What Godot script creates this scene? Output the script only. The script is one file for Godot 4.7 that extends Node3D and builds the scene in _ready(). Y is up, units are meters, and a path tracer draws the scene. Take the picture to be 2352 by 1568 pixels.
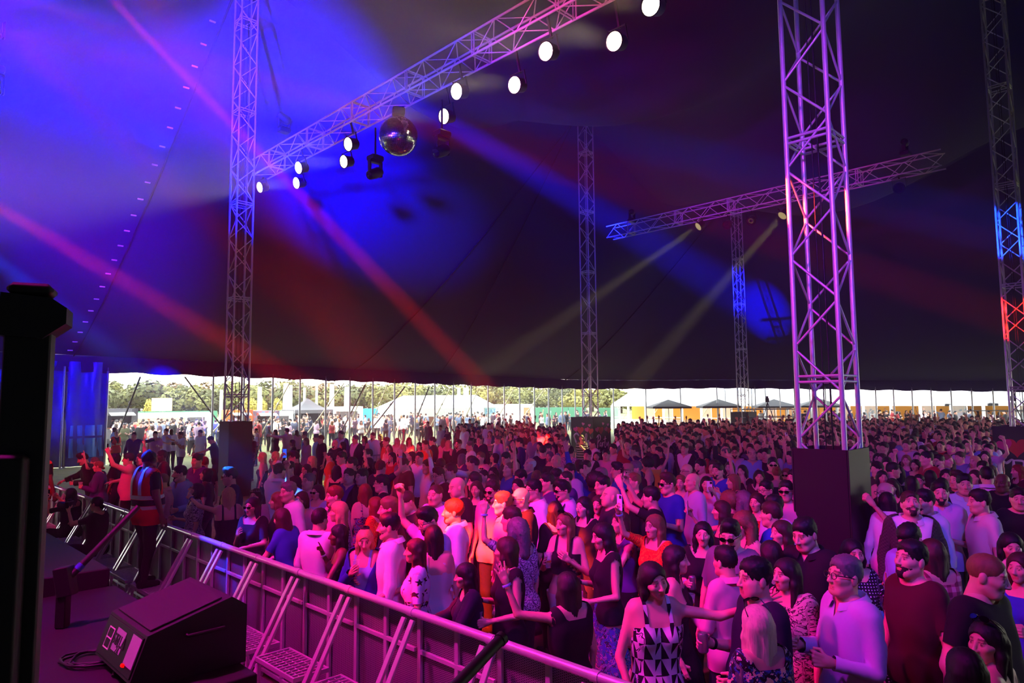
extends Node3D
# A crowd in a big top, seen from the stage. Ground coordinates: u runs along the stage front, v out into the audience (metres).

const F := 1568.0
const EYE := Vector3(0, 2.8, 0)
var CB: Basis
var rng := RandomNumberGenerator.new()
var M := {}
var used := {}

class MB:
	# collects rounded boxes, tubes, lofts into one mesh
	var v := PackedVector3Array()
	var n := PackedVector3Array()
	var t := PackedVector2Array()
	var ix := PackedInt32Array()
	func vert(p: Vector3, nn: Vector3, tt := Vector2.ZERO) -> int:
		v.append(p); n.append(nn); t.append(tt)
		return v.size() - 1
	func tri(a: int, b: int, c: int) -> void:
		if (v[b] - v[a]).cross(v[c] - v[a]).dot(n[a] + n[b] + n[c]) > 0.0:
			ix.append(a); ix.append(c); ix.append(b)
		else:
			ix.append(a); ix.append(b); ix.append(c)
	func quad(a: int, b: int, c: int, d: int) -> void:
		tri(a, b, c); tri(a, c, d)
	func face(pts: Array, uvs := []) -> void:
		var nn: Vector3 = (pts[1] - pts[0]).cross(pts[2] - pts[0]).normalized()
		var k := []
		for i in pts.size():
			k.append(vert(pts[i], nn, uvs[i] if uvs.size() > i else Vector2.ZERO))
		for i in range(1, pts.size() - 1):
			tri(k[0], k[i], k[i + 1])
	func box(at: Vector3, s: Vector3, b := Basis(), bev := 0.01) -> void:
		# chamfered box
		var h := s * 0.5
		var e: float = min(bev, min(h.x, min(h.y, h.z)) * 0.9)
		var id := {}
		for sx in [-1, 1]:
			for sy in [-1, 1]:
				for sz in [-1, 1]:
					var sg := Vector3(sx, sy, sz)
					for ax in 3:
						var p := Vector3(sx * (h.x - e), sy * (h.y - e), sz * (h.z - e))
						p[ax] = sg[ax] * h[ax]
						var nn := Vector3.ZERO
						nn[ax] = sg[ax]
						var a2 := (ax + 1) % 3
						var a3 := (ax + 2) % 3
						id[[sx, sy, sz, ax]] = vert(at + b * p, b * nn, Vector2(p[a2], p[a3]))
		for ax in 3:
			var a2 := (ax + 1) % 3
			var a3 := (ax + 2) % 3
			for s0 in [-1, 1]:
				var q := []
				for w in [[-1, -1], [1, -1], [1, 1], [-1, 1]]:
					var k := [0, 0, 0]
					k[ax] = s0; k[a2] = w[0]; k[a3] = w[1]
					q.append(id[[k[0], k[1], k[2], ax]])
				quad(q[0], q[1], q[2], q[3])
			# the four chamfers that run along this axis
			for s2 in [-1, 1]:
				for s3 in [-1, 1]:
					var k := [0, 0, 0]
					k[a2] = s2; k[a3] = s3
					k[ax] = -1
					var p0: int = id[[k[0], k[1], k[2], a2]]
					var p1: int = id[[k[0], k[1], k[2], a3]]
					k[ax] = 1
					quad(p0, id[[k[0], k[1], k[2], a2]], id[[k[0], k[1], k[2], a3]], p1)
		for sx in [-1, 1]:
			for sy in [-1, 1]:
				for sz in [-1, 1]:
					tri(id[[sx, sy, sz, 0]], id[[sx, sy, sz, 1]], id[[sx, sy, sz, 2]])
	func tube(path: Array, rad, sides := 8, caps := true) -> void:
		# swept round section; rad is a number or one per point
		var up := Vector3.UP
		var rings := []
		for i in path.size():
			var d: Vector3 = (path[min(i + 1, path.size() - 1)] - path[max(i - 1, 0)]).normalized()
			if abs(d.dot(up)) > 0.95:
				up = Vector3.RIGHT if abs(d.x) < 0.9 else Vector3.BACK
			var x := d.cross(up).normalized()
			var y := x.cross(d).normalized()
			up = y
			var r: float = rad[i] if rad is Array else rad
			var ring := []
			for k in sides:
				var a := TAU * k / sides
				var nn := x * cos(a) + y * sin(a)
				ring.append(vert(path[i] + nn * r, nn, Vector2(float(k) / sides, i)))
			rings.append(ring)
		for i in range(1, rings.size()):
			for k in sides:
				quad(rings[i - 1][k], rings[i - 1][(k + 1) % sides], rings[i][(k + 1) % sides], rings[i][k])
		if caps:
			for e in [0, path.size() - 1]:
				var d: Vector3 = (path[0] - path[1]).normalized() if e == 0 else (path[e] - path[e - 1]).normalized()
				var k := []
				for q in sides:
					k.append(vert(v[rings[e][q]], d))
				for q in range(1, sides - 1):
					tri(k[0], k[q], k[q + 1])
	func lathe(at: Vector3, prof: Array, sides := 20, b := Basis()) -> void:
		# prof: Vector2(radius, height) from bottom to top
		var rings := []
		for i in prof.size():
			var d: Vector2 = prof[min(i + 1, prof.size() - 1)] - prof[max(i - 1, 0)]
			var nr := Vector2(d.y, -d.x).normalized()
			var ring := []
			for k in sides:
				var a := TAU * k / sides
				ring.append(vert(at + b * Vector3(prof[i].x * cos(a), prof[i].y, prof[i].x * sin(a)), b * Vector3(nr.x * cos(a), nr.y, nr.x * sin(a)), Vector2(float(k) / sides, float(i) / prof.size())))
			rings.append(ring)
		for i in range(1, rings.size()):
			for k in sides:
				quad(rings[i - 1][k], rings[i - 1][(k + 1) % sides], rings[i][(k + 1) % sides], rings[i][k])
	func sheet(pts: Array, w: int, uvs := []) -> void:
		# smooth grid of points, rows of w
		var base := v.size()
		var h := pts.size() / w
		for j in h:
			for i in w:
				var dx: Vector3 = pts[j * w + min(i + 1, w - 1)] - pts[j * w + max(i - 1, 0)]
				var dy: Vector3 = pts[min(j + 1, h - 1) * w + i] - pts[max(j - 1, 0) * w + i]
				vert(pts[j * w + i], dx.cross(dy).normalized(), uvs[j * w + i] if uvs.size() else Vector2(i, j))
		for j in h - 1:
			for i in w - 1:
				var a := base + j * w + i
				quad(a, a + 1, a + w + 1, a + w)
	func solid(poly: Array, z0: float, z1: float, b := Basis(), at := Vector3.ZERO) -> void:
		# extruded outline in x, y from z0 to z1
		var pp := PackedVector2Array(poly)
		var tr := Geometry2D.triangulate_polygon(pp)
		for z in [z0, z1]:
			var k := []
			for p in pp:
				k.append(vert(at + b * Vector3(p.x, p.y, z), b * Vector3(0, 0, 1 if z == max(z0, z1) else -1), p))
			for i in range(0, tr.size(), 3):
				tri(k[tr[i]], k[tr[i + 1]], k[tr[i + 2]])
		var cw := 1.0 if Geometry2D.is_polygon_clockwise(pp) else -1.0
		for i in pp.size():
			var p := pp[i]
			var q := pp[(i + 1) % pp.size()]
			var d := (q - p).normalized()
			var nn := b * Vector3(-d.y, d.x, 0) * cw
			var a := [vert(at + b * Vector3(p.x, p.y, z0), nn), vert(at + b * Vector3(q.x, q.y, z0), nn), vert(at + b * Vector3(q.x, q.y, z1), nn), vert(at + b * Vector3(p.x, p.y, z1), nn)]
			quad(a[0], a[1], a[2], a[3])
	func mesh() -> ArrayMesh:
		var a := []
		a.resize(Mesh.ARRAY_MAX)
		a[Mesh.ARRAY_VERTEX] = v
		a[Mesh.ARRAY_NORMAL] = n
		a[Mesh.ARRAY_TEX_UV] = t
		a[Mesh.ARRAY_INDEX] = ix
		var m := ArrayMesh.new()
		m.add_surface_from_arrays(Mesh.PRIMITIVE_TRIANGLES, a)
		return m

func mat(called: String, c: Color, rough := 0.7, metal := 0.0) -> StandardMaterial3D:
	var m := StandardMaterial3D.new()
	m.resource_name = called
	m.albedo_color = c
	m.roughness = rough
	m.metallic = metal
	M[called] = m
	return m

func numbered(called: String) -> String:
	used[called] = used.get(called, -1) + 1
	return called if used[called] == 0 else "%s_%03d" % [called, used[called]]

func put(called: String, mesh: Mesh, m: Material, parent: Node3D = null, at := Transform3D()) -> MeshInstance3D:
	var o := MeshInstance3D.new()
	o.name = numbered(called) if parent == null else called
	o.mesh = mesh
	o.material_override = m
	o.transform = at
	if parent: parent.add_child(o, true)
	else: add_child(o, true)
	return o

func thing(called: String, at := Transform3D()) -> Node3D:
	var o := Node3D.new()
	o.name = numbered(called)
	o.transform = at
	add_child(o, true)
	return o

func tag(o: Node3D, label: String, category: String, group := "") -> Node3D:
	o.set_meta("label", label)
	o.set_meta("category", category)
	if group: o.set_meta("group", group)
	return o

func struct(o: Node3D, label := "") -> Node3D:
	o.set_meta("kind", "structure")
	if label: o.set_meta("label", label)
	return o

func W(u: float, v: float, y := 0.0) -> Vector3:
	return Vector3((v - u) * 0.70711, y, -(u + v) * 0.70711)

func ray(px: float, py: float) -> Vector3:
	return CB * Vector3((px - 1176.0) / F, (784.0 - py) / F, -1.0)

func at_d(px: float, py: float, d: float) -> Vector3:   # a point at that distance along the view axis
	return EYE + ray(px, py) * d

func at_h(px: float, py: float, h: float) -> Vector3:   # a point at that height
	var r := ray(px, py)
	return EYE + r * ((h - EYE.y) / r.y)

func at_u(px: float, py: float, u: float) -> Vector3:
	var r := ray(px, py)
	return EYE + r * (u * 1.41421 / (-r.x - r.z))

func at_v(px: float, py: float, v: float) -> Vector3:
	var r := ray(px, py)
	return EYE + r * (v * 1.41421 / (r.x - r.z))

func look(p: Vector3, q: Vector3) -> Basis:   # -z towards q
	var d := (q - p).normalized()
	return Basis.looking_at(d, Vector3.UP if abs(d.y) < 0.98 else Vector3.BACK)

func along(p: Vector3, q: Vector3, r: float) -> Transform3D:   # for the shared unit rod (height 1 along y)
	var d := q - p
	var y := d.normalized()
	var x := y.cross(Vector3.BACK if abs(y.z) < 0.9 else Vector3.RIGHT).normalized()
	return Transform3D(Basis(x * r, d, x.cross(y).normalized() * r), (p + q) * 0.5)

func spot(called: String, from: Vector3, to: Vector3, c: Color, energy: float, angle: float, blend: float, size: float) -> SpotLight3D:
	var l := SpotLight3D.new()
	l.name = numbered(called)
	l.transform = Transform3D(look(from, to), from)
	l.light_color = c
	l.light_energy = energy
	l.spot_angle = angle
	l.spot_angle_attenuation = blend
	l.spot_range = 120.0
	l.spot_attenuation = 2.0
	l.light_size = size
	l.shadow_enabled = true
	add_child(l, true)
	return l

func noise_tex(freq: float, c0: Color, c1: Color, size := 512, seed_n := 1, normal := false, oct := 4) -> NoiseTexture2D:
	var n := FastNoiseLite.new()
	n.seed = seed_n
	n.frequency = freq
	n.fractal_octaves = oct
	var t := NoiseTexture2D.new()
	t.width = size; t.height = size
	t.seamless = true
	t.noise = n
	if normal:
		t.as_normal_map = true
		t.bump_strength = 6.0
	else:
		var g := Gradient.new()
		g.set_color(0, c0); g.set_color(1, c1)
		t.color_ramp = g
	return t

const LAMP_E := 520.0

func _ready() -> void:
	rng.seed = 7
	# camera
	CB = Basis(Vector3.RIGHT, deg_to_rad(4.96)) * Basis(Vector3.BACK, deg_to_rad(-0.51))
	var cam := Camera3D.new()
	cam.name = "camera"
	cam.transform = Transform3D(CB, EYE)
	cam.fov = rad_to_deg(2.0 * atan(784.0 / F))
	cam.near = 0.05
	cam.far = 900.0
	add_child(cam)
	cam.current = true
	# sky and air
	var env := Environment.new()
	env.background_mode = Environment.BG_SKY
	var sky := Sky.new()
	var ps := ProceduralSkyMaterial.new()
	ps.sky_top_color = Color(0.84, 0.88, 0.90)
	ps.sky_horizon_color = Color(1.0, 0.97, 0.90)
	ps.ground_bottom_color = Color(0.35, 0.36, 0.30)
	ps.ground_horizon_color = Color(0.75, 0.75, 0.70)
	ps.sky_energy_multiplier = 2.8
	sky.sky_material = ps
	env.sky = sky
	env.tonemap_mode = Environment.TONE_MAPPER_LINEAR
	env.tonemap_exposure = 1.0
	env.sdfgi_enabled = true
	env.ssao_enabled = true
	env.ssil_enabled = true
	env.volumetric_fog_enabled = true
	env.volumetric_fog_density = 0.0
	var we := WorldEnvironment.new()
	we.name = "world"
	we.environment = env
	add_child(we)
	materials()
	lights()
	build_haze()
	build_tent()
	build_ground()
	build_towers()
	build_lamp_truss()
	build_lamps()
	build_outside()
	build_stage()
	build_barrier()
	STAGE = W(9.0, -3.0, 1.6)
	cloth_prints()
	figures(FRONT, 1)
	figures(PIT, 1)
	figures(MIDDLE, 2)
	figures(OUTSIDE, 2)
	far_crowd()

func build_haze() -> void:
	var fog := FogVolume.new()
	fog.name = "stage_haze"
	fog.shape = RenderingServer.FOG_VOLUME_SHAPE_BOX
	fog.size = Vector3(47.0, 20.0, 62.0)
	fog.transform = Transform3D(Basis(Vector3.UP, PI / 4), W(12.3, 24.5, 9.9))
	var fm := FogMaterial.new()
	fm.albedo = Color(0.95, 0.95, 0.95)
	fm.density = 0.0029
	fog.material = fm
	fog.set_meta("kind", "stuff")
	fog.set_meta("label", "thin stage haze hanging in the tent")
	add_child(fog)

func build_ground() -> void:
	var mb := MB.new()
	mb.box(Vector3(0, -0.25, -60), Vector3(400, 0.5, 400), Basis(), 0.01)
	struct(put("ground", mb.mesh(), M.grass), "flat showground turf running out from under the tent")

func wash(from: Vector3, to: Vector3, c: Color, e: float, ang: float, label: String, soft := 1.0, size := 0.3) -> void:
	# a wash or beam fixture: the lamp itself and its light just before the lens
	var b := look(from, to)
	moving_head(from - b * Vector3(0, 0, -0.3), to, label, false, c)
	spot("stage_beam", from, to, c, e, ang, soft, size)

func lights() -> void:
	var k := 0
	# pink and magenta washes from the stage truss over barrier and crowd
	wash(W(9.0, -0.5, 7.4), W(4.2, 6.5, 0.8), Color(1.0, 0.05, 0.42), 70.0, 25.0, "first pink wash lamp on the stage truss", 0.8, 0.25)
	wash(W(13.5, -0.5, 7.4), W(13.0, 12.0, 0.8), Color(1.0, 0.04, 0.32), 92.0, 28.0, "second pink wash lamp on the stage truss", 0.8, 0.25)
	wash(W(15.5, -0.5, 7.4), W(17.0, 25.0, 1.0), Color(1.0, 0.05, 0.42), 72.0, 20.0, "third pink wash lamp on the stage truss", 0.8, 0.25)
	wash(W(3.6, -0.5, 7.4), W(2.5, 8.0, 1.0), Color(0.85, 0.12, 0.95), 32.0, 32.0, "violet wash lamp on the stage truss over the camera", 0.9, 0.25)
	# blue violet from the near side
	wash(W(-1.5, 1.0, 7.5), W(8.0, 12.0, 1.0), Color(0.40, 0.32, 1.0), 66.0, 36.0, "blue wash lamp beside the camera", 0.9, 0.25)
	wash(W(6.0, -0.5, 7.4), W(5.0, 3.2, 0.8), Color(1.0, 0.10, 0.80), 95.0, 34.0, "magenta wash lamp over the barrier", 0.9, 0.25)
	# washes up on the canvas
	wash(W(11.0, -0.5, 7.4), at_d(800, 200, 32), Color(0.14, 0.02, 1.0), 13500.0, 14.0, "violet blue canvas lamp on the stage truss")
	wash(W(12.0, -0.5, 7.4), at_d(960, 470, 40), Color(0.01, 0.015, 1.0), 15000.0, 11.0, "deep blue canvas lamp on the stage truss")
	wash(W(10.0, -0.5, 7.4), at_d(470, 190, 30), Color(0.50, 0.01, 1.0), 4600.0, 9.0, "purple canvas lamp on the stage truss")
	wash(W(13.0, -0.5, 7.4), at_d(300, 570, 38), Color(0.26, 0.03, 0.85), 6500.0, 16.0, "dim purple canvas lamp on the stage truss")
	wash(W(8.0, -0.5, 7.4), at_d(1600, 500, 45), Color(0.03, 0.01, 0.60), 1600.0, 16.0, "dim blue canvas lamp on the stage truss")
	wash(W(14.0, -0.5, 7.4), at_d(190, 960, 40), Color(0.05, 0.10, 1.0), 1500.0, 7.0, "blue lamp on the stage truss aimed at the curtain")
	# pink on the trusses
	wash(W(7.0, -0.5, 7.4), at_v(1250, 60, 9.4), Color(1.0, 0.16, 0.30), 150.0, 15.0, "red pink lamp lighting the near end of the lamp truss")
	wash(W(11.5, -0.5, 7.4), at_v(800, 260, 9.4), Color(0.70, 0.22, 0.85), 190.0, 15.0, "lilac lamp lighting the outer end of the lamp truss")
	wash(W(7.5, -0.5, 7.4), at_v(1780, 440, 25.0), Color(0.85, 0.12, 0.90), 700.0, 12.0, "violet lamp lighting the rear truss")
	wash(W(1.6, -0.5, 7.4), at_v(1890, 420, 8.7), Color(0.80, 0.20, 1.0), 95.0, 15.0, "violet lamp on the stage truss lighting the big tower", 0.8, 0.2)
	# hot red spots in the crowd
	wash(W(14.2, -0.5, 7.4), at_h(925, 1022, 1.5), Color(1.0, 0.14, 0.025), 15000.0, 2.2, "far red beam lamp on the stage truss", 0.5, 0.06)
	wash(at_d(200, -60, 10.0), at_h(1238, 1018, 1.4), Color(1.0, 0.09, 0.07), 22000.0, 1.6, "red beam lamp hung high beyond the picture's top edge", 0.5, 0.06)
	for q in [[862, 388, "dark moving head slung under the lamp truss before the mirror ball"], [1015, 332, "dark moving head slung under the lamp truss past the mirror ball"]]:
		moving_head(at_v(q[0], q[1] - 30, 9.65), at_v(q[0], q[1], 9.65) + W(-1, -8, -4), q[2], false, Color.BLACK, true, 0.75)
	wash(W(4.0, -0.5, 7.4), at_h(1058, 1212, 1.40), Color(1.0, 0.17, 0.03), 2800.0, 3.1, "red beam lamp on the stage truss for the bearded man", 0.6, 0.06)
	wash(W(7.6, -0.5, 7.4), at_h(1287, 1262, 1.15), Color(1.0, 0.17, 0.03), 3000.0, 2.2, "red beam lamp on the stage truss for the woman in the middle", 0.6, 0.06)
	wash(W(11.2, -0.5, 7.4), W(17.5, 4.6, 0.8), Color(1.0, 0.05, 0.40), 95.0, 19.0, "pink wash lamp on the stage truss for the far end of the rail", 0.8, 0.25)
	k = 5
	wash(W(10.6, -0.5, 7.4), at_v(1862, 480, 8.7), Color(1.0, 0.20, 0.05), 4000.0, 1.6, "red lamp aimed at the big tower", 0.5, 0.05)
	wash(W(9.6, -0.5, 7.4), at_d(2318, 530, 20), Color(0.05, 0.22, 1.0), 9000.0, 1.9, "blue lamp aimed at the edge tower", 0.3, 0.05)
	wash(W(9.2, -0.5, 7.4), at_d(2335, 735, 20), Color(1.0, 0.10, 0.02), 6000.0, 1.5, "red lamp aimed at the edge tower", 0.5, 0.05)
	wash(W(14.6, -0.5, 7.4), at_h(632, 1125, 1.5), Color(0.12, 0.42, 1.0), 9000.0, 1.8, "blue white beam lamp aimed into the near crowd", 0.6, 0.05)
	wash(W(14.9, -0.5, 7.4), at_h(640, 1350, 0.7), Color(0.05, 0.20, 1.0), 900.0, 2.8, "blue beam lamp aimed at the barrier", 0.8, 0.05)
	wash(W(10.2, -0.5, 7.4), at_h(1210, 1560, 0.4), Color(1.0, 0.06, 0.03), 500.0, 4.0, "red beam lamp aimed at the near barrier", 0.8, 0.05)
	# beams that cross the haze: where each enters the picture, how deep, where it ends, how deep
	for q in [[-160, -170, 14, 620, 120, 34, "b", 2600], [-240, 175, 14, 640, 375, 38, "b", 2600], [560, 5, 16, 1760, 715, 52, "b", 16000], [-150, 490, 16, 380, 880, 34, "b", 2400], [640, 320, 18, 1420, 730, 50, "b", 7000], [-120, -160, 13, 600, 310, 32, "r", 2200], [-200, 90, 14, 480, 270, 36, "r", 1500]]:
		var a := at_d(q[0], q[1], q[2])
		var b := at_d(q[3], q[4], q[5])
		# carried back along its own line until it is out of the picture
		for i in 60:
			var c := CB.inverse() * (a - EYE)
			var sx: float = 1176.0 + F * c.x / -c.z
			var sy: float = 784.0 - F * c.y / -c.z
			if c.z > -0.5 or sx < -60.0 or sy < -60.0: break
			a += (a - b).normalized() * 0.4
		spot("stage_beam", a, b, Color(0.02, 0.05, 1.0) if q[6] == "b" else Color(1.0, 0.01, 0.10), q[7] * 3.6, 2.7, 1.0, 0.08)
		moving_head(a - (b - a).normalized() * 0.3, b, "%s beam lamp outside the picture, number %s from the curtain" % ["blue" if q[6] == "b" else "red", ["one", "two", "three", "four", "five", "six", "seven"][k - 5]], false, Color(0.02, 0.05, 1.0) if q[6] == "b" else Color(1.0, 0.01, 0.10), true)
		k += 1

func materials() -> void:
	var mb := MB.new()
	mb.tube([Vector3(0, -0.5, 0), Vector3(0, 0.5, 0)], 1.0, 10)
	M.rod8 = mb.mesh()
	mb = MB.new()
	mb.tube([Vector3(0, -0.5, 0), Vector3(0, 0.5, 0)], 1.0, 6)
	M.rod6 = mb.mesh()
	mat("canvas", Color(0.078, 0.078, 0.225), 0.8)
	mat("rope", Color(0.08, 0.08, 0.10), 0.8)
	mat("webbing", Color(0.75, 0.72, 0.74), 0.7)
	mat("strap", Color(0.80, 0.76, 0.66), 0.8)
	mat("galvanised", Color(0.62, 0.63, 0.65), 0.4, 0.8)
	mat("alu", Color(0.80, 0.80, 0.82), 0.36, 0.4)
	mat("black_steel", Color(0.05, 0.05, 0.055), 0.5, 0.3)
	mat("pvc", Color(0.07, 0.11, 0.62), 0.28)
	mat("stripe", Color(0.25, 0.55, 0.95), 0.35)
	mat("plinth", Color(0.055, 0.05, 0.065), 0.6)
	mat("heart_red", Color(0.80, 0.03, 0.12), 0.6)
	mat("heart_pink", Color(0.88, 0.12, 0.55), 0.6)
	mat("heart_pale", Color(0.92, 0.45, 0.72), 0.6)
	mat("script", Color(0.92, 0.88, 0.90), 0.6)
	mat("lamp_body", Color(0.06, 0.06, 0.065), 0.45, 0.2)
	var g := mat("lamp_glow", Color(1, 0.97, 0.9), 0.4)
	g.emission_enabled = true
	g.emission = Color(1.0, 0.95, 0.80)
	g.emission_energy_multiplier = 12.0
	mat("lamp_dark", Color(0.10, 0.10, 0.13), 0.08)
	mat("rail", Color(0.82, 0.82, 0.84), 0.30, 0.5)
	var sh := mat("sheet", Color(0.56, 0.56, 0.58), 0.42, 0.7)
	var im := Image.create(64, 64, false, Image.FORMAT_RGB8)
	for y in 64:
		for x in 64:
			var q := Vector2(fmod(x, 16.0) - 8.0, fmod(y + (8.0 if int(x / 16.0) % 2 else 0.0), 16.0) - 8.0)
			im.set_pixel(x, y, Color(0.12, 0.12, 0.12) if q.length() < 4.2 else Color(0.62, 0.62, 0.64))
	sh.albedo_color = Color.WHITE
	sh.albedo_texture = ImageTexture.create_from_image(im)
	sh.uv1_triplanar = true
	sh.uv1_scale = Vector3(16, 16, 16)
	mat("deck", Color(0.05, 0.047, 0.05), 0.7)
	mat("matte_black", Color(0.035, 0.035, 0.037), 0.6)
	mat("cabinet", Color(0.10, 0.095, 0.10), 0.62)
	mat("grille", Color(0.16, 0.15, 0.16), 0.75)
	mat("sticker", Color(0.62, 0.60, 0.64), 0.5)
	var led := mat("red_led", Color(0.5, 0.02, 0.02), 0.3)
	led.emission_enabled = true
	led.emission = Color(1.0, 0.05, 0.02)
	led.emission_energy_multiplier = 0.8
	for q in [["dark_leaf", Color(0.30, 0.31, 0.16)], ["mid_leaf", Color(0.40, 0.40, 0.20)], ["pale_leaf", Color(0.50, 0.48, 0.23)], ["brown_leaf", Color(0.40, 0.33, 0.20)], ["yellow_leaf", Color(0.62, 0.56, 0.22)]]:
		var lf := mat(q[0], q[1], 0.8)
		lf.backlight_enabled = true
		lf.backlight = q[1] * 0.5
	mat("bark", Color(0.20, 0.15, 0.11), 0.9)
	mat("pale_paint", Color(0.78, 0.80, 0.79), 0.6)
	mat("green_board", Color(0.22, 0.46, 0.34), 0.6)
	mat("grey_cloth", Color(0.30, 0.29, 0.30), 0.8)
	var wp := mat("white_pvc", Color(0.93, 0.93, 0.93), 0.5)
	wp.backlight_enabled = true
	wp.backlight = Color(0.5, 0.5, 0.5)
	mat("brown_wood", Color(0.46, 0.27, 0.16), 0.7)
	mat("tan_door", Color(0.62, 0.46, 0.30), 0.6)
	mat("banner", Color(0.16, 0.58, 0.82), 0.5)
	mat("pale_banner", Color(0.72, 0.86, 0.92), 0.5)
	mat("orange_stall", Color(0.86, 0.42, 0.16), 0.6)
	var gf := mat("graffiti", Color.WHITE, 0.6)
	gf.albedo_texture = noise_tex(0.02, Color(0.85, 0.30, 0.20), Color(0.30, 0.55, 0.75), 256, 9)
	gf.uv1_triplanar = true
	gf.uv1_scale = Vector3(0.8, 0.8, 0.8)
	mat("umbrella_cloth", Color(0.10, 0.10, 0.11), 0.85)
	mat("yellow_wall", Color(0.86, 0.62, 0.22), 0.7)
	var wg := mat("window_glass", Color(0.9, 0.95, 0.95, 0.12), 0.05)
	wg.transparency = BaseMaterial3D.TRANSPARENCY_ALPHA
	for q in [["car_white", Color(0.85, 0.85, 0.86)], ["car_silver", Color(0.58, 0.60, 0.63)], ["car_dark", Color(0.10, 0.11, 0.13)], ["car_blue", Color(0.16, 0.26, 0.48)], ["car_red", Color(0.55, 0.10, 0.10)]]: mat(q[0], q[1], 0.3, 0.3)
	var sgn := mat("sign_glow", Color(0.9, 0.8, 0.6), 0.5)
	sgn.emission_enabled = true
	sgn.emission = Color(1.0, 0.80, 0.45)
	sgn.emission_energy_multiplier = 2.0
	var bg := mat("bulb_glow", Color(0.9, 0.8, 0.6), 0.5)
	bg.emission_enabled = true
	bg.emission = Color(1.0, 0.70, 0.30)
	bg.emission_energy_multiplier = 5.0
	mat("crowd_skin_a", Color(0.86, 0.63, 0.54), 0.5)
	mat("crowd_skin_b", Color(0.46, 0.28, 0.20), 0.5)
	mat("crowd_cloth", Color.WHITE, 0.85).vertex_color_use_as_albedo = true
	var ld := mat("lamp_dim", Color(0.3, 0.3, 0.28), 0.2)
	ld.emission_enabled = true
	ld.emission = Color(1.0, 0.92, 0.55)
	ld.emission_energy_multiplier = 0.35
	mat("shades", Color(0.015, 0.015, 0.018), 0.12)
	mat("frames", Color(0.10, 0.09, 0.09), 0.3)
	mat("chrome", Color(0.9, 0.9, 0.92), 0.15, 1.0)
	mat("tin", Color(0.80, 0.80, 0.83), 0.28, 0.9)
	mat("reflective", Color(0.86, 0.87, 0.90), 0.4)
	mat("beer", Color(0.72, 0.40, 0.08), 0.15)
	mat("gin", Color(0.75, 0.55, 0.55), 0.15)
	var cp := mat("clear_plastic", Color(0.92, 0.94, 0.96, 0.22), 0.08)
	cp.transparency = BaseMaterial3D.TRANSPARENCY_ALPHA
	var sg := mat("screen_glow", Color(0.02, 0.03, 0.06), 0.1)
	sg.emission_enabled = true
	sg.emission = Color(0.12, 0.30, 1.0)
	sg.emission_energy_multiplier = 1.6
	mat("mirror", Color(0.93, 0.93, 0.95), 0.16, 1.0)
	var gr := mat("grass", Color.WHITE, 0.95)
	gr.albedo_texture = noise_tex(0.03, Color(0.30, 0.33, 0.16), Color(0.50, 0.48, 0.28))
	gr.uv1_triplanar = true
	gr.uv1_world_triplanar = true
	gr.uv1_scale = Vector3(0.15, 0.15, 0.15)

const UA := 3.4
const UB := 20.9
const VA := 8.7
const VB := 42.0
const EAVE := 15.1

func perim_height(u: float, v: float) -> float:
	# the eave comes down from the near wall towards the far corner
	var s: float = clamp((v - 8.0) / 34.0, 0.0, 1.0)
	var h: float = 4.30 - 0.58 * s
	return h - 0.62 * clamp((UB + 8.0 - u) / 20.0, 0.0, 1.0) * clamp((v - 45.0) / 8.0, 0.0, 1.0)

func ridge_height(u: float, v: float) -> float:
	var a := (1.0 - cos(TAU * (v - VA) / ((VB - VA) / 2.0))) * 0.5
	var b := (1.0 - cos(TAU * (u - UA) / (UB - UA))) * 0.5
	return 16.6 - 2.6 * a - 2.2 * b

func rim_point(k: int, n: int) -> Array:
	# [inner u, v, direction] round the rounded rectangle, by length
	var hu := UB - UA
	var hv := VB - VA
	var arc := EAVE * PI / 2.0
	var total := 2.0 * hu + 2.0 * hv + 4.0 * arc
	var s := total * k / n
	var legs := [[hv, Vector2(UB, VA), Vector2(0, 1), Vector2(1, 0)], [hu, Vector2(UB, VB), Vector2(-1, 0), Vector2(0, 1)], [hv, Vector2(UA, VB), Vector2(0, -1), Vector2(-1, 0)], [hu, Vector2(UA, VA), Vector2(1, 0), Vector2(0, -1)]]
	for l in legs:
		if s <= l[0]:
			return [l[1] + l[2] * s, l[3]]
		s -= l[0]
		if s <= arc:
			var a: float = s / EAVE
			return [l[1] + l[2] * l[0], l[3] * cos(a) + l[2] * sin(a)]
		s -= arc
	return [Vector2(UB, VA), Vector2(1, 0)]

func roof_at(inner: Vector2, dir: Vector2, t: float) -> Vector3:
	var g := inner + dir * EAVE * t
	var e := perim_height(g.x, g.y) + 0.75
	var r := ridge_height(inner.x, inner.y)
	return W(g.x, g.y, e + (r - e) * pow(1.0 - t, 1.18))

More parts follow.
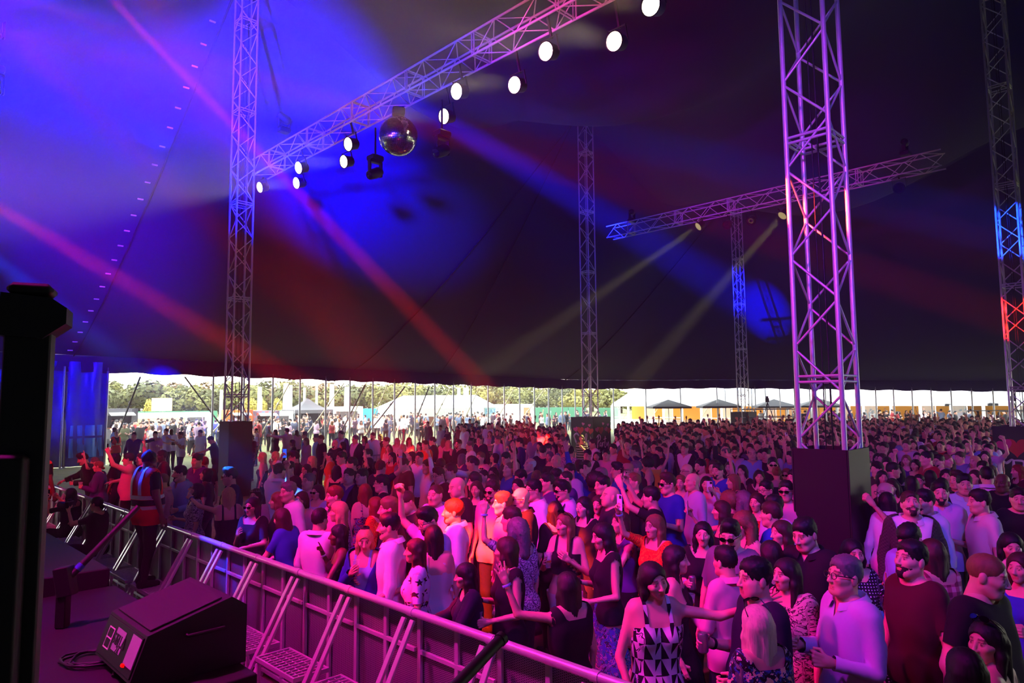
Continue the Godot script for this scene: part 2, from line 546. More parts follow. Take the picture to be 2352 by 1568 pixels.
func build_tent() -> void:
	var n := 168
	var steps := 14
	var canvas: Material = M.canvas
	# the roof: a skirt from the ridge rectangle out to the eave, and the crown inside it
	var mb := MB.new()
	var pts := []
	for j in steps + 1:
		for k in n + 1:
			var a := rim_point(k % n, n)
			pts.append(roof_at(a[0], a[1], float(j) / steps))
	mb.sheet(pts, n + 1)
	var roof := put("ceiling", mb.mesh(), canvas)
	struct(roof, "dark navy canvas big top roof rising to the king poles")
	mb = MB.new()
	pts = []
	for j in range(-1, 34):
		for i in range(-1, 19):
			# one row laps over the skirt all round
			var q := Vector2(lerp(UA, UB, clampi(i, 0, 17) / 17.0), lerp(VA, VB, clampi(j, 0, 32) / 32.0))
			var out := Vector2(i - clampi(i, 0, 17), j - clampi(j, 0, 32)).normalized()
			pts.append(roof_at(q, out, 0.05) + Vector3(0, 0.06, 0) if out != Vector2.ZERO else W(q.x, q.y, ridge_height(q.x, q.y) + 0.03))
	mb.sheet(pts, 20)
	put("roof_crown", mb.mesh(), canvas, roof)
	# valance hanging from the eave, gently scalloped
	mb = MB.new()
	pts = []
	for j in 4:
		for k in n * 4 + 1:
			var a := rim_point(k % (n * 4), n * 4)
			var p: Vector2 = a[0] + a[1] * (EAVE + 0.03 * sin(k * 1.7) * j)
			var e := perim_height(p.x, p.y)
			pts.append(W(p.x, p.y, e + 0.75 - 0.25 * j * (1.0 + 0.05 * sin(k * 0.8))))
	mb.sheet(pts, n * 4 + 1)
	put("valance", mb.mesh(), canvas, roof)
	# seams with their lacing loops, from the eave up to each pole head
	for s in [[36.0, 7.8, UB, VA], [36.0, 29.0, UB, 25.35], [36.0, 15.0, UB, VA], [36.0, 42.0, UB, VB], [36.0, 22.5, UB, 25.35]]:
		var path := []
		for i in 25:
			var t := i / 24.0
			var inner := Vector2(UB, lerp(float(s[3]), float(s[1]), t))
			var p := roof_at(inner, Vector2(1, 0), t)
			path.append(p - Vector3(0, 0.05, 0))
		mb = MB.new()
		mb.tube(path, 0.035, 6)
		var seam := put("seam", mb.mesh(), M.rope, roof)
		if s[1] != 7.8: continue
		var clip := MB.new()
		clip.box(Vector3.ZERO, Vector3(0.2, 0.05, 0.06), Basis(), 0.008)
		var cm := clip.mesh()
		for i in range(1, 24):
			put("lacing_loop", cm, M.webbing, seam, Transform3D(Basis(Vector3.UP, 0.78), path[i] + W(0.0, -0.32, -0.06)))
	# walls: the stage end and its side are closed
	for w in [["wall_stage", 36.0, -6.3, -12.0, -6.3], ["wall_side", -11.7, -6.4, -11.7, 20.0]]:
		mb = MB.new()
		var a := W(w[1], w[2])
		var b := W(w[3], w[4])
		var d := b - a
		mb.box((a + b) * 0.5 + Vector3(0, 3.0, 0), Vector3(d.length(), 6.2, 0.12), look(a, b) * Basis(Vector3.UP, PI / 2), 0.02)
		struct(put(w[0], mb.mesh(), canvas), "dark canvas side wall closing the tent beyond the stage")
	build_curtain()
	# steel side poles under the eave
	for k in 34:
		var v := 7.6 + 1.62 * k
		if k == 2 or k == 3: continue
		if v > 44.5: break
		side_pole(36.0, v)
	for k in 26:
		var u := 30.0 - 1.25 * k
		if u < 5.0: break
		side_pole(u, 57.0)
	for k in 7:
		var a := (k + 0.7) / 7.6 * PI / 2
		side_pole(UB + EAVE * cos(a), VB + EAVE * sin(a))
	guy_ropes()

func side_pole(u: float, v: float) -> void:
	var h := perim_height(u, v) + 0.12
	var mb := MB.new()
	mb.tube([Vector3(0, 0.02, 0), Vector3(0, h - 0.05, 0)], 0.055, 8)
	mb.tube([Vector3(0, h - 0.06, 0), Vector3(0, h + 0.12, 0)], 0.014, 6)
	mb.lathe(Vector3.ZERO, [Vector2(0.001, 0), Vector2(0.12, 0), Vector2(0.12, 0.012), Vector2(0.06, 0.02)], 10)
	var o := put("side_pole", mb.mesh(), M.galvanised, null, Transform3D(Basis(), W(u, v)))
	tag(o, "slim steel side pole standing in the row under the tent eave", "pole", "side poles along the open tent edge")

func guy_ropes() -> void:
	# ratchet straps and ropes from the eave down to stakes outside; pixels give where each meets eave and ground
	for g in [[322, 866, 275, 985, "dark"], [425, 866, 485, 945, "dark"], [570, 905, 480, 1000, "pale"], [665, 880, 620, 960, "pale"], [790, 880, 722, 972, "pale"], [840, 882, 800, 985, "pale"], [838, 884, 792, 975, "dark"], [890, 884, 855, 965, "pale"], [930, 888, 866, 968, "dark"], [985, 890, 960, 952, "dark"], [1035, 890, 985, 985, "pale"], [1100, 892, 1060, 975, "pale"], [1180, 894, 1135, 972, "pale"], [1250, 895, 1185, 978, "pale"], [1460, 905, 1432, 960, "pale"], [1530, 905, 1500, 955, "pale"], [1645, 905, 1610, 960, "pale"]]:
		var a: Vector3
		var b: Vector3
		a = at_u(g[0], g[1], 36.0) if g[0] < 1300 else at_v(g[0], g[1], 57.0)
		b = at_u(g[2], g[3], 39.5) if g[0] < 1300 else at_v(g[2], g[3], 60.0)
		if b.y < a.y - 0.1: b = a.lerp(b, minf(3.5, a.y / (a.y - b.y)))
		var mb := MB.new()
		mb.tube([a, a.lerp(b, 0.5) - Vector3(0, 0.03, 0), b], 0.035 if g[4] == "pale" else 0.045, 6)
		mb.box(a.lerp(b, 0.3), Vector3(0.1, 0.1, 0.24), look(a, b), 0.01)
		var o := put("guy_rope", mb.mesh(), M.strap if g[4] == "pale" else M.rope)
		tag(o, "%s guy strap slanting from the tent eave down to its stake" % ("pale webbing" if g[4] == "pale" else "dark"), "rope", "%s guys along the open tent edge" % g[4])

func build_curtain() -> void:
	# blue PVC side curtain hanging in folds at the near corner of the opening
	var mb := MB.new()
	var pts := []
	var wd := 60
	for j in 14:
		var y: float = lerp(4.75, 0.03, j / 13.0)
		for i in wd + 1:
			var v: float = lerp(-3.0, 9.28, i / float(wd))
			var x: float = v
			var fold := 0.0
			if v > 5.0:
				fold = 0.16 * sin(v * 7.0 + 0.5 * sin(j * 0.4)) * (0.35 + 0.65 * smoothstep(0.0, 3.2, y)) + 0.07 * sin(v * 15.0 + y)
			else:
				fold = 0.10 * sin(v * 3.0 + y * 1.6) + 0.05 * sin(v * 6.2 - y * 2.2)
			fold += 0.10 * sin((v + y * 0.9) * 3.1) * exp(-pow((v - 6.6) / 1.4, 2.0))
			pts.append(W(36.0 + fold, x, y))
	mb.sheet(pts, wd + 1)
	var c := put("side_curtain", mb.mesh(), M.pvc)
	tag(c, "glossy blue PVC side curtain hanging in folds beside the opening", "curtain")
	for s in [[1.38, 1.86], [0.42, 1.28]]:
		mb = MB.new()
		pts = []
		for j in 5:
			var y: float = lerp(float(s[1]), float(s[0]), j / 4.0)
			for i in 25:
				var v: float = lerp(7.75, 9.27, i / 24.0)
				var fold := 0.16 * sin(v * 7.0 + 0.25) * (0.35 + 0.65 * smoothstep(0.0, 3.2, y)) + 0.07 * sin(v * 15.0 + y)
				fold += 0.10 * sin((v + y * 0.9) * 3.1) * exp(-pow((v - 6.6) / 1.4, 2.0))
				pts.append(W(36.0 + fold - 0.035, v, y))
		mb.sheet(pts, 25)
		var o := put("stripe", mb.mesh(), M.stripe, c)
		o.set_meta("label", "light blue printed stripe")
	mb = MB.new()
	mb.tube([Vector3(0, 0.02, 0), Vector3(0, 4.5, 0)], 0.05, 10)
	mb.lathe(Vector3.ZERO, [Vector2(0.001, 0), Vector2(0.14, 0), Vector2(0.14, 0.015), Vector2(0.06, 0.03)], 12)
	tag(put("curtain_pole", mb.mesh(), M.galvanised, null, Transform3D(Basis(), W(35.4, 7.35))), "pale steel pole standing in front of the blue curtain", "pole")

func rod(parent: Node3D, called: String, p: Vector3, q: Vector3, r: float, m: Material) -> void:
	put(called, M.rod8 if r > 0.02 else M.rod6, m, parent, along(p, q, r))

func truss(o: Node3D, length: float, s: float, bay: float, m: Material, frames: Array, r := 0.026, rb := 0.0135) -> void:
	# square lattice truss along local y from 0 to length
	var h := s * 0.5
	var cs := [Vector3(-h, 0, -h), Vector3(h, 0, -h), Vector3(h, 0, h), Vector3(-h, 0, h)]
	for c in cs:
		rod(o, "chord", c, c + Vector3(0, length, 0), r, m)
	var nb := int(round(length / bay))
	var b := length / nb
	for f in 4:
		var p: Vector3 = cs[f]
		var q: Vector3 = cs[(f + 1) % 4]
		for i in nb:
			var y0 := Vector3(0, b * i + 0.02, 0)
			var y1 := Vector3(0, b * (i + 1) - 0.02, 0)
			if (i + f) % 2 == 0: rod(o, "brace", p + y0, q + y1, rb, m)
			else: rod(o, "brace", q + y0, p + y1, rb, m)
	for y in frames:
		for f in 4:
			for dy in [-0.035, 0.035]:
				rod(o, "joint_frame", cs[f] + Vector3(0, y + dy, 0), cs[(f + 1) % 4] + Vector3(0, y + dy, 0), 0.018, m)

func tower(u: float, v: float, top: float, foot: float, label: String, s := 0.52, turn := 0.0) -> Node3D:
	var t := thing("truss_tower", Transform3D(Basis(Vector3.UP, PI / 4 + turn), W(u, v, foot)))
	var fr := []
	var y := 3.0 - foot * 0.4
	while y < top - foot:
		fr.append(y)
		y += 3.0
	truss(t, top - foot, s, 0.56, M.alu, fr, 0.031, 0.0155)
	# base plate and the hoist chain that runs up inside
	var mb := MB.new()
	mb.box(Vector3(0, 0.012, 0), Vector3(s + 0.16, 0.024, s + 0.16), Basis(), 0.006)
	put("base_plate", mb.mesh(), M.black_steel, t)
	mb = MB.new()
	mb.tube([Vector3(0.06, 0.03, 0.02), Vector3(0.07, (top - foot) * 0.5, 0.0), Vector3(0.06, top - foot, 0.02)], 0.012, 6)
	mb.tube([Vector3(-0.04, 0.03, -0.03), Vector3(-0.03, top - foot, -0.03)], 0.008, 6)
	put("hoist_chain", mb.mesh(), M.black_steel, t)
	tag(t, label, "truss tower")
	return t

func plinth(u: float, v: float, w: float, d: float, h: float, turn: float, label: String) -> Node3D:
	var t := thing("plinth", Transform3D(Basis(Vector3.UP, PI / 4 + turn), W(u, v)))
	# four painted boards round an open top
	for k in 4:
		var mb := MB.new()
		var a := w if k % 2 == 0 else d
		var off := (d if k % 2 == 0 else w) * 0.5
		mb.box(Vector3(0, h * 0.5, off - 0.01), Vector3(a - (0.0 if k % 2 == 0 else 0.044), h, 0.02), Basis(), 0.004)
		put("board", mb.mesh(), M.plinth, t, Transform3D(Basis(Vector3.UP, k * PI / 2), Vector3.ZERO))
	var mb2 := MB.new()
	mb2.box(Vector3(0, h - 0.12, 0), Vector3(w - 0.05, 0.02, d - 0.05), Basis(), 0.004)
	put("deck", mb2.mesh(), M.plinth, t)
	tag(t, label, "plinth")
	return t

func build_towers() -> void:
	tower(3.2, 8.65, 15.2, 0.05, "tall aluminium truss tower rising from the big plain black plinth in the crowd")
	tower(20.9, 8.9, 16.4, 0.05, "aluminium truss tower on the slim plinth near the daylit opening, beside the lamp truss", 0.52, 0.0)
	tower(20.7, 26.0, 16.4, 0.05, "truss tower standing in the plinth painted with hearts and the word Smile")
	tower(3.6, 24.4, 15.2, 0.05, "dim truss tower with a blue and a red lit patch behind the word Be")
	tower(21.0, 42.3, 16.4, 0.05, "faint far truss tower beside the camera platform")
	tower(3.6, 42.3, 16.0, 0.05, "very faint distant truss tower seen through the big tower")
	plinth(3.2, 8.65, 0.70, 0.66, 2.2, 0.0, "big plain black plinth boxing in the foot of the tall tower")
	plinth(20.9, 8.9, 0.72, 0.72, 2.25, 0.0, "slim black plinth with one violet lit face at the opening")
	var sm := plinth(20.7, 26.0, 1.35, 1.35, 2.0, 0.0, "dark plinth painted with red hearts and white script Smile and Party")
	var be := plinth(3.6, 24.4, 1.3, 1.3, 1.95, 0.0, "dark plinth painted with pink hearts and white script beginning Be")
	plinth(21.0, 42.3, 1.2, 1.2, 1.95, 0.0, "far dark plinth beside the camera platform")
	hearts(sm, be)

func heart(mb: MB, at: Vector3, s: float, b: Basis, tilt := 0.0) -> void:
	var poly := []
	for k in 28:
		var a := TAU * k / 28.0
		var x := 16.0 * pow(sin(a), 3.0)
		var y := 13.0 * cos(a) - 5.0 * cos(2 * a) - 2.0 * cos(3 * a) - cos(4 * a)
		poly.append(Vector2(x, y).rotated(tilt) * s / 32.0)
	mb.solid(poly, 0.0, 0.004, b, at)

func script_text(words: String, size: float) -> TextMesh:
	var t := TextMesh.new()
	var f := SystemFont.new()
	f.font_names = PackedStringArray(["Droid Serif"])
	f.font_italic = true
	t.font = f
	t.text = words
	t.font_size = 64
	t.pixel_size = size / 64.0
	t.depth = 0.006
	return t

func stroke(mb: MB, pts: Array, w: float, b: Basis, at: Vector3) -> void:
	# a brush line on a board, drawn smoothly through its points
	var c := Curve3D.new()
	for i in pts.size():
		var d: Vector2 = (pts[min(i + 1, pts.size() - 1)] - pts[max(i - 1, 0)]) / 6.0
		c.add_point(Vector3(pts[i].x, pts[i].y, 0), Vector3(-d.x, -d.y, 0), Vector3(d.x, d.y, 0))
	c.bake_interval = 0.02
	var path := []
	var rad := []
	var l := c.get_baked_length()
	var n := int(l / 0.03) + 2
	for i in n:
		path.append(at + b * c.sample_baked(l * i / (n - 1)))
		rad.append(w * (0.75 + 0.45 * abs(sin(3.0 * i / n * PI))))
	mb.tube(path, rad, 6)

func hearts(sm: Node3D, be: Node3D) -> void:
	# local +z of each board faces outwards; board k is turned by k quarter turns
	var z := 0.69
	for side in [[sm, -PI / 2, "Smile"], [sm, 0.0, "Party"], [be, -PI / 2, "Be"]]:
		var b := Basis(Vector3.UP, side[1])
		var o: Node3D = side[0]
		z = 0.677 if o == sm else 0.652
		for h in [[-0.38, 1.42, 0.28, 0.3, "heart_pink"], [-0.10, 1.38, 0.42, 0.0, "heart_red"], [0.08, 1.68, 0.17, -0.2, "heart_pale"], [0.30, 1.42, 0.26, 0.35, "heart_pink"], [0.52, 1.36, 0.34, -0.1, "heart_red"], [0.46, 1.62, 0.17, 0.1, "heart_pale"]]:
			if side[2] == "Be" and h[4] == "heart_pale": continue
			var mb := MB.new()
			heart(mb, b * Vector3(h[0], h[1], z - 0.002 - 0.002 * h[0]), h[2] * (1.4 if side[2] == "Be" else 1.0), b, h[3])
			put("painted_heart", mb.mesh(), M[h[4] if side[2] != "Party" else h[4]], o)
		var mb2 := MB.new()
		var at := b * Vector3(0, 0, z)
		if side[2] == "Smile":
			stroke(mb2, [Vector2(-0.18, 1.12), Vector2(-0.30, 1.22), Vector2(-0.46, 1.10), Vector2(-0.36, 0.86), Vector2(-0.26, 0.66), Vector2(-0.42, 0.42), Vector2(-0.56, 0.55)], 0.042, b, at)
			stroke(mb2, [Vector2(-0.16, 0.50), Vector2(-0.12, 0.76), Vector2(-0.06, 0.52), Vector2(-0.01, 0.78), Vector2(0.04, 0.55), Vector2(0.09, 0.78), Vector2(0.12, 0.54), Vector2(0.16, 0.80), Vector2(0.19, 0.56), Vector2(0.30, 1.15), Vector2(0.22, 1.16), Vector2(0.26, 0.60), Vector2(0.42, 0.84), Vector2(0.36, 0.90), Vector2(0.34, 0.58), Vector2(0.50, 0.62)], 0.026, b, at)
			stroke(mb2, [Vector2(0.14, 0.98), Vector2(0.15, 1.06)], 0.03, b, at)
			stroke(mb2, [Vector2(0.50, 1.10), Vector2(0.60, 0.75), Vector2(0.42, 0.42)], 0.02, b, at)
		elif side[2] == "Party":
			stroke(mb2, [Vector2(-0.38, 0.55), Vector2(-0.30, 1.12)], 0.026, b, at)
			stroke(mb2, [Vector2(-0.44, 1.05), Vector2(-0.24, 1.18), Vector2(-0.14, 1.0), Vector2(-0.30, 0.85)], 0.024, b, at)
			stroke(mb2, [Vector2(-0.08, 0.76), Vector2(-0.16, 0.80), Vector2(-0.20, 0.62), Vector2(-0.08, 0.70), Vector2(-0.06, 0.58), Vector2(0.0, 0.80), Vector2(0.02, 0.62), Vector2(0.03, 0.78), Vector2(0.12, 0.80)], 0.02, b, at)
			stroke(mb2, [Vector2(0.22, 1.10), Vector2(0.18, 0.60), Vector2(0.26, 0.60)], 0.022, b, at)
			stroke(mb2, [Vector2(0.10, 0.94), Vector2(0.30, 0.98)], 0.018, b, at)
			stroke(mb2, [Vector2(0.32, 0.80), Vector2(0.34, 0.62), Vector2(0.46, 0.82), Vector2(0.44, 0.50), Vector2(0.36, 0.30), Vector2(0.30, 0.42)], 0.02, b, at)
			stroke(mb2, [Vector2(-0.22, 0.50), Vector2(-0.22, 0.36), Vector2(-0.10, 0.38)], 0.016, b, at)
		else:
			stroke(mb2, [Vector2(-0.45, 1.0), Vector2(-0.36, 0.92), Vector2(-0.2, 1.0), Vector2(-0.24, 0.4)], 0.034, b, at)
			stroke(mb2, [Vector2(-0.2, 1.0), Vector2(0.04, 0.98), Vector2(-0.02, 0.76), Vector2(-0.18, 0.72), Vector2(0.08, 0.62), Vector2(0.0, 0.42), Vector2(-0.28, 0.40)], 0.03, b, at)
			stroke(mb2, [Vector2(0.12, 0.55), Vector2(0.30, 0.66), Vector2(0.22, 0.74), Vector2(0.16, 0.5), Vector2(0.40, 0.46)], 0.026, b, at)
		put("script_lettering", mb2.mesh(), M.script, o)

func build_lamp_truss() -> void:
	var fr := []
	for k in 12: fr.append(1.2 + 2.4 * k)
	# front lamp truss, hung level along the stage front
	var v := 9.65
	var top := 10.72
	var s := 0.52
	var u0 := 21.3
	var t := thing("lamp_truss", Transform3D(Basis(W(-1, 0), W(0, 0, 1).cross(W(-1, 0)).normalized(), Vector3.UP), W(u0, v, top - s * 0.5)))
	t.transform.basis = Basis(Vector3.UP.cross(W(-1, 0)), W(-1, 0), Vector3.UP).orthonormalized()
	truss(t, 26.0, s, 0.6, M.alu, fr)
	tag(t, "long pink lit lattice truss carrying the row of glowing white lamps", "truss")
	# rear truss of the same make
	v = 25.1
	var t2 := thing("lamp_truss", Transform3D(t.transform.basis, W(18.65, v, 10.72 - s * 0.5)))
	truss(t2, 13.35, s, 0.6, M.alu, fr.slice(0, 5))
	tag(t2, "shorter lattice truss hanging farther back with unlit lamps under it", "truss")

func can_light(at: Vector3, to: Vector3, label: String, hook: float, lit := true, glass: Material = null) -> void:
	# round LED can on a yoke and clamp; local -z is the beam
	var b := look(at, to)
	var t := thing("stage_lamp", Transform3D(b, at))
	var back := Basis(Vector3.RIGHT, PI / 2)
	var mb := MB.new()
	mb.lathe(Vector3.ZERO, [Vector2(0.001, 0.30), Vector2(0.11, 0.29), Vector2(0.145, 0.25), Vector2(0.155, 0.10), Vector2(0.185, 0.02), Vector2(0.19, -0.02), Vector2(0.172, -0.02), Vector2(0.168, 0.0)].map(func(p): return Vector2(p.x, -p.y)), 24, Basis(Vector3.RIGHT, -PI / 2))
	put("housing", mb.mesh(), M.lamp_body, t)
	mb = MB.new()
	mb.lathe(Vector3(0, 0, -0.004), [Vector2(0.001, 0.0), Vector2(0.09, 0.006), Vector2(0.17, 0.0)], 24, Basis(Vector3.RIGHT, -PI / 2))
	put("lens", mb.mesh(), M.lamp_glow if lit else (glass if glass else M.lamp_dark), t)
	# yoke hangs straight down from the clamp whatever the lamp's tilt
	var inv := b.inverse()
	var side := Vector3(0.2, 0, 0)
	var up := inv * Vector3.UP
	mb = MB.new()
	for s in [-1.0, 1.0]:
		mb.box(side * s + up * 0.13 + Vector3(0, 0, 0.12), Vector3(0.012, 0.3, 0.04), Basis(Vector3.RIGHT, 0.0), 0.003)
	mb.box(up * 0.28 + Vector3(0, 0, 0.12), Vector3(0.41, 0.014, 0.04), Basis(), 0.003)
	put("yoke", mb.mesh(), M.lamp_body, t)
	mb = MB.new()
	mb.box(up * (0.28 + hook * 0.5) + Vector3(0, 0, 0.12), Vector3(0.05, hook, 0.05), Basis(), 0.008)
	put("clamp", mb.mesh(), M.black_steel, t)
	tag(t, label, "lamp")
	if lit:
		var l := spot("lamp_beam", at + b * Vector3(0, 0, -0.05), to, Color(1.0, 0.90, 0.66), LAMP_E, 11.0, 1.0, 0.16)

func moving_head(at: Vector3, to: Vector3, label: String, upright: bool, glow := Color.BLACK, hung := false, drop := 4.0) -> void:
	# moving-head fixture: base, fork, head
	var sg := 1.0 if upright else -1.0
	var t := thing("moving_head", Transform3D(Basis(Vector3.UP, PI / 4), at))
	var mb := MB.new()
	mb.box(Vector3(0, 0.07 * sg, 0), Vector3(0.36, 0.14, 0.30), Basis(), 0.03)
	put("base", mb.mesh(), M.lamp_body, t)
	mb = MB.new()
	for s in [-1.0, 1.0]:
		mb.box(Vector3(0.17 * s, 0.34 * sg, 0), Vector3(0.05, 0.40, 0.13), Basis(), 0.02)
	mb.box(Vector3(0, 0.165 * sg, 0), Vector3(0.38, 0.06, 0.14), Basis(), 0.02)
	put("fork", mb.mesh(), M.lamp_body, t)
	var hb := t.transform.basis.inverse() * look(at, to)
	var h := thing_part(t, "head", Transform3D(hb, Vector3(0, 0.46 * sg, 0)))
	mb = MB.new()
	mb.lathe(Vector3.ZERO, [Vector2(0.001, -0.22), Vector2(0.10, -0.21), Vector2(0.135, -0.12), Vector2(0.13, 0.08), Vector2(0.115, 0.22), Vector2(0.10, 0.235)], 18, Basis(Vector3.RIGHT, -PI / 2))
	put("barrel", mb.mesh(), M.lamp_body, h)
	mb = MB.new()
	mb.lathe(Vector3(0, 0, -0.232), [Vector2(0.001, 0.02), Vector2(0.06, 0.014), Vector2(0.1, 0.0)], 18, Basis(Vector3.RIGHT, -PI / 2))
	put("front_lens", mb.mesh(), M.lamp_dark if glow == Color.BLACK else lens_glow(glow), h)
	if glow != Color.BLACK:
		# turned so that the light of this lamp leaves its own lens
		t.position -= Vector3(0, 0.46 * sg, 0)
	if hung:
		mb = MB.new()
		mb.tube([Vector3.ZERO, Vector3(0, drop, 0)], 0.025, 8)
		put("drop_pole", mb.mesh(), M.black_steel, t)
	tag(t, label, "lamp")

func lens_glow(c: Color) -> Material:
	var key := "lens_glow" + c.to_html()
	if not M.has(key):
		var m := mat(key, Color(0.1, 0.1, 0.1), 0.2)
		m.resource_name = "lens_glow"
		m.emission_enabled = true
		m.emission = c
		m.emission_energy_multiplier = 22.0
	return M[key]

func thing_part(parent: Node3D, called: String, at: Transform3D) -> Node3D:
	var o := Node3D.new()
	o.name = called
	o.transform = at
	parent.add_child(o, true)
	return o

func build_lamps() -> void:
	var near := 9.38
	var far := 9.92
	var words := ["lowest glowing white lamp at the outer end of the lamp truss", "second glowing lamp from the truss end, on its rear chord", "glowing lamp just above the second one, on the front chord", "glowing lamp on the rear chord, next but one before the mirror ball", "glowing lamp directly above it on the front chord, before the mirror ball", "first glowing lamp past the mirror ball, on the rear chord", "glowing lamp on the front chord just past the mirror ball", "glowing lamp hanging alone midway along the truss on the rear chord", "glowing lamp with a wide halo on the front chord past midway", "large glowing lamp on the rear chord near the top of the picture", "highest and largest glowing lamp on the front chord"]
	var px := [[597, 430, far], [681, 420, far], [686, 385, near], [790, 371, far], [800, 331, near], [1020, 267, far], [1049, 210, near], [1182, 195, far], [1254, 118, near], [1411, 95, far], [1495, 12, near]]
	for k in px.size():
		var p := at_v(px[k][0], px[k][1], px[k][2])
		var uu := (-p.x - p.z) * 0.70711
		can_light(p, W(uu * 0.95, -2.0, 6.2), words[k], max(0.06, 10.2 - p.y - 0.28))
	# the mirror ball and its motor
	var c := at_v(915, 313, 9.6)
	var t := thing("mirror_ball", Transform3D(Basis(Vector3.UP, 0.3), c))
	mirror_ball(t, 0.48)
	tag(t, "mirror ball of small square facets hanging under the lamp truss", "mirror ball")
	var mb := MB.new()
	mb.box(Vector3(0, 0.62, 0), Vector3(0.3, 0.2, 0.26), Basis(), 0.03)
	mb.tube([Vector3(0, 0.46, 0), Vector3(0, 0.55, 0)], 0.02, 8)
	put("motor", mb.mesh(), M.lamp_body, t)
	# dark fixtures standing on and hanging from the trusses
	moving_head(at_v(652, 305, 9.65), at_v(652, 265, 9.65) + W(0, -3, 0.6), "dark moving head lamp standing upright on the outer end of the lamp truss", true)
	var k := 0
	for q in [[1452, 492, true, "dark moving head standing on the near end of the rear truss"], [2080, 340, true, "dark moving head standing on the far end of the rear truss"]]:
		moving_head(at_v(q[0], q[1] + 18, 25.1), at_v(q[0], q[1], 20) + W(0, -2, 0), q[3], true)
	for q in [[1604, 520, "first unlit round lamp under the rear truss"], [1670, 517, "second unlit round lamp under the rear truss"], [1725, 507, "third unlit round lamp under the rear truss"], [1797, 495, "unlit round lamp under the rear truss beside the big tower"], [2065, 432, "unlit round lamp under the rear truss at its higher end"]]:
		var p := at_v(q[0], q[1], 24.9)
		var to := p + W(-1.0, -8, -5)
		if q[0] == 1604: to = at_v(1230, 775, 19.0)
		elif q[0] == 1797: to = at_v(1450, 890, 19.0)
		else:
			can_light(p, to, q[2], 0.08, false)
			continue
		can_light(p, to, q[2].replace("unlit", "dimly lit"), 0.08, false, M.lamp_dim)
		spot("lamp_beam", p + (to - p).normalized() * 0.06, to, Color(1.0, 0.92, 0.55), 2600.0, 2.8, 0.9, 0.12)

func mirror_ball(t: Node3D, r: float) -> void:
	var core := SphereMesh.new()
	core.radius = r - 0.012
	core.height = core.radius * 2
	core.radial_segments = 32; core.rings = 16
	put("core", core, M.black_steel, t)
	# rows of flat mirror tiles
	var mb := MB.new()
	var rows := 34
	for j in rows:
		var la := -PI / 2 + PI * (j + 0.5) / rows
		var num: int = max(4, int(round(TAU * r * cos(la) / (PI * r / rows))))
		for i in num:
			var lo := TAU * i / num
			var nn := Vector3(cos(la) * cos(lo), sin(la), cos(la) * sin(lo))
			var nj := (nn + Vector3(rng.randf_range(-1, 1), rng.randf_range(-1, 1), rng.randf_range(-1, 1)) * 0.035).normalized()
			var x := Vector3(-sin(lo), 0, cos(lo))
			x = (x - nj * x.dot(nj)).normalized()
			var y := nj.cross(x)
			var e := PI * r / rows * 0.46
			var c := nn * r
			var ids := []
			for w in [[-1, -1], [1, -1], [1, 1], [-1, 1]]:
				ids.append(mb.vert(c + x * e * w[0] + y * e * w[1], nj))
			mb.quad(ids[0], ids[1], ids[2], ids[3])
	var o := put("mirror_tiles", mb.mesh(), M.mirror, t)
	o.set_meta("kind", "stuff")

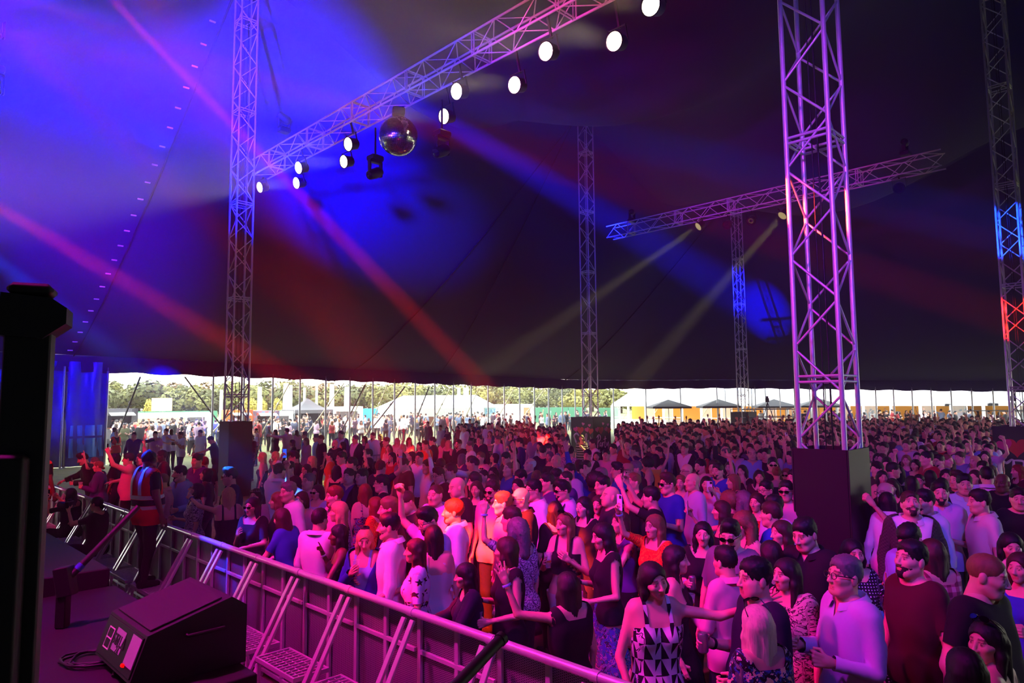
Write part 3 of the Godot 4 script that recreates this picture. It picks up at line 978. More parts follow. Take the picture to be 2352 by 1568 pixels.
func build_barrier() -> void:
	# stage barrier units side by side along v = 3.25: rail, posts, mid rail, sheet, raked brace bars, step grate
	var w := 0.888
	var rail := MB.new()
	rail.tube([Vector3(-w / 2, 1.2, 0), Vector3(w / 2, 1.2, 0)], 0.031, 14)
	var rm := rail.mesh()
	var cap := MB.new()
	cap.tube([Vector3(-0.03, 1.2, 0), Vector3(0.03, 1.2, 0)], 0.036, 14)
	var capm := cap.mesh()
	var post := MB.new()
	post.box(Vector3(0, 0.59, -0.06), Vector3(0.045, 1.16, 0.03), Basis(), 0.006)
	var pm := post.mesh()
	var mid := MB.new()
	mid.box(Vector3(0, 0.90, -0.055), Vector3(w - 0.05, 0.035, 0.025), Basis(), 0.005)
	mid.box(Vector3(0, 0.08, -0.055), Vector3(w - 0.05, 0.035, 0.025), Basis(), 0.005)
	var mm := mid.mesh()
	var sheet := MB.new()
	sheet.box(Vector3(0, 0.60, -0.082), Vector3(w - 0.01, 1.14, 0.006), Basis(), 0.002)
	var sm := sheet.mesh()
	var brace := MB.new()
	var top := Vector3(0, 1.155, 0.03)
	var foot := Vector3(0, 0.03, 0.64)
	brace.box((top + foot) * 0.5, Vector3(0.05, (top - foot).length(), 0.028), Basis(Vector3.RIGHT, -atan2(foot.z - top.z, top.y - foot.y)), 0.006)
	var bm := brace.mesh()
	var grate := MB.new()
	for k in 2:
		grate.box(Vector3(0, 0, 0.155 * (2 * k - 1)), Vector3(0.70, 0.04, 0.02), Basis(), 0.004)
		grate.box(Vector3(0.34 * (2 * k - 1), 0, 0), Vector3(0.02, 0.04, 0.30), Basis(), 0.004)
	for k in 11: grate.box(Vector3(-0.28 + 0.056 * k, 0.008, 0), Vector3(0.012, 0.018, 0.30), Basis(), 0.002)
	for k in 4: grate.box(Vector3(0, 0.004, -0.09 + 0.06 * k), Vector3(0.66, 0.012, 0.01), Basis(), 0.002)
	var gm := grate.mesh()
	var base := MB.new()
	base.box(Vector3(0, 0.012, 0.32), Vector3(w - 0.02, 0.02, 0.72), Basis(), 0.004)
	var bsm := base.mesh()
	var leg := MB.new()
	leg.box(Vector3(0, 0.26, 0), Vector3(0.03, 0.50, 0.03), Basis(), 0.004)
	var lm := leg.mesh()
	var names := ["nearest unit, running out of the picture's bottom edge", "second unit from the bottom edge", "third unit, crossed by the black boom", "unit under the dark fringed woman's elbow", "unit beside the tulip blouse", "unit before the blonde woman in the blazer", "unit under the woman lifting one finger", "unit before the white shirted back", "unit under the bright blue t-shirt", "unit next to that, nearer the sunglasses woman", "unit before the blonde pointing woman", "unit before the glittery top", "unit between the guard and the glittery top", "unit directly behind the security guard", "unit on the guard's far side", "unit under the pink t-shirt photographer", "unit under the fair haired woman at the far rail", "unit under the tousled man", "last unit seen, beside the second guard"]
	for k in names.size():
		var t := thing("crowd_barrier", Transform3D(Basis(W(-1, 0), Vector3.UP, W(0, -1)), W(2.14 + w * k, 3.25)))
		put("top_rail", rm, M.rail, t)
		put("rail_joint", capm, M.rail, t, Transform3D(Basis(), Vector3(w / 2, 0, 0)))
		for x in [-0.42, 0.02]: put("post", pm, M.rail, t, Transform3D(Basis(), Vector3(x, 0, 0)))
		put("mid_rail", mm, M.rail, t)
		put("perforated_sheet", sm, M.sheet, t)
		for x in [-0.39, 0.39]: put("brace_bar", bm, M.rail, t, Transform3D(Basis(), Vector3(x, 0, 0)))
		var st := put("step_grate", gm, M.rail, t, Transform3D(Basis(), Vector3(0, 0.55, 0.29)))
		for x in [-0.33, 0.33]: put("step_leg", lm, M.rail, st, Transform3D(Basis(), Vector3(x, -0.54, 0.14)))
		put("base_plate", bsm, M.sheet, t)
		tag(t, "silver stage barrier with raked bars, " + names[k], "barrier", "stage barrier units")

func build_stage() -> void:
	# black decks and boxes at the stage edge, in the lower corner
	var mb := MB.new()
	mb.box(Vector3(0, 0.56, 0), Vector3(3.0, 1.12, 5.0), Basis(), 0.015)
	var deck := put("stage_deck", mb.mesh(), M.deck, null, Transform3D(Basis(W(-1, 0), Vector3.UP, W(0, -1)), W(4.27 + 0.30, 2.0 - 2.5)))
	# the deck's own axes: x towards lower u, z towards the back of the stage
	deck.transform.origin = W(4.27 - 0.0 + 1.5 - 0.0, -0.5)
	tag(deck, "black stage deck under the floor monitor at the lower corner", "stage deck")
	mb = MB.new()
	mb.box(Vector3(0, 0.64, 0), Vector3(6.0, 1.28, 4.95), Basis(), 0.015)
	tag(put("stage_deck", mb.mesh(), M.deck, null, Transform3D(Basis(W(-1, 0), Vector3.UP, W(0, -1)), W(7.27 + 3.0 + 0.02, -0.52))), "higher black deck farther along the stage edge", "stage deck")
	mb = MB.new()
	mb.box(Vector3(0, 0.56, 0), Vector3(7.0, 1.12, 2.0), Basis(), 0.015)
	tag(put("stage_deck", mb.mesh(), M.deck, null, Transform3D(Basis(W(-1, 0), Vector3.UP, W(0, -1)), W(0.75, -1.75))), "black stage wing deck below the camera, out of view", "stage deck")
	wedge()
	# black equipment column with a bracket and carry handle, close to the camera
	var c := thing("equipment_column", Transform3D(Basis(Vector3.UP, 0.45), at_d(58, 1000, 2.6) * Vector3(1, 0, 1) + Vector3(0, 1.12, 0)))
	mb = MB.new()
	mb.box(Vector3(0, 1.04, 0), Vector3(0.15, 2.08, 0.12), Basis(), 0.01)
	put("mast", mb.mesh(), M.matte_black, c)
	mb = MB.new()
	mb.solid([Vector2(-0.09, 1.94), Vector2(0.05, 1.93), Vector2(0.125, 1.99), Vector2(0.125, 2.05), Vector2(0.075, 2.085), Vector2(-0.085, 2.10)], -0.085, 0.085)
	put("bracket", mb.mesh(), M.matte_black, c)
	mb = MB.new()
	mb.box(Vector3(0.0, 2.12, 0), Vector3(0.15, 0.05, 0.13), Basis(), 0.02)
	put("cap", mb.mesh(), M.matte_black, c)
	mb = MB.new()
	mb.tube([Vector3(-0.09, 2.06, 0.05), Vector3(-0.14, 2.06, 0.05), Vector3(-0.14, 1.99, 0.05), Vector3(-0.09, 1.99, 0.05)], 0.014, 8)
	put("handle", mb.mesh(), M.matte_black, c)
	mb = MB.new()
	mb.box(Vector3(-0.05, 0.75, 0.03), Vector3(0.16, 1.5, 0.22), Basis(), 0.02)
	put("side_box", mb.mesh(), M.matte_black, c)
	tag(c, "tall black equipment column with bracket and handle at the picture's side", "equipment")
	# booms
	var b := thing("boom", Transform3D(Basis(), at_d(160, 1325, 5.2)))
	mb = MB.new()
	var e := at_d(318, 1163, 5.6) - b.position
	mb.tube([Vector3.ZERO, e * 0.5, e], [0.026, 0.024, 0.022], 10)
	put("tube", mb.mesh(), M.matte_black, b)
	mb = MB.new()
	mb.box(Vector3(-0.03, -0.03, 0), Vector3(0.12, 0.22, 0.10), Basis(Vector3.BACK, 0.2), 0.01)
	mb.box(Vector3(-0.04, (1.12 - b.position.y) * 0.5, 0), Vector3(0.08, b.position.y - 1.12, 0.08), Basis(), 0.01)
	put("clamp_block", mb.mesh(), M.matte_black, b)
	mb = MB.new()
	mb.tube([e * 0.10, e * 0.17], 0.029, 10)
	put("blue_tape", mb.mesh(), fabric("blue"), b)
	tag(b, "black boom arm slanting up across the pit in front of the security guard", "boom")
	var b2 := thing("boom", Transform3D(Basis(), at_d(985, 1640, 2.6)))
	mb = MB.new()
	e = at_d(1152, 1466, 3.0) - b2.position
	mb.tube([e * -0.5, Vector3.ZERO, e * 0.5, e], 0.026, 12)
	put("tube", mb.mesh(), M.matte_black, b2)
	mb = MB.new()
	mb.tube([e * 0.97, e * 1.02], 0.030, 12)
	put("end_cap", mb.mesh(), M.matte_black, b2)
	tag(b2, "thick black padded boom poking up over the rail at the bottom edge", "boom")
	# unlit lamps in the corner
	moving_head(at_d(-14, 20, 13.0), at_d(300, 200, 9.0), "dark stage lamp cut by the picture's upper corner", false)
	moving_head(at_d(-16, 150, 13.0), at_d(300, 300, 9.0), "dark stage lamp just below the corner lamp", false)
	# the upstage truss that carries the washes, out of view
	var t := thing("lamp_truss", Transform3D(Basis(Vector3.UP.cross(W(-1, 0)), W(-1, 0), Vector3.UP).orthonormalized(), W(22.0, -0.5, 8.05)))
	truss(t, 22.0, 0.4, 1.1, M.alu, [])
	tag(t, "stage truss above and behind the camera that carries the colour washes", "truss")

func wedge() -> void:
	# floor monitor lying on the deck: baffle slopes towards the stage, connector plate on its near end
	# local x runs down the stage (towards lower u), z towards the back of the stage
	var t := thing("floor_monitor", Transform3D(Basis(W(-1, 0), Vector3.UP, W(0, -1)), W(4.86, 1.66, 1.125)))
	var mb := MB.new()
	mb.solid([Vector2(-0.36, 0.0), Vector2(0.24, 0.0), Vector2(0.33, 0.05), Vector2(0.24, 0.30), Vector2(-0.26, 0.43), Vector2(-0.36, 0.36)], -0.36, 0.36, Basis(Vector3.UP, -PI / 2))
	put("cabinet", mb.mesh(), M.cabinet, t)
	mb = MB.new()
	mb.box(Vector3.ZERO, Vector3(0.64, 0.012, 0.44), Basis(), 0.004)
	put("grille", mb.mesh(), M.grille, t, Transform3D(Basis(Vector3.RIGHT, 0.254), Vector3(0, 0.371, 0.0)))
	# the sloping end plate and what is stuck on it: plate axes x along the stage, y up the slope, z out of it
	var pb := Basis(Vector3.RIGHT, -atan2(0.09, 0.25))
	var pl := thing_part(t, "end_plate", Transform3D(pb, Vector3(0, 0.178, 0.289)))
	mb = MB.new()
	mb.box(Vector3.ZERO, Vector3(0.68, 0.23, 0.01), Basis(), 0.003)
	put("plate", mb.mesh(), M.matte_black, pl)
	mb = MB.new()
	mb.box(Vector3(-0.02, 0.02, 0.006), Vector3(0.17, 0.13, 0.002), Basis(), 0.0005)
	put("sticker", mb.mesh(), M.sticker, pl)
	mb = MB.new()
	mb.box(Vector3(0.25, 0.02, 0.006), Vector3(0.16, 0.17, 0.002), Basis(), 0.0005)
	put("handle_recess", mb.mesh(), M.sticker, pl)
	for q in [["MLA", 0.085, 0.035, 0.02], ["SE", 0.085, -0.055, 0.02], ["24", 0.06, 0.03, -0.03]]:
		var tm := TextMesh.new()
		var f := SystemFont.new()
		f.font_names = PackedStringArray(["Droid Sans"])
		f.font_weight = 700
		tm.font = f
		tm.text = q[0]
		tm.font_size = 48
		tm.pixel_size = q[1] / 48.0
		tm.depth = 0.003
		put("sticker_lettering", tm, M.matte_black, pl, Transform3D(Basis(), Vector3(q[2] - 0.02, q[3], 0.008)))
	mb = MB.new()
	for y in [-0.06, 0.0, 0.06]:
		mb.box(Vector3(-0.20, y, 0.006), Vector3(0.10, 0.008, 0.002), Basis(), 0.0005)
	for x in [-0.25, -0.15]: mb.box(Vector3(x, 0, 0.006), Vector3(0.008, 0.128, 0.002), Basis(), 0.0005)
	put("white_label", mb.mesh(), M.script, pl)
	mb = MB.new()
	mb.box(Vector3(0.2, -0.07, 0.012), Vector3(0.03, 0.02, 0.02), Basis(), 0.004)
	put("signal_light", mb.mesh(), M.red_led, pl)
	mb = MB.new()
	mb.tube([Vector3(0.36, 0.26, -0.20), Vector3(0.40, 0.26, -0.20), Vector3(0.40, 0.26, 0.02), Vector3(0.36, 0.26, 0.02)], 0.012, 8)
	put("handle", mb.mesh(), M.matte_black, t)
	tag(t, "black wedge floor monitor with white stickers on its end plate", "speaker")
	# a coil of cable by it
	mb = MB.new()
	var coil := []
	for k in 60:
		var a := k * 0.42
		coil.append(Vector3(cos(a) * (0.17 + 0.05 * sin(k * 0.7)), 0.012 + 0.0002 * k, sin(a) * (0.14 + 0.04 * cos(k * 0.53))))
	coil.append(Vector3(0.3, 0.012, 0.3))
	mb.tube(coil, 0.008, 6)
	tag(put("cable", mb.mesh(), M.matte_black, null, Transform3D(Basis(), at_h(215, 1515, 1.125))), "black cable coiled loosely on the deck beside the monitor", "cable")

func steel_fence(u: float, v: float, turn: float, n: int, label: String) -> void:
	# pedestrian barrier: round frame with upright bars
	var t := thing("steel_fence", Transform3D(Basis(Vector3.UP, turn), W(u, v)))
	var w := 2.2
	var mb := MB.new()
	mb.tube([Vector3(-w / 2, 0.12, 0), Vector3(-w / 2, 1.0, 0), Vector3(-w / 2 + 0.08, 1.08, 0), Vector3(w / 2 - 0.08, 1.08, 0), Vector3(w / 2, 1.0, 0), Vector3(w / 2, 0.12, 0)], 0.022, 8)
	mb.tube([Vector3(-w / 2, 0.2, 0), Vector3(w / 2, 0.2, 0)], 0.018, 8)
	for s in [-0.8, 0.8]: mb.tube([Vector3(s, 0.02, -0.3), Vector3(s, 0.2, 0), Vector3(s, 0.02, 0.3)], 0.016, 6)
	put("frame", mb.mesh(), M.galvanised, t)
	for k in n:
		rod(t, "bar", Vector3(-w / 2 + w * (k + 1.0) / (n + 1), 0.2, 0), Vector3(-w / 2 + w * (k + 1.0) / (n + 1), 1.08, 0), 0.009, M.galvanised)
	tag(t, label, "fence")

func pos_on(px: float, d: float) -> Vector3:   # ground point seen in that column at that depth
	var p := at_d(px, 924.0, d)
	return Vector3(p.x, 0.0, p.z)

func facing(p: Vector3) -> Basis:   # local +z towards the camera side
	return Basis(Vector3.UP, atan2(-p.x, -p.z))

func crown_mesh(seed_n: int, tall: float) -> ArrayMesh:
	# a crown of many leaf sprays on a lumpy volume
	var r := RandomNumberGenerator.new()
	r.seed = 100 + seed_n
	var mb := MB.new()
	var lobes := []
	for k in 9:
		var a := r.randf() * TAU
		var h := r.randf()
		lobes.append([Vector3(cos(a) * (1.0 - h * 0.6) * 2.4, 2.2 + h * tall, sin(a) * (1.0 - h * 0.6) * 2.4), 1.3 + r.randf() * 0.9])
	lobes.append([Vector3(0, 2.6 + tall * 0.4, 0), 2.3])
	for l in lobes:
		for i in 95:
			var z := r.randf_range(-1, 1)
			var a := r.randf() * TAU
			var q := sqrt(1.0 - z * z)
			var nn := Vector3(q * cos(a), z, q * sin(a))
			var c: Vector3 = l[0] + nn * l[1] * r.randf_range(0.75, 1.08)
			var x := nn.cross(Vector3(r.randf_range(-1, 1), r.randf_range(-1, 1), r.randf_range(-1, 1))).normalized()
			var y := nn.cross(x)
			var s := r.randf_range(0.22, 0.48)
			var id := []
			for w in [[-1, 0], [-0.2, -0.7], [1, 0.1], [0.1, 0.8]]:
				id.append(mb.vert(c + (x * w[0] + y * w[1]) * s + nn * 0.1 * w[0], nn))
			mb.quad(id[0], id[1], id[2], id[3])
	return mb.mesh()

func build_outside() -> void:
	# trees along the skyline
	var crowns := []
	for k in 5: crowns.append(crown_mesh(k, 2.6 + 0.7 * k))
	var trunk := MB.new()
	trunk.tube([Vector3(0, -0.1, 0), Vector3(0.1, 1.6, 0), Vector3(0, 3.6, 0.1)], [0.32, 0.24, 0.14], 8)
	var tm := trunk.mesh()
	var kinds := ["dark_leaf", "mid_leaf", "pale_leaf", "brown_leaf"]
	var said := ["dark green tree in the line behind the showground", "mid green tree in the line behind the showground", "pale yellow green tree in the line behind the showground", "brownish tree in the line behind the showground"]
	for row in 2:
		var px := 205.0 + row * 12
		while px < 1440.0:
			var d := (150.0 if row == 0 else 172.0) + rng.randf_range(-8, 8)
			var top: float = lerp(8.4, 6.6, clamp((px - 250) / 1100.0, 0.0, 1.0)) + rng.randf_range(-0.8, 0.9) + (1.4 if row else 0.0)
			if px > 1150: top -= 0.6
			var kind: int = [0, 1, 0, 3, 1, 0, 1][rng.randi() % 7] if px < 900 else [1, 2, 0, 1, 2][rng.randi() % 5]
			var k := rng.randi() % 5
			var sc := top / (4.6 + 2.6 + 0.7 * k)
			var t := thing("tree", Transform3D(Basis(Vector3.UP, rng.randf() * TAU).scaled(Vector3(sc * 1.25, sc, sc * 1.25)), pos_on(px, d)))
			put("crown", crowns[k], M[kinds[kind]], t)
			put("trunk", tm, M.bark, t)
			tag(t, said[kind], "tree", kinds[kind].split("_")[0] + " trees behind the showground")
			px += rng.randf_range(26, 40)
	for q in [[572, 930], [583, 926], [603, 928], [640, 928], [345, 930]]:
		var t := thing("sapling", Transform3D(Basis().scaled(Vector3(0.32, 0.55, 0.32)), pos_on(q[0], 118)))
		put("crown", crowns[0], M.yellow_leaf, t)
		put("trunk", tm, M.bark, t)
		tag(t, "small yellowing sapling before the tree line", "tree", "saplings before the tree line")
	# floodlight columns
	for q in [[508, 895, 0.26], [596, 888, 0.34], [598, 910, 0.3], [657, 880, 0.50], [668, 884, 0.22], [699, 890, 0.2], [727, 885, 0.2], [762, 882, 0.38], [796, 888, 0.4], [1074, 888, 0.18], [1054, 890, 0.3], [1068, 890, 0.3]]:
		var p := pos_on(q[0], 105)
		var h: float = at_d(q[0], q[1], 105).y
		var mb := MB.new()
		mb.tube([Vector3.ZERO, Vector3(0, h, 0)], [q[2] * 1.05, q[2] * 0.85], 10)
		tag(put("column", mb.mesh(), M.pale_paint, null, Transform3D(Basis(), p)), "pale tall column standing before the tree line", "column", "pale columns before the tree line")
	# green hoarding fence, panel by panel
	for seg in [[250, 500, 84], [580, 720, 84], [1185, 1345, 88], [1372, 1420, 78]]:
		var px: float = seg[0]
		var t := thing("hoarding", Transform3D(Basis(), pos_on(px, seg[2])))
		var a := pos_on(seg[0], seg[2])
		var b := pos_on(seg[1], seg[2])
		var n := int(a.distance_to(b) / 2.4) + 1
		for k in n:
			var mb := MB.new()
			mb.box(Vector3(0, 0.95, 0), Vector3(a.distance_to(b) / n - 0.05, 1.9, 0.06), Basis(), 0.01)
			put("panel", mb.mesh(), M.green_board, t, Transform3D(look(a, b) * Basis(Vector3.UP, PI / 2), a.lerp(b, (k + 0.5) / n) - a))
		tag(t, {250: "green hoarding fence behind the food stalls at the curtain side", 580: "green hoarding fence behind the dark gazebo", 1185: "green hoarding fence beside the white cabins", 1372: "short green hoarding behind the painted box"}[seg[0]], "fence")
	gazebo()
	white_tent()
	food_stalls()
	long_marquee()
	for k in 24:
		var px := 1140.0 + k * 8.6 + rng.randf_range(-2, 2)
		car(px, 120.0 + (k % 3) * 6.0, k)
	umbrella(1535, 917, 60.0, "black umbrella nearest the painted box, before the long white marquee")
	umbrella(1650, 916, 60.0, "second black umbrella along, between two truss towers")
	umbrella(1778, 916, 60.0, "black umbrella just behind the camera operator")
	umbrella(1880, 914, 58.0, "black umbrella seen through the big tower")
	umbrella(2216, 909, 54.0, "large black umbrella far along the white marquee")
	umbrella(2318, 907, 52.0, "last black umbrella by the edge tower")
	platform(1690, 1835, 45.0, "raised camera platform with silver rails beside the far plinth")
	platform(2255, 2400, 33.0, "raised camera platform with silver rails behind the edge tower")
	steel_fence(18.9, 12.6, PI / 4 + 0.15, 18, "silver crowd fence nearest the slim plinth")
	steel_fence(18.0, 14.4, PI / 4 + 0.3, 18, "silver crowd fence in the middle, with a shirt hung over it")
	hung_shirt()
	steel_fence(16.9, 16.1, PI / 4 + 0.3, 18, "silver crowd fence under the light blue t-shirt")

func hung_shirt() -> void:
	# a pale shirt thrown over the middle fence
	var c := W(18.0, 14.4)
	var t := thing("hung_shirt", Transform3D(Basis(Vector3.UP, PI / 4 + 0.3), c))
	var mb := MB.new()
	var pts := []
	for j in 15:
		var s := (j - 7) / 7.0
		for i in 9:
			var x := -0.1 + 0.5 * i / 8.0
			pts.append(Vector3(x + 0.02 * sin(j * 1.3), 1.115 - absf(s) * 0.62 - 0.03 * sin(i * 1.9) * absf(s), (0.03 + 0.05 * absf(s) + 0.02 * sin(i * 2.4)) * (1.0 if s > 0 else -1.0)))
	mb.sheet(pts, 9)
	put("cloth", mb.mesh(), fabric("lilac"), t)
	mb = MB.new()
	pts = []
	for j in 8:
		for i in 4: pts.append(Vector3(0.42 + 0.05 * i, 1.1 - 0.075 * j, 0.06 + 0.02 * sin(i * 2.0 + j)))
	mb.sheet(pts, 4)
	put("sleeve", mb.mesh(), fabric("lilac"), t)
	tag(t, "pale lilac shirt hung over the middle crowd fence", "shirt")

func cloth_panel(mb: MB, a: Vector3, b: Vector3, c: Vector3, d: Vector3) -> void:
	var pts := []
	for j in 5:
		for i in 9:
			var p := a.lerp(b, i / 8.0).lerp(d.lerp(c, i / 8.0), j / 4.0)
			pts.append(p - Vector3(0, 0.05 * sin(PI * i / 8.0) * sin(PI * j / 4.0), 0))
	mb.sheet(pts, 9)

func gazebo() -> void:
	var p := pos_on(706, 62)
	var t := thing("gazebo", Transform3D(facing(p) * Basis(Vector3.UP, 0.35), p))
	var s := 1.75
	var mb := MB.new()
	var top := Vector3(0, 3.25, 0)
	for k in 4:
		var a := Vector3(s, 2.15, s).rotated(Vector3.UP, k * PI / 2)
		var b := Vector3(s, 2.15, s).rotated(Vector3.UP, (k + 1) * PI / 2)
		var pts := []
		for j in 6:
			for i in 7:
				var e := a.lerp(b, i / 6.0)
				var q := e.lerp(top, j / 5.0)
				q.y -= 0.22 * sin(PI * j / 5.0)
				pts.append(q)
		mb.sheet(pts, 7)
		cloth_panel(mb, a, b, b - Vector3(0, 0.3, 0), a - Vector3(0, 0.3, 0))
	put("canopy", mb.mesh(), M.grey_cloth, t)
	for k in 4:
		var a := Vector3(s, 0, s).rotated(Vector3.UP, k * PI / 2)
		rod(t, "leg", a, a + Vector3(0, 2.2, 0), 0.03, M.galvanised)
	mb = MB.new()
	cloth_panel(mb, Vector3(s, 2.15, s), Vector3(s, 2.15, -s), Vector3(s, 0, -s), Vector3(s, 0, s))
	cloth_panel(mb, Vector3(s, 2.15, -s), Vector3(-s, 2.15, -s), Vector3(-s, 0, -s), Vector3(s, 0, -s))
	put("side_wall", mb.mesh(), M.grey_cloth, t)
	tag(t, "dark grey pop up gazebo with a pointed roof beyond the side poles", "gazebo")

func white_tent() -> void:
	var p := pos_on(1000, 74)
	var t := thing("marquee", Transform3D(facing(p) * Basis(Vector3.UP, -0.1), p))
	var w := 6.6
	var dp := 5.0
	var mb := MB.new()
	cloth_panel(mb, Vector3(-w, 2.1, 0), Vector3(w, 2.1, 0), Vector3(w - 2.4, 3.5, -dp), Vector3(-w + 2.4, 3.5, -dp))
	cloth_panel(mb, Vector3(-w + 2.4, 3.5, -dp), Vector3(w - 2.4, 3.5, -dp), Vector3(w, 2.1, -dp * 2), Vector3(-w, 2.1, -dp * 2))
	cloth_panel(mb, Vector3(-w, 2.1, -dp * 2), Vector3(-w, 2.1, 0), Vector3(-w + 2.4, 3.5, -dp), Vector3(-w + 2.4, 3.5, -dp))
	cloth_panel(mb, Vector3(w, 2.1, 0), Vector3(w, 2.1, -dp * 2), Vector3(w - 2.4, 3.5, -dp), Vector3(w - 2.4, 3.5, -dp))
	put("roof", mb.mesh(), M.white_pvc, t)
	mb = MB.new()
	cloth_panel(mb, Vector3(-w, 2.1, -dp * 2), Vector3(w, 2.1, -dp * 2), Vector3(w, 0, -dp * 2), Vector3(-w, 0, -dp * 2))
	cloth_panel(mb, Vector3(-w, 2.1, 0), Vector3(-w, 2.1, -dp * 2), Vector3(-w, 0, -dp * 2), Vector3(-w, 0, 0))
	cloth_panel(mb, Vector3(-w, 2.1, 0.0), Vector3(-w + 2.6, 2.1, 0.0), Vector3(-w + 2.6, 0, 0.0), Vector3(-w, 0, 0.0))
	put("wall", mb.mesh(), M.white_pvc, t)
	for x in [-w, -3.2, 0.0, 3.2, w]: rod(t, "pole", Vector3(x, 0, 0.05), Vector3(x, 2.1, 0.05), 0.05, M.pale_paint)
	mb = MB.new()
	mb.box(Vector3(1.2, 0.55, -3.0), Vector3(7.0, 1.1, 0.6), Basis(), 0.03)
	put("bar_counter", mb.mesh(), M.brown_wood, t)
	tag(t, "white marquee with a hipped roof and open dark front, mid distance", "marquee")
	for k in 3:
		var c := pos_on([1150, 1180, 1208][k], 80)
		var o := thing("cabin", Transform3D(facing(c), c))
		mb = MB.new()
		mb.box(Vector3(0, 1.25, 0), Vector3(1.7, 2.3, 2.2), Basis(), 0.05)
		put("body", mb.mesh(), M.white_pvc, o)
		mb = MB.new()
		mb.box(Vector3(0.1, 1.1, 1.11), Vector3(0.75, 1.85, 0.05), Basis(), 0.01)
		put("door", mb.mesh(), M.tan_door if k == 2 else M.pale_paint, o)
		tag(o, ["white cabin touching the marquee's end", "middle white cabin of three", "white cabin with a tan door"][k], "cabin")
	var bp := pos_on(849, 66)
	var b := thing("banner", Transform3D(facing(bp), bp))
	mb = MB.new()
	mb.box(Vector3(0, 1.25, 0), Vector3(1.55, 1.85, 0.02), Basis(), 0.004)
	put("print", mb.mesh(), M.banner, b)
	for s in [-0.8, 0.8]: rod(b, "post", Vector3(s, 0, 0), Vector3(s, 2.25, 0), 0.03, M.galvanised)
	tag(b, "blue and white printed banner standing before the white marquee", "banner")
	bp = pos_on(1128, 78)
	b = thing("banner", Transform3D(facing(bp), bp))
	mb = MB.new()
	mb.box(Vector3(0, 1.35, 0), Vector3(1.5, 1.4, 0.02), Basis(), 0.004)
	put("print", mb.mesh(), M.pale_banner, b)
	for s in [-0.78, 0.78]: rod(b, "post", Vector3(s, 0, 0), Vector3(s, 2.1, 0), 0.03, M.galvanised)
	var tm := script_text("BAR", 0.7)
	tm.font.font_italic = false
	put("lettering", tm, M.banner, b, Transform3D(Basis(), Vector3(0, 1.6, 0.02)))
	tag(b, "pale banner reading BAR at the end of the white marquee", "banner")

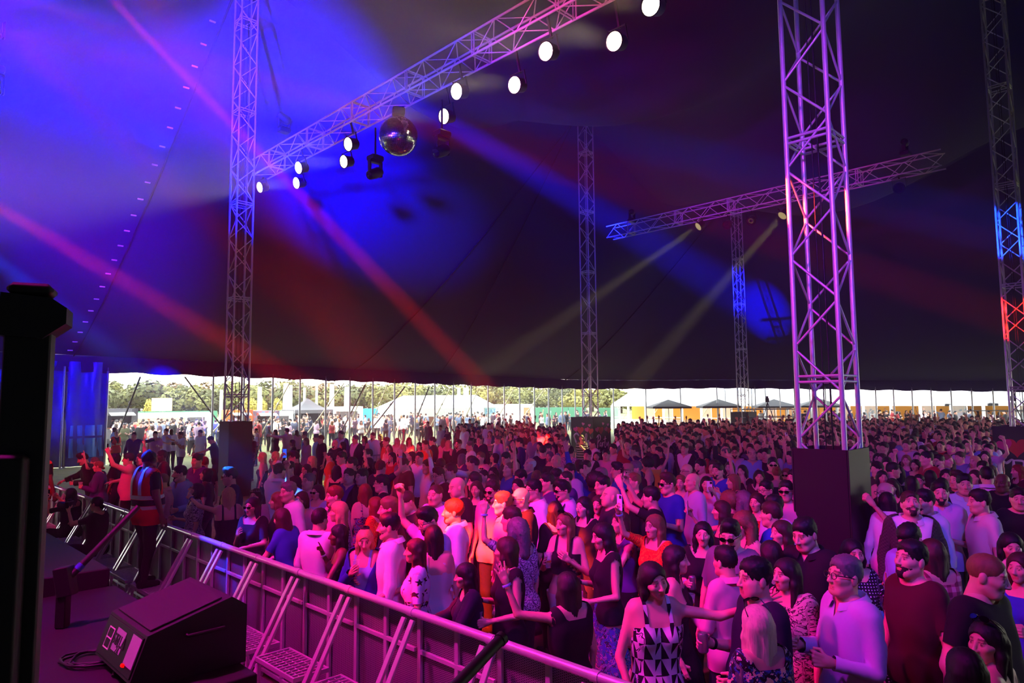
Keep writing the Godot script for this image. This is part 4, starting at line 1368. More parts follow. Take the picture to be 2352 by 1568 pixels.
func food_stalls() -> void:
	# diner trailer with a glowing sign board on its roof
	var p := pos_on(365, 50)
	var t := thing("food_trailer", Transform3D(facing(p), p))
	var mb := MB.new()
	mb.box(Vector3(0, 1.9, -1.2), Vector3(4.0, 0.5, 2.2), Basis(), 0.2)
	mb.box(Vector3(0, 0.45, -1.2), Vector3(4.0, 0.9, 2.2), Basis(), 0.05)
	mb.box(Vector3(0, 1.4, -2.2), Vector3(4.0, 1.2, 0.2), Basis(), 0.05)
	mb.box(Vector3(-1.9, 1.4, -1.2), Vector3(0.2, 1.2, 2.2), Basis(), 0.05)
	mb.box(Vector3(1.9, 1.4, -1.2), Vector3(0.2, 1.2, 2.2), Basis(), 0.05)
	put("body", mb.mesh(), M.white_pvc, t)
	mb = MB.new()
	mb.box(Vector3(0.2, 2.75, -0.3), Vector3(1.35, 0.95, 0.12), Basis(), 0.02)
	put("sign", mb.mesh(), M.sign_glow, t)
	for k in 6:
		var bm := SphereMesh.new()
		bm.radius = 0.07; bm.height = 0.14; bm.radial_segments = 12; bm.rings = 6
		put("bulb", bm, M.bulb_glow, t, Transform3D(Basis(), Vector3(-1.5 + 0.6 * k, 1.58, -0.35)))
	mb = MB.new()
	mb.box(Vector3(0, 1.0, -0.02), Vector3(3.8, 0.06, 0.4), Basis(), 0.01)
	put("counter", mb.mesh(), M.brown_wood, t)
	tag(t, "white diner trailer with a glowing sign on its roof and warm bulbs", "food trailer")
	var ol := OmniLight3D.new()
	ol.name = "trailer_bulb_light"
	ol.position = t.transform * Vector3(0, 1.55, -0.9)
	ol.light_color = Color(1.0, 0.72, 0.35)
	ol.light_energy = 6.0
	ol.omni_range = 40.0
	ol.light_size = 0.2
	ol.shadow_enabled = true
	add_child(ol)
	for q in [[336, 978, 45.0, "DINER", "brown wooden sandwich board reading DINER before the trailer"], [306, 946, 49.0, "DINER", "upright menu board reading DINER by the grey trailer"]]:
		var bp := pos_on(q[0], q[2])
		var b := thing("sign_board", Transform3D(facing(bp) * Basis(Vector3.RIGHT, -0.1), bp))
		mb = MB.new()
		mb.box(Vector3(0, 0.75, 0), Vector3(0.75, 1.0, 0.04), Basis(), 0.01)
		put("board", mb.mesh(), M.brown_wood if q[2] < 48 else M.pale_paint, b)
		for s in [-0.3, 0.3]: rod(b, "leg", Vector3(s, 0, 0), Vector3(s, 0.4, 0), 0.025, M.brown_wood)
		var tm := script_text(q[3], 0.24)
		tm.font.font_italic = false
		put("lettering", tm, M.bark, b, Transform3D(Basis(), Vector3(0, 0.75, 0.025)))
		tag(b, q[4], "sign board")
	# grey trailer and stalls
	for q in [[268, 46.0, 2.2, 2.3, "grey_cloth", "grey box trailer beside the blue curtain"], [432, 56.0, 3.4, 1.9, "white_pvc", "long low white trailer behind the friends' row"], [545, 52.0, 1.9, 2.1, "orange_stall", "orange fronted food stall behind the slim plinth"], [606, 54.0, 2.0, 2.0, "graffiti", "food stall painted with bright graffiti past the slim plinth"], [638, 58.0, 2.2, 1.9, "white_pvc", "white catering trailer next to the graffiti stall"], [792, 64.0, 3.0, 2.2, "white_pvc", "white panel van parked beside the blue banner"]]:
		var c := pos_on(q[0], q[1])
		var o := thing("food_stall" if q[1] != 64.0 else "van", Transform3D(facing(c) * Basis(Vector3.UP, 0.2), c))
		# a hollow body with a real serving opening in its front
		var hw: float = q[2] * 0.5
		var h0: float = 0.2 + q[3] * 0.44
		var h1: float = 0.2 + q[3] * 0.80
		var top: float = 0.2 + q[3]
		mb = MB.new()
		mb.box(Vector3(0, (0.2 + top) * 0.5, -0.97), Vector3(q[2], q[3], 0.06), Basis(), 0.02)
		mb.box(Vector3(0, top - 0.03, 0), Vector3(q[2], 0.06, 2.0), Basis(), 0.02)
		mb.box(Vector3(0, 0.23, 0), Vector3(q[2], 0.06, 2.0), Basis(), 0.02)
		for s in [-1.0, 1.0]:
			mb.box(Vector3((hw - 0.03) * s, (0.2 + top) * 0.5, 0), Vector3(0.06, q[3], 2.0), Basis(), 0.02)
			mb.box(Vector3(hw * 0.82 * s, (0.2 + top) * 0.5, 0.97), Vector3(q[2] * 0.18, q[3], 0.06), Basis(), 0.02)
		mb.box(Vector3(0, (0.2 + h0) * 0.5, 0.97), Vector3(q[2], h0 - 0.2, 0.06), Basis(), 0.02)
		mb.box(Vector3(0, (h1 + top) * 0.5, 0.97), Vector3(q[2], top - h1, 0.06), Basis(), 0.02)
		put("body", mb.mesh(), M[q[4]], o)
		mb = MB.new()
		mb.box(Vector3(0, h0 + 0.02, 0.9), Vector3(q[2] * 0.64, 0.04, 0.34), Basis(), 0.01)
		mb.box(Vector3(0, h0 - 0.02, -0.6), Vector3(q[2] * 0.8, 0.05, 0.5), Basis(), 0.01)
		put("counter", mb.mesh(), M.brown_wood, o)
		mb = MB.new()
		mb.box(Vector3(0.1, q[3] * 0.85 + 0.2, 1.35), Vector3(q[2] * 0.66, 0.05, 0.7), Basis(Vector3.RIGHT, 0.25), 0.01)
		put("awning", mb.mesh(), M.pale_paint, o)
		for s in [-0.3, 0.3]:
			mb = MB.new()
			mb.lathe(Vector3(q[2] * s, 0.28, 1.0), [Vector2(0.001, -0.08), Vector2(0.26, -0.08), Vector2(0.28, 0.0), Vector2(0.26, 0.08), Vector2(0.001, 0.08)], 16, Basis(Vector3.RIGHT, PI / 2))
			put("wheel", mb.mesh(), M.matte_black, o)
		tag(o, q[5], "food stall" if q[1] != 64.0 else "van")

func car(px: float, d: float, k: int) -> void:
	var p := pos_on(px, d)
	var t := thing("car", Transform3D(facing(p) * Basis(Vector3.UP, 1.2 + 0.1 * (k % 3)), p))
	var key := "car_mesh"
	if not M.has(key):
		var mb := MB.new()
		mb.solid([Vector2(-2.1, 0.3), Vector2(2.1, 0.3), Vector2(2.15, 0.75), Vector2(1.1, 0.95), Vector2(-1.9, 1.0), Vector2(-2.15, 0.7)], -0.85, 0.85)
		M.car_mesh = mb.mesh()
		mb = MB.new()
		mb.solid([Vector2(-1.7, 0.98), Vector2(1.0, 0.94), Vector2(0.35, 1.45), Vector2(-1.2, 1.48)], -0.72, 0.72)
		M.cabin_mesh = mb.mesh()
		mb = MB.new()
		mb.lathe(Vector3.ZERO, [Vector2(0.001, -0.1), Vector2(0.3, -0.1), Vector2(0.32, 0.0), Vector2(0.3, 0.1), Vector2(0.001, 0.1)], 14, Basis(Vector3.RIGHT, PI / 2))
		M.wheel_mesh = mb.mesh()
	put("body", M.car_mesh, M[["car_white", "car_silver", "car_dark", "car_blue", "car_silver", "car_white", "car_red"][k % 7]], t)
	put("cabin", M.cabin_mesh, M.lamp_dark, t)
	for x in [-1.35, 1.35]:
		for z in [-0.8, 0.8]: put("wheel", M.wheel_mesh, M.matte_black, t, Transform3D(Basis(), Vector3(x, 0.32, z)))
	var c: String = ["white", "silver", "dark", "blue", "silver", "white", "red"][k % 7]
	tag(t, "small %s car in the far car park" % c, "car", "%s cars in the far car park" % c)

func umbrella(px: float, py: float, d: float, label: String) -> void:
	var p := pos_on(px, d)
	var h: float = at_d(px, py, d).y
	var t := thing("umbrella", Transform3D(facing(p) * Basis(Vector3.UP, 0.2), p))
	var mb := MB.new()
	var s := 1.65
	var top := Vector3(0, h, 0)
	for k in 4:
		var a := Vector3(s, h - 0.62, s).rotated(Vector3.UP, k * PI / 2)
		var b := Vector3(s, h - 0.62, s).rotated(Vector3.UP, (k + 1) * PI / 2)
		mb.face([a, b, top])
		mb.face([a, b, b - Vector3(0, 0.16, 0), a - Vector3(0, 0.16, 0)])
	put("canopy", mb.mesh(), M.umbrella_cloth, t)
	rod(t, "pole", Vector3.ZERO, top, 0.035, M.pale_paint)
	mb = MB.new()
	mb.box(Vector3(0, 0.06, 0), Vector3(0.7, 0.12, 0.7), Basis(), 0.02)
	put("base", mb.mesh(), M.matte_black, t)
	for k in 4:
		rod(t, "rib", top - Vector3(0, 0.1, 0), Vector3(s, h - 0.66, s).rotated(Vector3.UP, k * PI / 2), 0.015, M.pale_paint)
	tag(t, label, "umbrella")

func long_marquee() -> void:
	# long white hospitality marquee with glazed bays and yellow inner wall, and its picket fence
	var a := at_d(1405, 920, 74.0)
	var b := at_d(2600, 910, 46.0)
	a.y = 0; b.y = 0
	var n := 20
	var t := thing("hospitality_marquee", Transform3D(look(a, b) * Basis(Vector3.UP, PI / 2), a))
	var l := a.distance_to(b) / n
	# local x along the front from a to b; z towards the camera
	var sx := 1.0 if (t.transform.basis.x.dot(b - a) > 0) else -1.0
	var out := 1.0 if t.transform.basis.z.dot(EYE - a) > 0 else -1.0
	var mb := MB.new()
	for k in n:
		var x0 := sx * l * k
		var x1 := sx * l * (k + 1)
		cloth_panel(mb, Vector3(x0, 2.35, 0), Vector3(x1, 2.35, 0), Vector3(x1, 5.2, -8 * out), Vector3(x0, 5.2, -8 * out))
		cloth_panel(mb, Vector3(x0, 2.38, 0.02 * out), Vector3(x1, 2.38, 0.02 * out), Vector3(x1, 2.1, 0.02 * out), Vector3(x0, 2.1, 0.02 * out))
	put("roof", mb.mesh(), M.white_pvc, t)
	mb = MB.new()
	mb.box(Vector3(sx * l * n * 0.5, 1.2, -4.0 * out), Vector3(l * n, 2.4, 0.1), Basis(), 0.02)
	mb.box(Vector3(sx * l * n * 0.5, 0.05, -2.0 * out), Vector3(l * n, 0.1, 4.0), Basis(), 0.02)
	put("inner_wall", mb.mesh(), M.yellow_wall, t)
	for k in n + 1:
		mb = MB.new()
		mb.box(Vector3(sx * l * k, 1.1, 0), Vector3(0.22, 2.2, 0.12), Basis(), 0.01)
		put("upright", mb.mesh(), M.white_pvc, t)
	for k in n:
		if k % 3 == 1: continue
		mb = MB.new()
		mb.box(Vector3(sx * l * (k + 0.5), 1.25, 0), Vector3(0.07, 1.9, 0.06), Basis(), 0.005)
		mb.box(Vector3(sx * l * (k + 0.5), 0.95, 0), Vector3(l - 0.22, 0.07, 0.06), Basis(), 0.005)
		put("glazing_bar", mb.mesh(), M.white_pvc, t)
		mb = MB.new()
		mb.box(Vector3(sx * l * (k + 0.25), 1.15, 0), Vector3(l * 0.5 - 0.15, 2.0, 0.012), Basis(), 0.002)
		put("pane", mb.mesh(), M.window_glass, t)
	tag(t, "long white hospitality marquee with glazed bays and a yellow back wall", "marquee")
	var f := thing("picket_fence", Transform3D(t.transform.basis, a + t.transform.basis.z * out * 7.0))
	for s in 4:
		mb = MB.new()
		var len := l * n / 4
		for k in int(len / 0.16):
			var x := sx * (len * s + 0.16 * k)
			mb.box(Vector3(x, 0.5, 0), Vector3(0.09, 1.0, 0.03), Basis(), 0.004)
		mb.box(Vector3(sx * len * (s + 0.5), 0.3, -0.03), Vector3(len, 0.07, 0.03), Basis(), 0.004)
		mb.box(Vector3(sx * len * (s + 0.5), 0.75, -0.03), Vector3(len, 0.07, 0.03), Basis(), 0.004)
		var o := put("pickets", mb.mesh(), M.white_pvc, f)
		o.set_meta("kind", "stuff")
	tag(f, "low white picket fence before the long marquee", "fence")

func platform(px0: float, px1: float, d: float, label: String) -> void:
	var a := pos_on(px0, d)
	var b := pos_on(px1, d)
	var t := thing("camera_platform", Transform3D(look(a, b) * Basis(Vector3.UP, PI / 2), (a + b) * 0.5))
	var w := a.distance_to(b)
	var mb := MB.new()
	mb.box(Vector3(0, 1.1, 0), Vector3(w, 0.1, 2.4), Basis(), 0.01)
	put("deck", mb.mesh(), M.deck, t)
	for x in [-0.5, -0.17, 0.17, 0.5]:
		for z in [-1.15, 1.15]:
			rod(t, "leg", Vector3(x * w, 0, z), Vector3(x * w, 1.1, z), 0.03, M.galvanised)
			rod(t, "rail_post", Vector3(x * w, 1.1, z), Vector3(x * w, 2.1, z), 0.024, M.galvanised)
	for z in [-1.15, 1.15]:
		for y in [1.6, 2.1]: rod(t, "guard_rail", Vector3(-0.5 * w, y, z), Vector3(0.5 * w, y, z), 0.024, M.galvanised)
	mb = MB.new()
	cloth_panel(mb, Vector3(-0.5 * w, 1.08, 1.2), Vector3(0.5 * w, 1.08, 1.2), Vector3(0.5 * w, 0.05, 1.2), Vector3(-0.5 * w, 0.05, 1.2))
	cloth_panel(mb, Vector3(-0.5 * w, 1.08, -1.2), Vector3(0.5 * w, 1.08, -1.2), Vector3(0.5 * w, 0.05, -1.2), Vector3(-0.5 * w, 0.05, -1.2))
	put("skirt", mb.mesh(), M.matte_black, t)
	tag(t, label, "platform")
	# broadcast camera on its tripod
	var at := (a + b) * 0.5 if px0 < 2000 else a.lerp(b, 0.5)
	var c := thing("broadcast_camera", Transform3D(facing(at), at + Vector3(0, 1.15, 0)))
	mb = MB.new()
	mb.box(Vector3(0, 1.55, 0), Vector3(0.22, 0.28, 0.55), Basis(), 0.03)
	mb.box(Vector3(0, 1.75, -0.12), Vector3(0.16, 0.12, 0.2), Basis(), 0.02)
	put("camera_body", mb.mesh(), M.matte_black, c)
	mb = MB.new()
	mb.box(Vector3(0, 1.55, 0.45), Vector3(0.24, 0.24, 0.4), Basis(), 0.03)
	put("lens", mb.mesh(), M.matte_black, c)
	for k in 3:
		var e := Vector3(0.5, 0, 0).rotated(Vector3.UP, k * TAU / 3 + 0.4)
		rod(c, "tripod_leg", Vector3(0, 1.4, 0), e, 0.025, M.matte_black)
	tag(c, "broadcast camera on a tripod on the %s" % ("platform beside the far plinth" if px0 < 2000 else "platform behind the edge tower"), "camera")

func far_crowd() -> void:
	# everyone too small to pick out: rows beyond the people built one by one, and the showground
	var root := thing("distant_crowd")
	root.set_meta("kind", "stuff")
	root.set_meta("label", "packed distant crowd beyond the nearer dancers and out on the showground")
	var meshes := []
	for k in 12:
		var sex := "m" if k % 2 == 0 else "f"
		var q := {"sex": sex, "l": ["down", "down", "cup", "fold", "fist_up", "up"][k % 6], "r": ["down", "cup", "down", "fold", "down", "up"][k % 6]}
		var d := body(q, 0.036)
		# one mesh, a surface for each of skin, top, legs and hair; the tops take each figure's own colour
		var all := ArrayMesh.new()
		for part in [[skin_mesh(d, sex, 0.036), M["crowd_skin_b" if k == 5 else "crowd_skin_a"], Transform3D()], [garment(d, ["shirt", "blouse", "tee", "vest_top", "tee", "tank"][k % 6]), M.crowd_cloth, Transform3D()], [garment(d, "trousers"), fabric(["black", "navy", "denim", "black"][k % 4]), Transform3D()], [hair(["short", "long", "quiff", "wavy", "short", "shoulder"][k % 6], 0.02), tone("crowd_hair", HAIRC[["black", "brown", "dark", "dark", "brown", "blonde", "brown", "black", "black", "fairhair", "dark", "brown"][k]], 0.7, false), d.head]]:
			if part[0] == null: continue
			var a: Array = part[0].surface_get_arrays(0)
			if part[2] != Transform3D():
				for i in a[Mesh.ARRAY_VERTEX].size():
					a[Mesh.ARRAY_VERTEX][i] = part[2] * a[Mesh.ARRAY_VERTEX][i]
					a[Mesh.ARRAY_NORMAL][i] = (part[2].basis * a[Mesh.ARRAY_NORMAL][i]).normalized()
			a[Mesh.ARRAY_COLOR] = null
			a[Mesh.ARRAY_TEX_UV] = null
			all.add_surface_from_arrays(Mesh.PRIMITIVE_TRIANGLES, a)
			all.surface_set_material(all.get_surface_count() - 1, part[1])
		meshes.append(all)
	var tf := []
	for k in 12: tf.append([])
	var r := RandomNumberGenerator.new()
	r.seed = 21
	var spots := []
	# in the tent: a jittered grid, kept clear of the people already placed
	var taken := {}
	for c in get_children():
		if c.has_meta("category") and c.get_meta("category") == "person":
			taken[Vector2i(int(c.position.x / 0.62), int(c.position.z / 0.62))] = true
	for i in 64:
		for j in 86:
			var u := -2.0 + i * 0.58 + r.randf_range(-0.2, 0.2)
			var v := 10.0 + j * 0.58 + r.randf_range(-0.2, 0.2)
			if u > 35.0 or v > 56.0: continue
			var lim: float = 13.5 if u < 14.0 else 16.0 + (u - 14.0) * 0.35
			var p := W(u, v)
			var px := 1176.0 + F * p.x / -p.z
			if px > 1990.0: lim = 11.5
			if v < lim: continue
			var far: float = 34.0 + r.randf_range(-1.5, 1.5) if px > 1300.0 else 31.5 + r.randf_range(-1.5, 2.0)
			if r.randf() < 0.05: far += 7.0
			if -p.z > far: continue
			if px > 1290.0 and px < 1415.0 and -p.z > 17.5: continue
			if px > 2270.0 and -p.z < 21.5: continue
			if px < 595.0 and -p.z < 22.0: continue
			if px < 560.0 or px > 2420.0: continue
			if px < 900.0 and u > 26.0 and r.randf() < 0.6: continue
			if Vector2(u - 20.7, v - 26.0).length() < 1.2 or Vector2(u - 3.6, v - 24.4).length() < 1.2 or Vector2(u - 21.0, v - 42.3).length() < 1.2: continue
			if px > 1685.0 and px < 1840.0 and -p.z > 43.0 and -p.z < 47.5: continue
			var key := Vector2i(int(p.x / 0.62), int(p.z / 0.62))
			if taken.has(key): continue
			if r.randf() < 0.12: continue
			spots.append([p, STAGE])
	# outside, loosely about the stalls
	for i in 620:
		var px := r.randf_range(255, 2352)
		var d := r.randf_range(38, 66) if px < 1400 else r.randf_range(50, 62)
		if px < 560.0: d = r.randf_range(36, 48)
		var p := pos_on(px, d)
		var uu := (-p.x - p.z) * 0.70711
		var vv := (p.x - p.z) * 0.70711
		if uu < 37.0 and vv < 58.0: continue
		spots.append([p, p + Vector3(r.randf_range(-9, 9), 0, r.randf_range(-9, 9))])
	for s in spots:
		var k := r.randi() % 12
		if k % 6 >= 4 and r.randf() < 0.6: k -= 4
		var dir: Vector3 = s[1] - s[0]
		var sc := (1.66 if k % 2 else 1.78) / 1.75 * r.randf_range(0.95, 1.05)
		tf[k].append([Transform3D(Basis(Vector3.UP, atan2(dir.x, dir.z) + r.randf_range(-0.5, 0.5)).scaled(Vector3.ONE * sc), s[0]), r.randi()])
	var tops := [Color(0.9, 0.88, 0.9), Color(0.05, 0.05, 0.06), Color(0.08, 0.1, 0.22), Color(0.75, 0.62, 0.72), Color(0.45, 0.5, 0.62), Color(0.1, 0.1, 0.12), Color(0.6, 0.12, 0.16), Color(0.3, 0.32, 0.4), Color(0.85, 0.84, 0.86), Color(0.24, 0.12, 0.2)]
	for k in 12:
		var mm := MultiMesh.new()
		mm.transform_format = MultiMesh.TRANSFORM_3D
		mm.use_colors = true
		mm.mesh = meshes[k]
		mm.instance_count = tf[k].size()
		for i in tf[k].size():
			mm.set_instance_transform(i, tf[k][i][0])
			mm.set_instance_color(i, tops[tf[k][i][1] % 10].srgb_to_linear())
		var o := MultiMeshInstance3D.new()
		o.name = "figures"
		o.multimesh = mm
		o.set_meta("kind", "stuff")
		root.add_child(o, true)

# ---------------------------------------------------------------- figures
# A figure is meshed from a field of joined tapered capsules (surface nets); clothes are the parts of that
# surface a garment covers, lifted off the skin and clipped along neckline, cuffs and hem.

class Field:
	var o: Vector3
	var c: float
	var nx: int
	var ny: int
	var nz: int
	var f := PackedFloat32Array()
	var id := PackedByteArray()
	var P := PackedVector3Array()
	var N := PackedVector3Array()
	var I := PackedInt32Array()
	var K := PackedByteArray()
	func setup(lo: Vector3, hi: Vector3, cell: float) -> void:
		c = cell
		o = lo - Vector3.ONE * cell * 2.0
		var s := (hi - lo) / cell
		nx = int(s.x) + 6; ny = int(s.y) + 6; nz = int(s.z) + 6
		f.resize(nx * ny * nz)
		f.fill(1.0)
		id.resize(nx * ny * nz)
	func capsule(a: Vector3, b: Vector3, ra: float, rb: float, k: float, code: int) -> void:
		var m: float = max(ra, rb) + c * 1.7 + k * 0.5
		var lo := (a.min(b) - Vector3.ONE * m - o) / c
		var hi := (a.max(b) + Vector3.ONE * m - o) / c
		var x0: int = max(0, int(lo.x)); var x1: int = min(nx - 1, int(hi.x) + 1)
		var y0: int = max(0, int(lo.y)); var y1: int = min(ny - 1, int(hi.y) + 1)
		var z0: int = max(0, int(lo.z)); var z1: int = min(nz - 1, int(hi.z) + 1)
		var ba := b - a
		var inv: float = 1.0 / max(ba.length_squared(), 1e-9)
		var dr := rb - ra
		var kk: float = 0.25 / k
		for z in range(z0, z1 + 1):
			for y in range(y0, y1 + 1):
				var at := (z * ny + y) * nx
				var p := o + Vector3(x0, y, z) * c - a
				for x in range(x0, x1 + 1):
					var h: float = clampf(p.dot(ba) * inv, 0.0, 1.0)
					var d: float = (p - ba * h).length() - ra - dr * h
					p.x += c
					var e: float = f[at + x]
					if d < e:
						id[at + x] = code
						var g: float = k - e + d
						f[at + x] = d - g * g * kk if g > 0.0 else d
					else:
						var g: float = k + e - d
						if g > 0.0: f[at + x] = e - g * g * kk
	func ellipsoid(q: Vector3, r: Vector3, k: float, code: int, cut := false) -> void:
		var m := r + Vector3.ONE * (c * 1.8 + k * 0.5)
		var lo := (q - m - o) / c
		var hi := (q + m - o) / c
		var x0: int = max(0, int(lo.x)); var x1: int = min(nx - 1, int(hi.x) + 1)
		var y0: int = max(0, int(lo.y)); var y1: int = min(ny - 1, int(hi.y) + 1)
		var z0: int = max(0, int(lo.z)); var z1: int = min(nz - 1, int(hi.z) + 1)
		var ir := Vector3.ONE / r
		var ir2 := ir * ir
		var kk: float = 0.25 / k
		for z in range(z0, z1 + 1):
			for y in range(y0, y1 + 1):
				var at := (z * ny + y) * nx
				var p := o + Vector3(x0, y, z) * c - q
				for x in range(x0, x1 + 1):
					var k0: float = (p * ir).length()
					var d: float = k0 * (k0 - 1.0) / maxf((p * ir2).length(), 1e-6)
					p.x += c
					var e: float = f[at + x]
					if cut:
						var g: float = k - absf(-d - e)
						f[at + x] = maxf(-d, e) + (g * g * kk if g > 0.0 else 0.0)
						continue
					if d < e: id[at + x] = code
					var g2: float = k - absf(d - e)
					f[at + x] = minf(d, e) - (g2 * g2 * kk if g2 > 0.0 else 0.0)
	func net() -> void:
		# one vertex in each cell the surface crosses, one quad round each crossed edge
		var sx := 1
		var sy := nx
		var sz := nx * ny
		var vid := PackedInt32Array()
		vid.resize(nx * ny * nz)
		vid.fill(-1)
		var far := c * 1.8
		for z in nz - 1:
			for y in ny - 1:
				var at := z * sz + y * sy
				for x in nx - 1:
					var i := at + x
					var a := f[i]
					if a > far or a < -far: continue
					var b := f[i + 1]; var d := f[i + sy]; var e := f[i + sy + 1]
					var g := f[i + sz]; var h := f[i + sz + 1]; var j := f[i + sz + sy]; var l := f[i + sz + sy + 1]
					var s := int(a < 0) + int(b < 0) + int(d < 0) + int(e < 0) + int(g < 0) + int(h < 0) + int(j < 0) + int(l < 0)
					if s == 0 or s == 8: continue
					var q := Vector3.ZERO
					var n := 0
					if (a < 0) != (b < 0): q += Vector3(a / (a - b), 0, 0); n += 1
					if (d < 0) != (e < 0): q += Vector3(d / (d - e), 1, 0); n += 1
					if (g < 0) != (h < 0): q += Vector3(g / (g - h), 0, 1); n += 1
					if (j < 0) != (l < 0): q += Vector3(j / (j - l), 1, 1); n += 1
					if (a < 0) != (d < 0): q += Vector3(0, a / (a - d), 0); n += 1
					if (b < 0) != (e < 0): q += Vector3(1, b / (b - e), 0); n += 1
					if (g < 0) != (j < 0): q += Vector3(0, g / (g - j), 1); n += 1
					if (h < 0) != (l < 0): q += Vector3(1, h / (h - l), 1); n += 1
					if (a < 0) != (g < 0): q += Vector3(0, 0, a / (a - g)); n += 1
					if (b < 0) != (h < 0): q += Vector3(1, 0, b / (b - h)); n += 1
					if (d < 0) != (j < 0): q += Vector3(0, 1, d / (d - j)); n += 1
					if (e < 0) != (l < 0): q += Vector3(1, 1, e / (e - l)); n += 1
					q /= n
					vid[i] = P.size()
					P.append(o + (Vector3(x, y, z) + q) * c)
					N.append(Vector3(b + e + h + l - a - d - g - j, d + e + j + l - a - b - g - h, g + h + j + l - a - b - d - e).normalized())
					K.append(id[i] if absf(a) < absf(l) else id[i + sz + sy + 1])
		for z in range(1, nz - 1):
			for y in range(1, ny - 1):
				var at := z * sz + y * sy
				for x in range(1, nx - 1):
					var i := at + x
					if vid[i] < 0: continue
					var a := f[i]
					for ax in 3:
						var st := sx if ax == 0 else (sy if ax == 1 else sz)
						if (a < 0) == (f[i + st] < 0): continue
						var s1 := sy if ax == 0 else (sz if ax == 1 else sx)
						var s2 := sz if ax == 0 else (sx if ax == 1 else sy)
						var v0 := vid[i]; var v1 := vid[i - s1]; var v2 := vid[i - s1 - s2]; var v3 := vid[i - s2]
						if v0 < 0 or v1 < 0 or v2 < 0 or v3 < 0: continue
						if a < 0:
							I.append_array(PackedInt32Array([v0, v2, v1, v0, v3, v2]))
						else:
							I.append_array(PackedInt32Array([v0, v1, v2, v0, v2, v3]))
		f.clear(); id.clear()

class Soup:
	# vertices with normal and colour, appended from fields or other soups
	var P := PackedVector3Array()
	var N := PackedVector3Array()
	var C := PackedColorArray()
	var T := PackedVector2Array()
	var I := PackedInt32Array()
	func add(s, at: Transform3D, flip := false) -> void:
		var n0 := P.size()
		var b := at.basis
		for i in s.P.size():
			P.append(at * s.P[i])
			N.append((b * s.N[i]).normalized())
			C.append(s.C[i] if i < s.C.size() else Color.WHITE)
		if flip:
			for i in range(0, s.I.size(), 3):
				I.append(n0 + s.I[i]); I.append(n0 + s.I[i + 2]); I.append(n0 + s.I[i + 1])
		else:
			for i in s.I: I.append(n0 + i)
	func mesh() -> ArrayMesh:
		var a := []
		a.resize(Mesh.ARRAY_MAX)
		a[Mesh.ARRAY_VERTEX] = P
		a[Mesh.ARRAY_NORMAL] = N
		if C.size() == P.size(): a[Mesh.ARRAY_COLOR] = C
		if T.size() == P.size(): a[Mesh.ARRAY_TEX_UV] = T
		a[Mesh.ARRAY_INDEX] = I
		var m := ArrayMesh.new()
		m.add_surface_from_arrays(Mesh.PRIMITIVE_TRIANGLES, a)
		return m

func soup_of(f: Field) -> Soup:
	f.net()
	var s := Soup.new()
	s.P = f.P; s.N = f.N; s.I = f.I
	return s

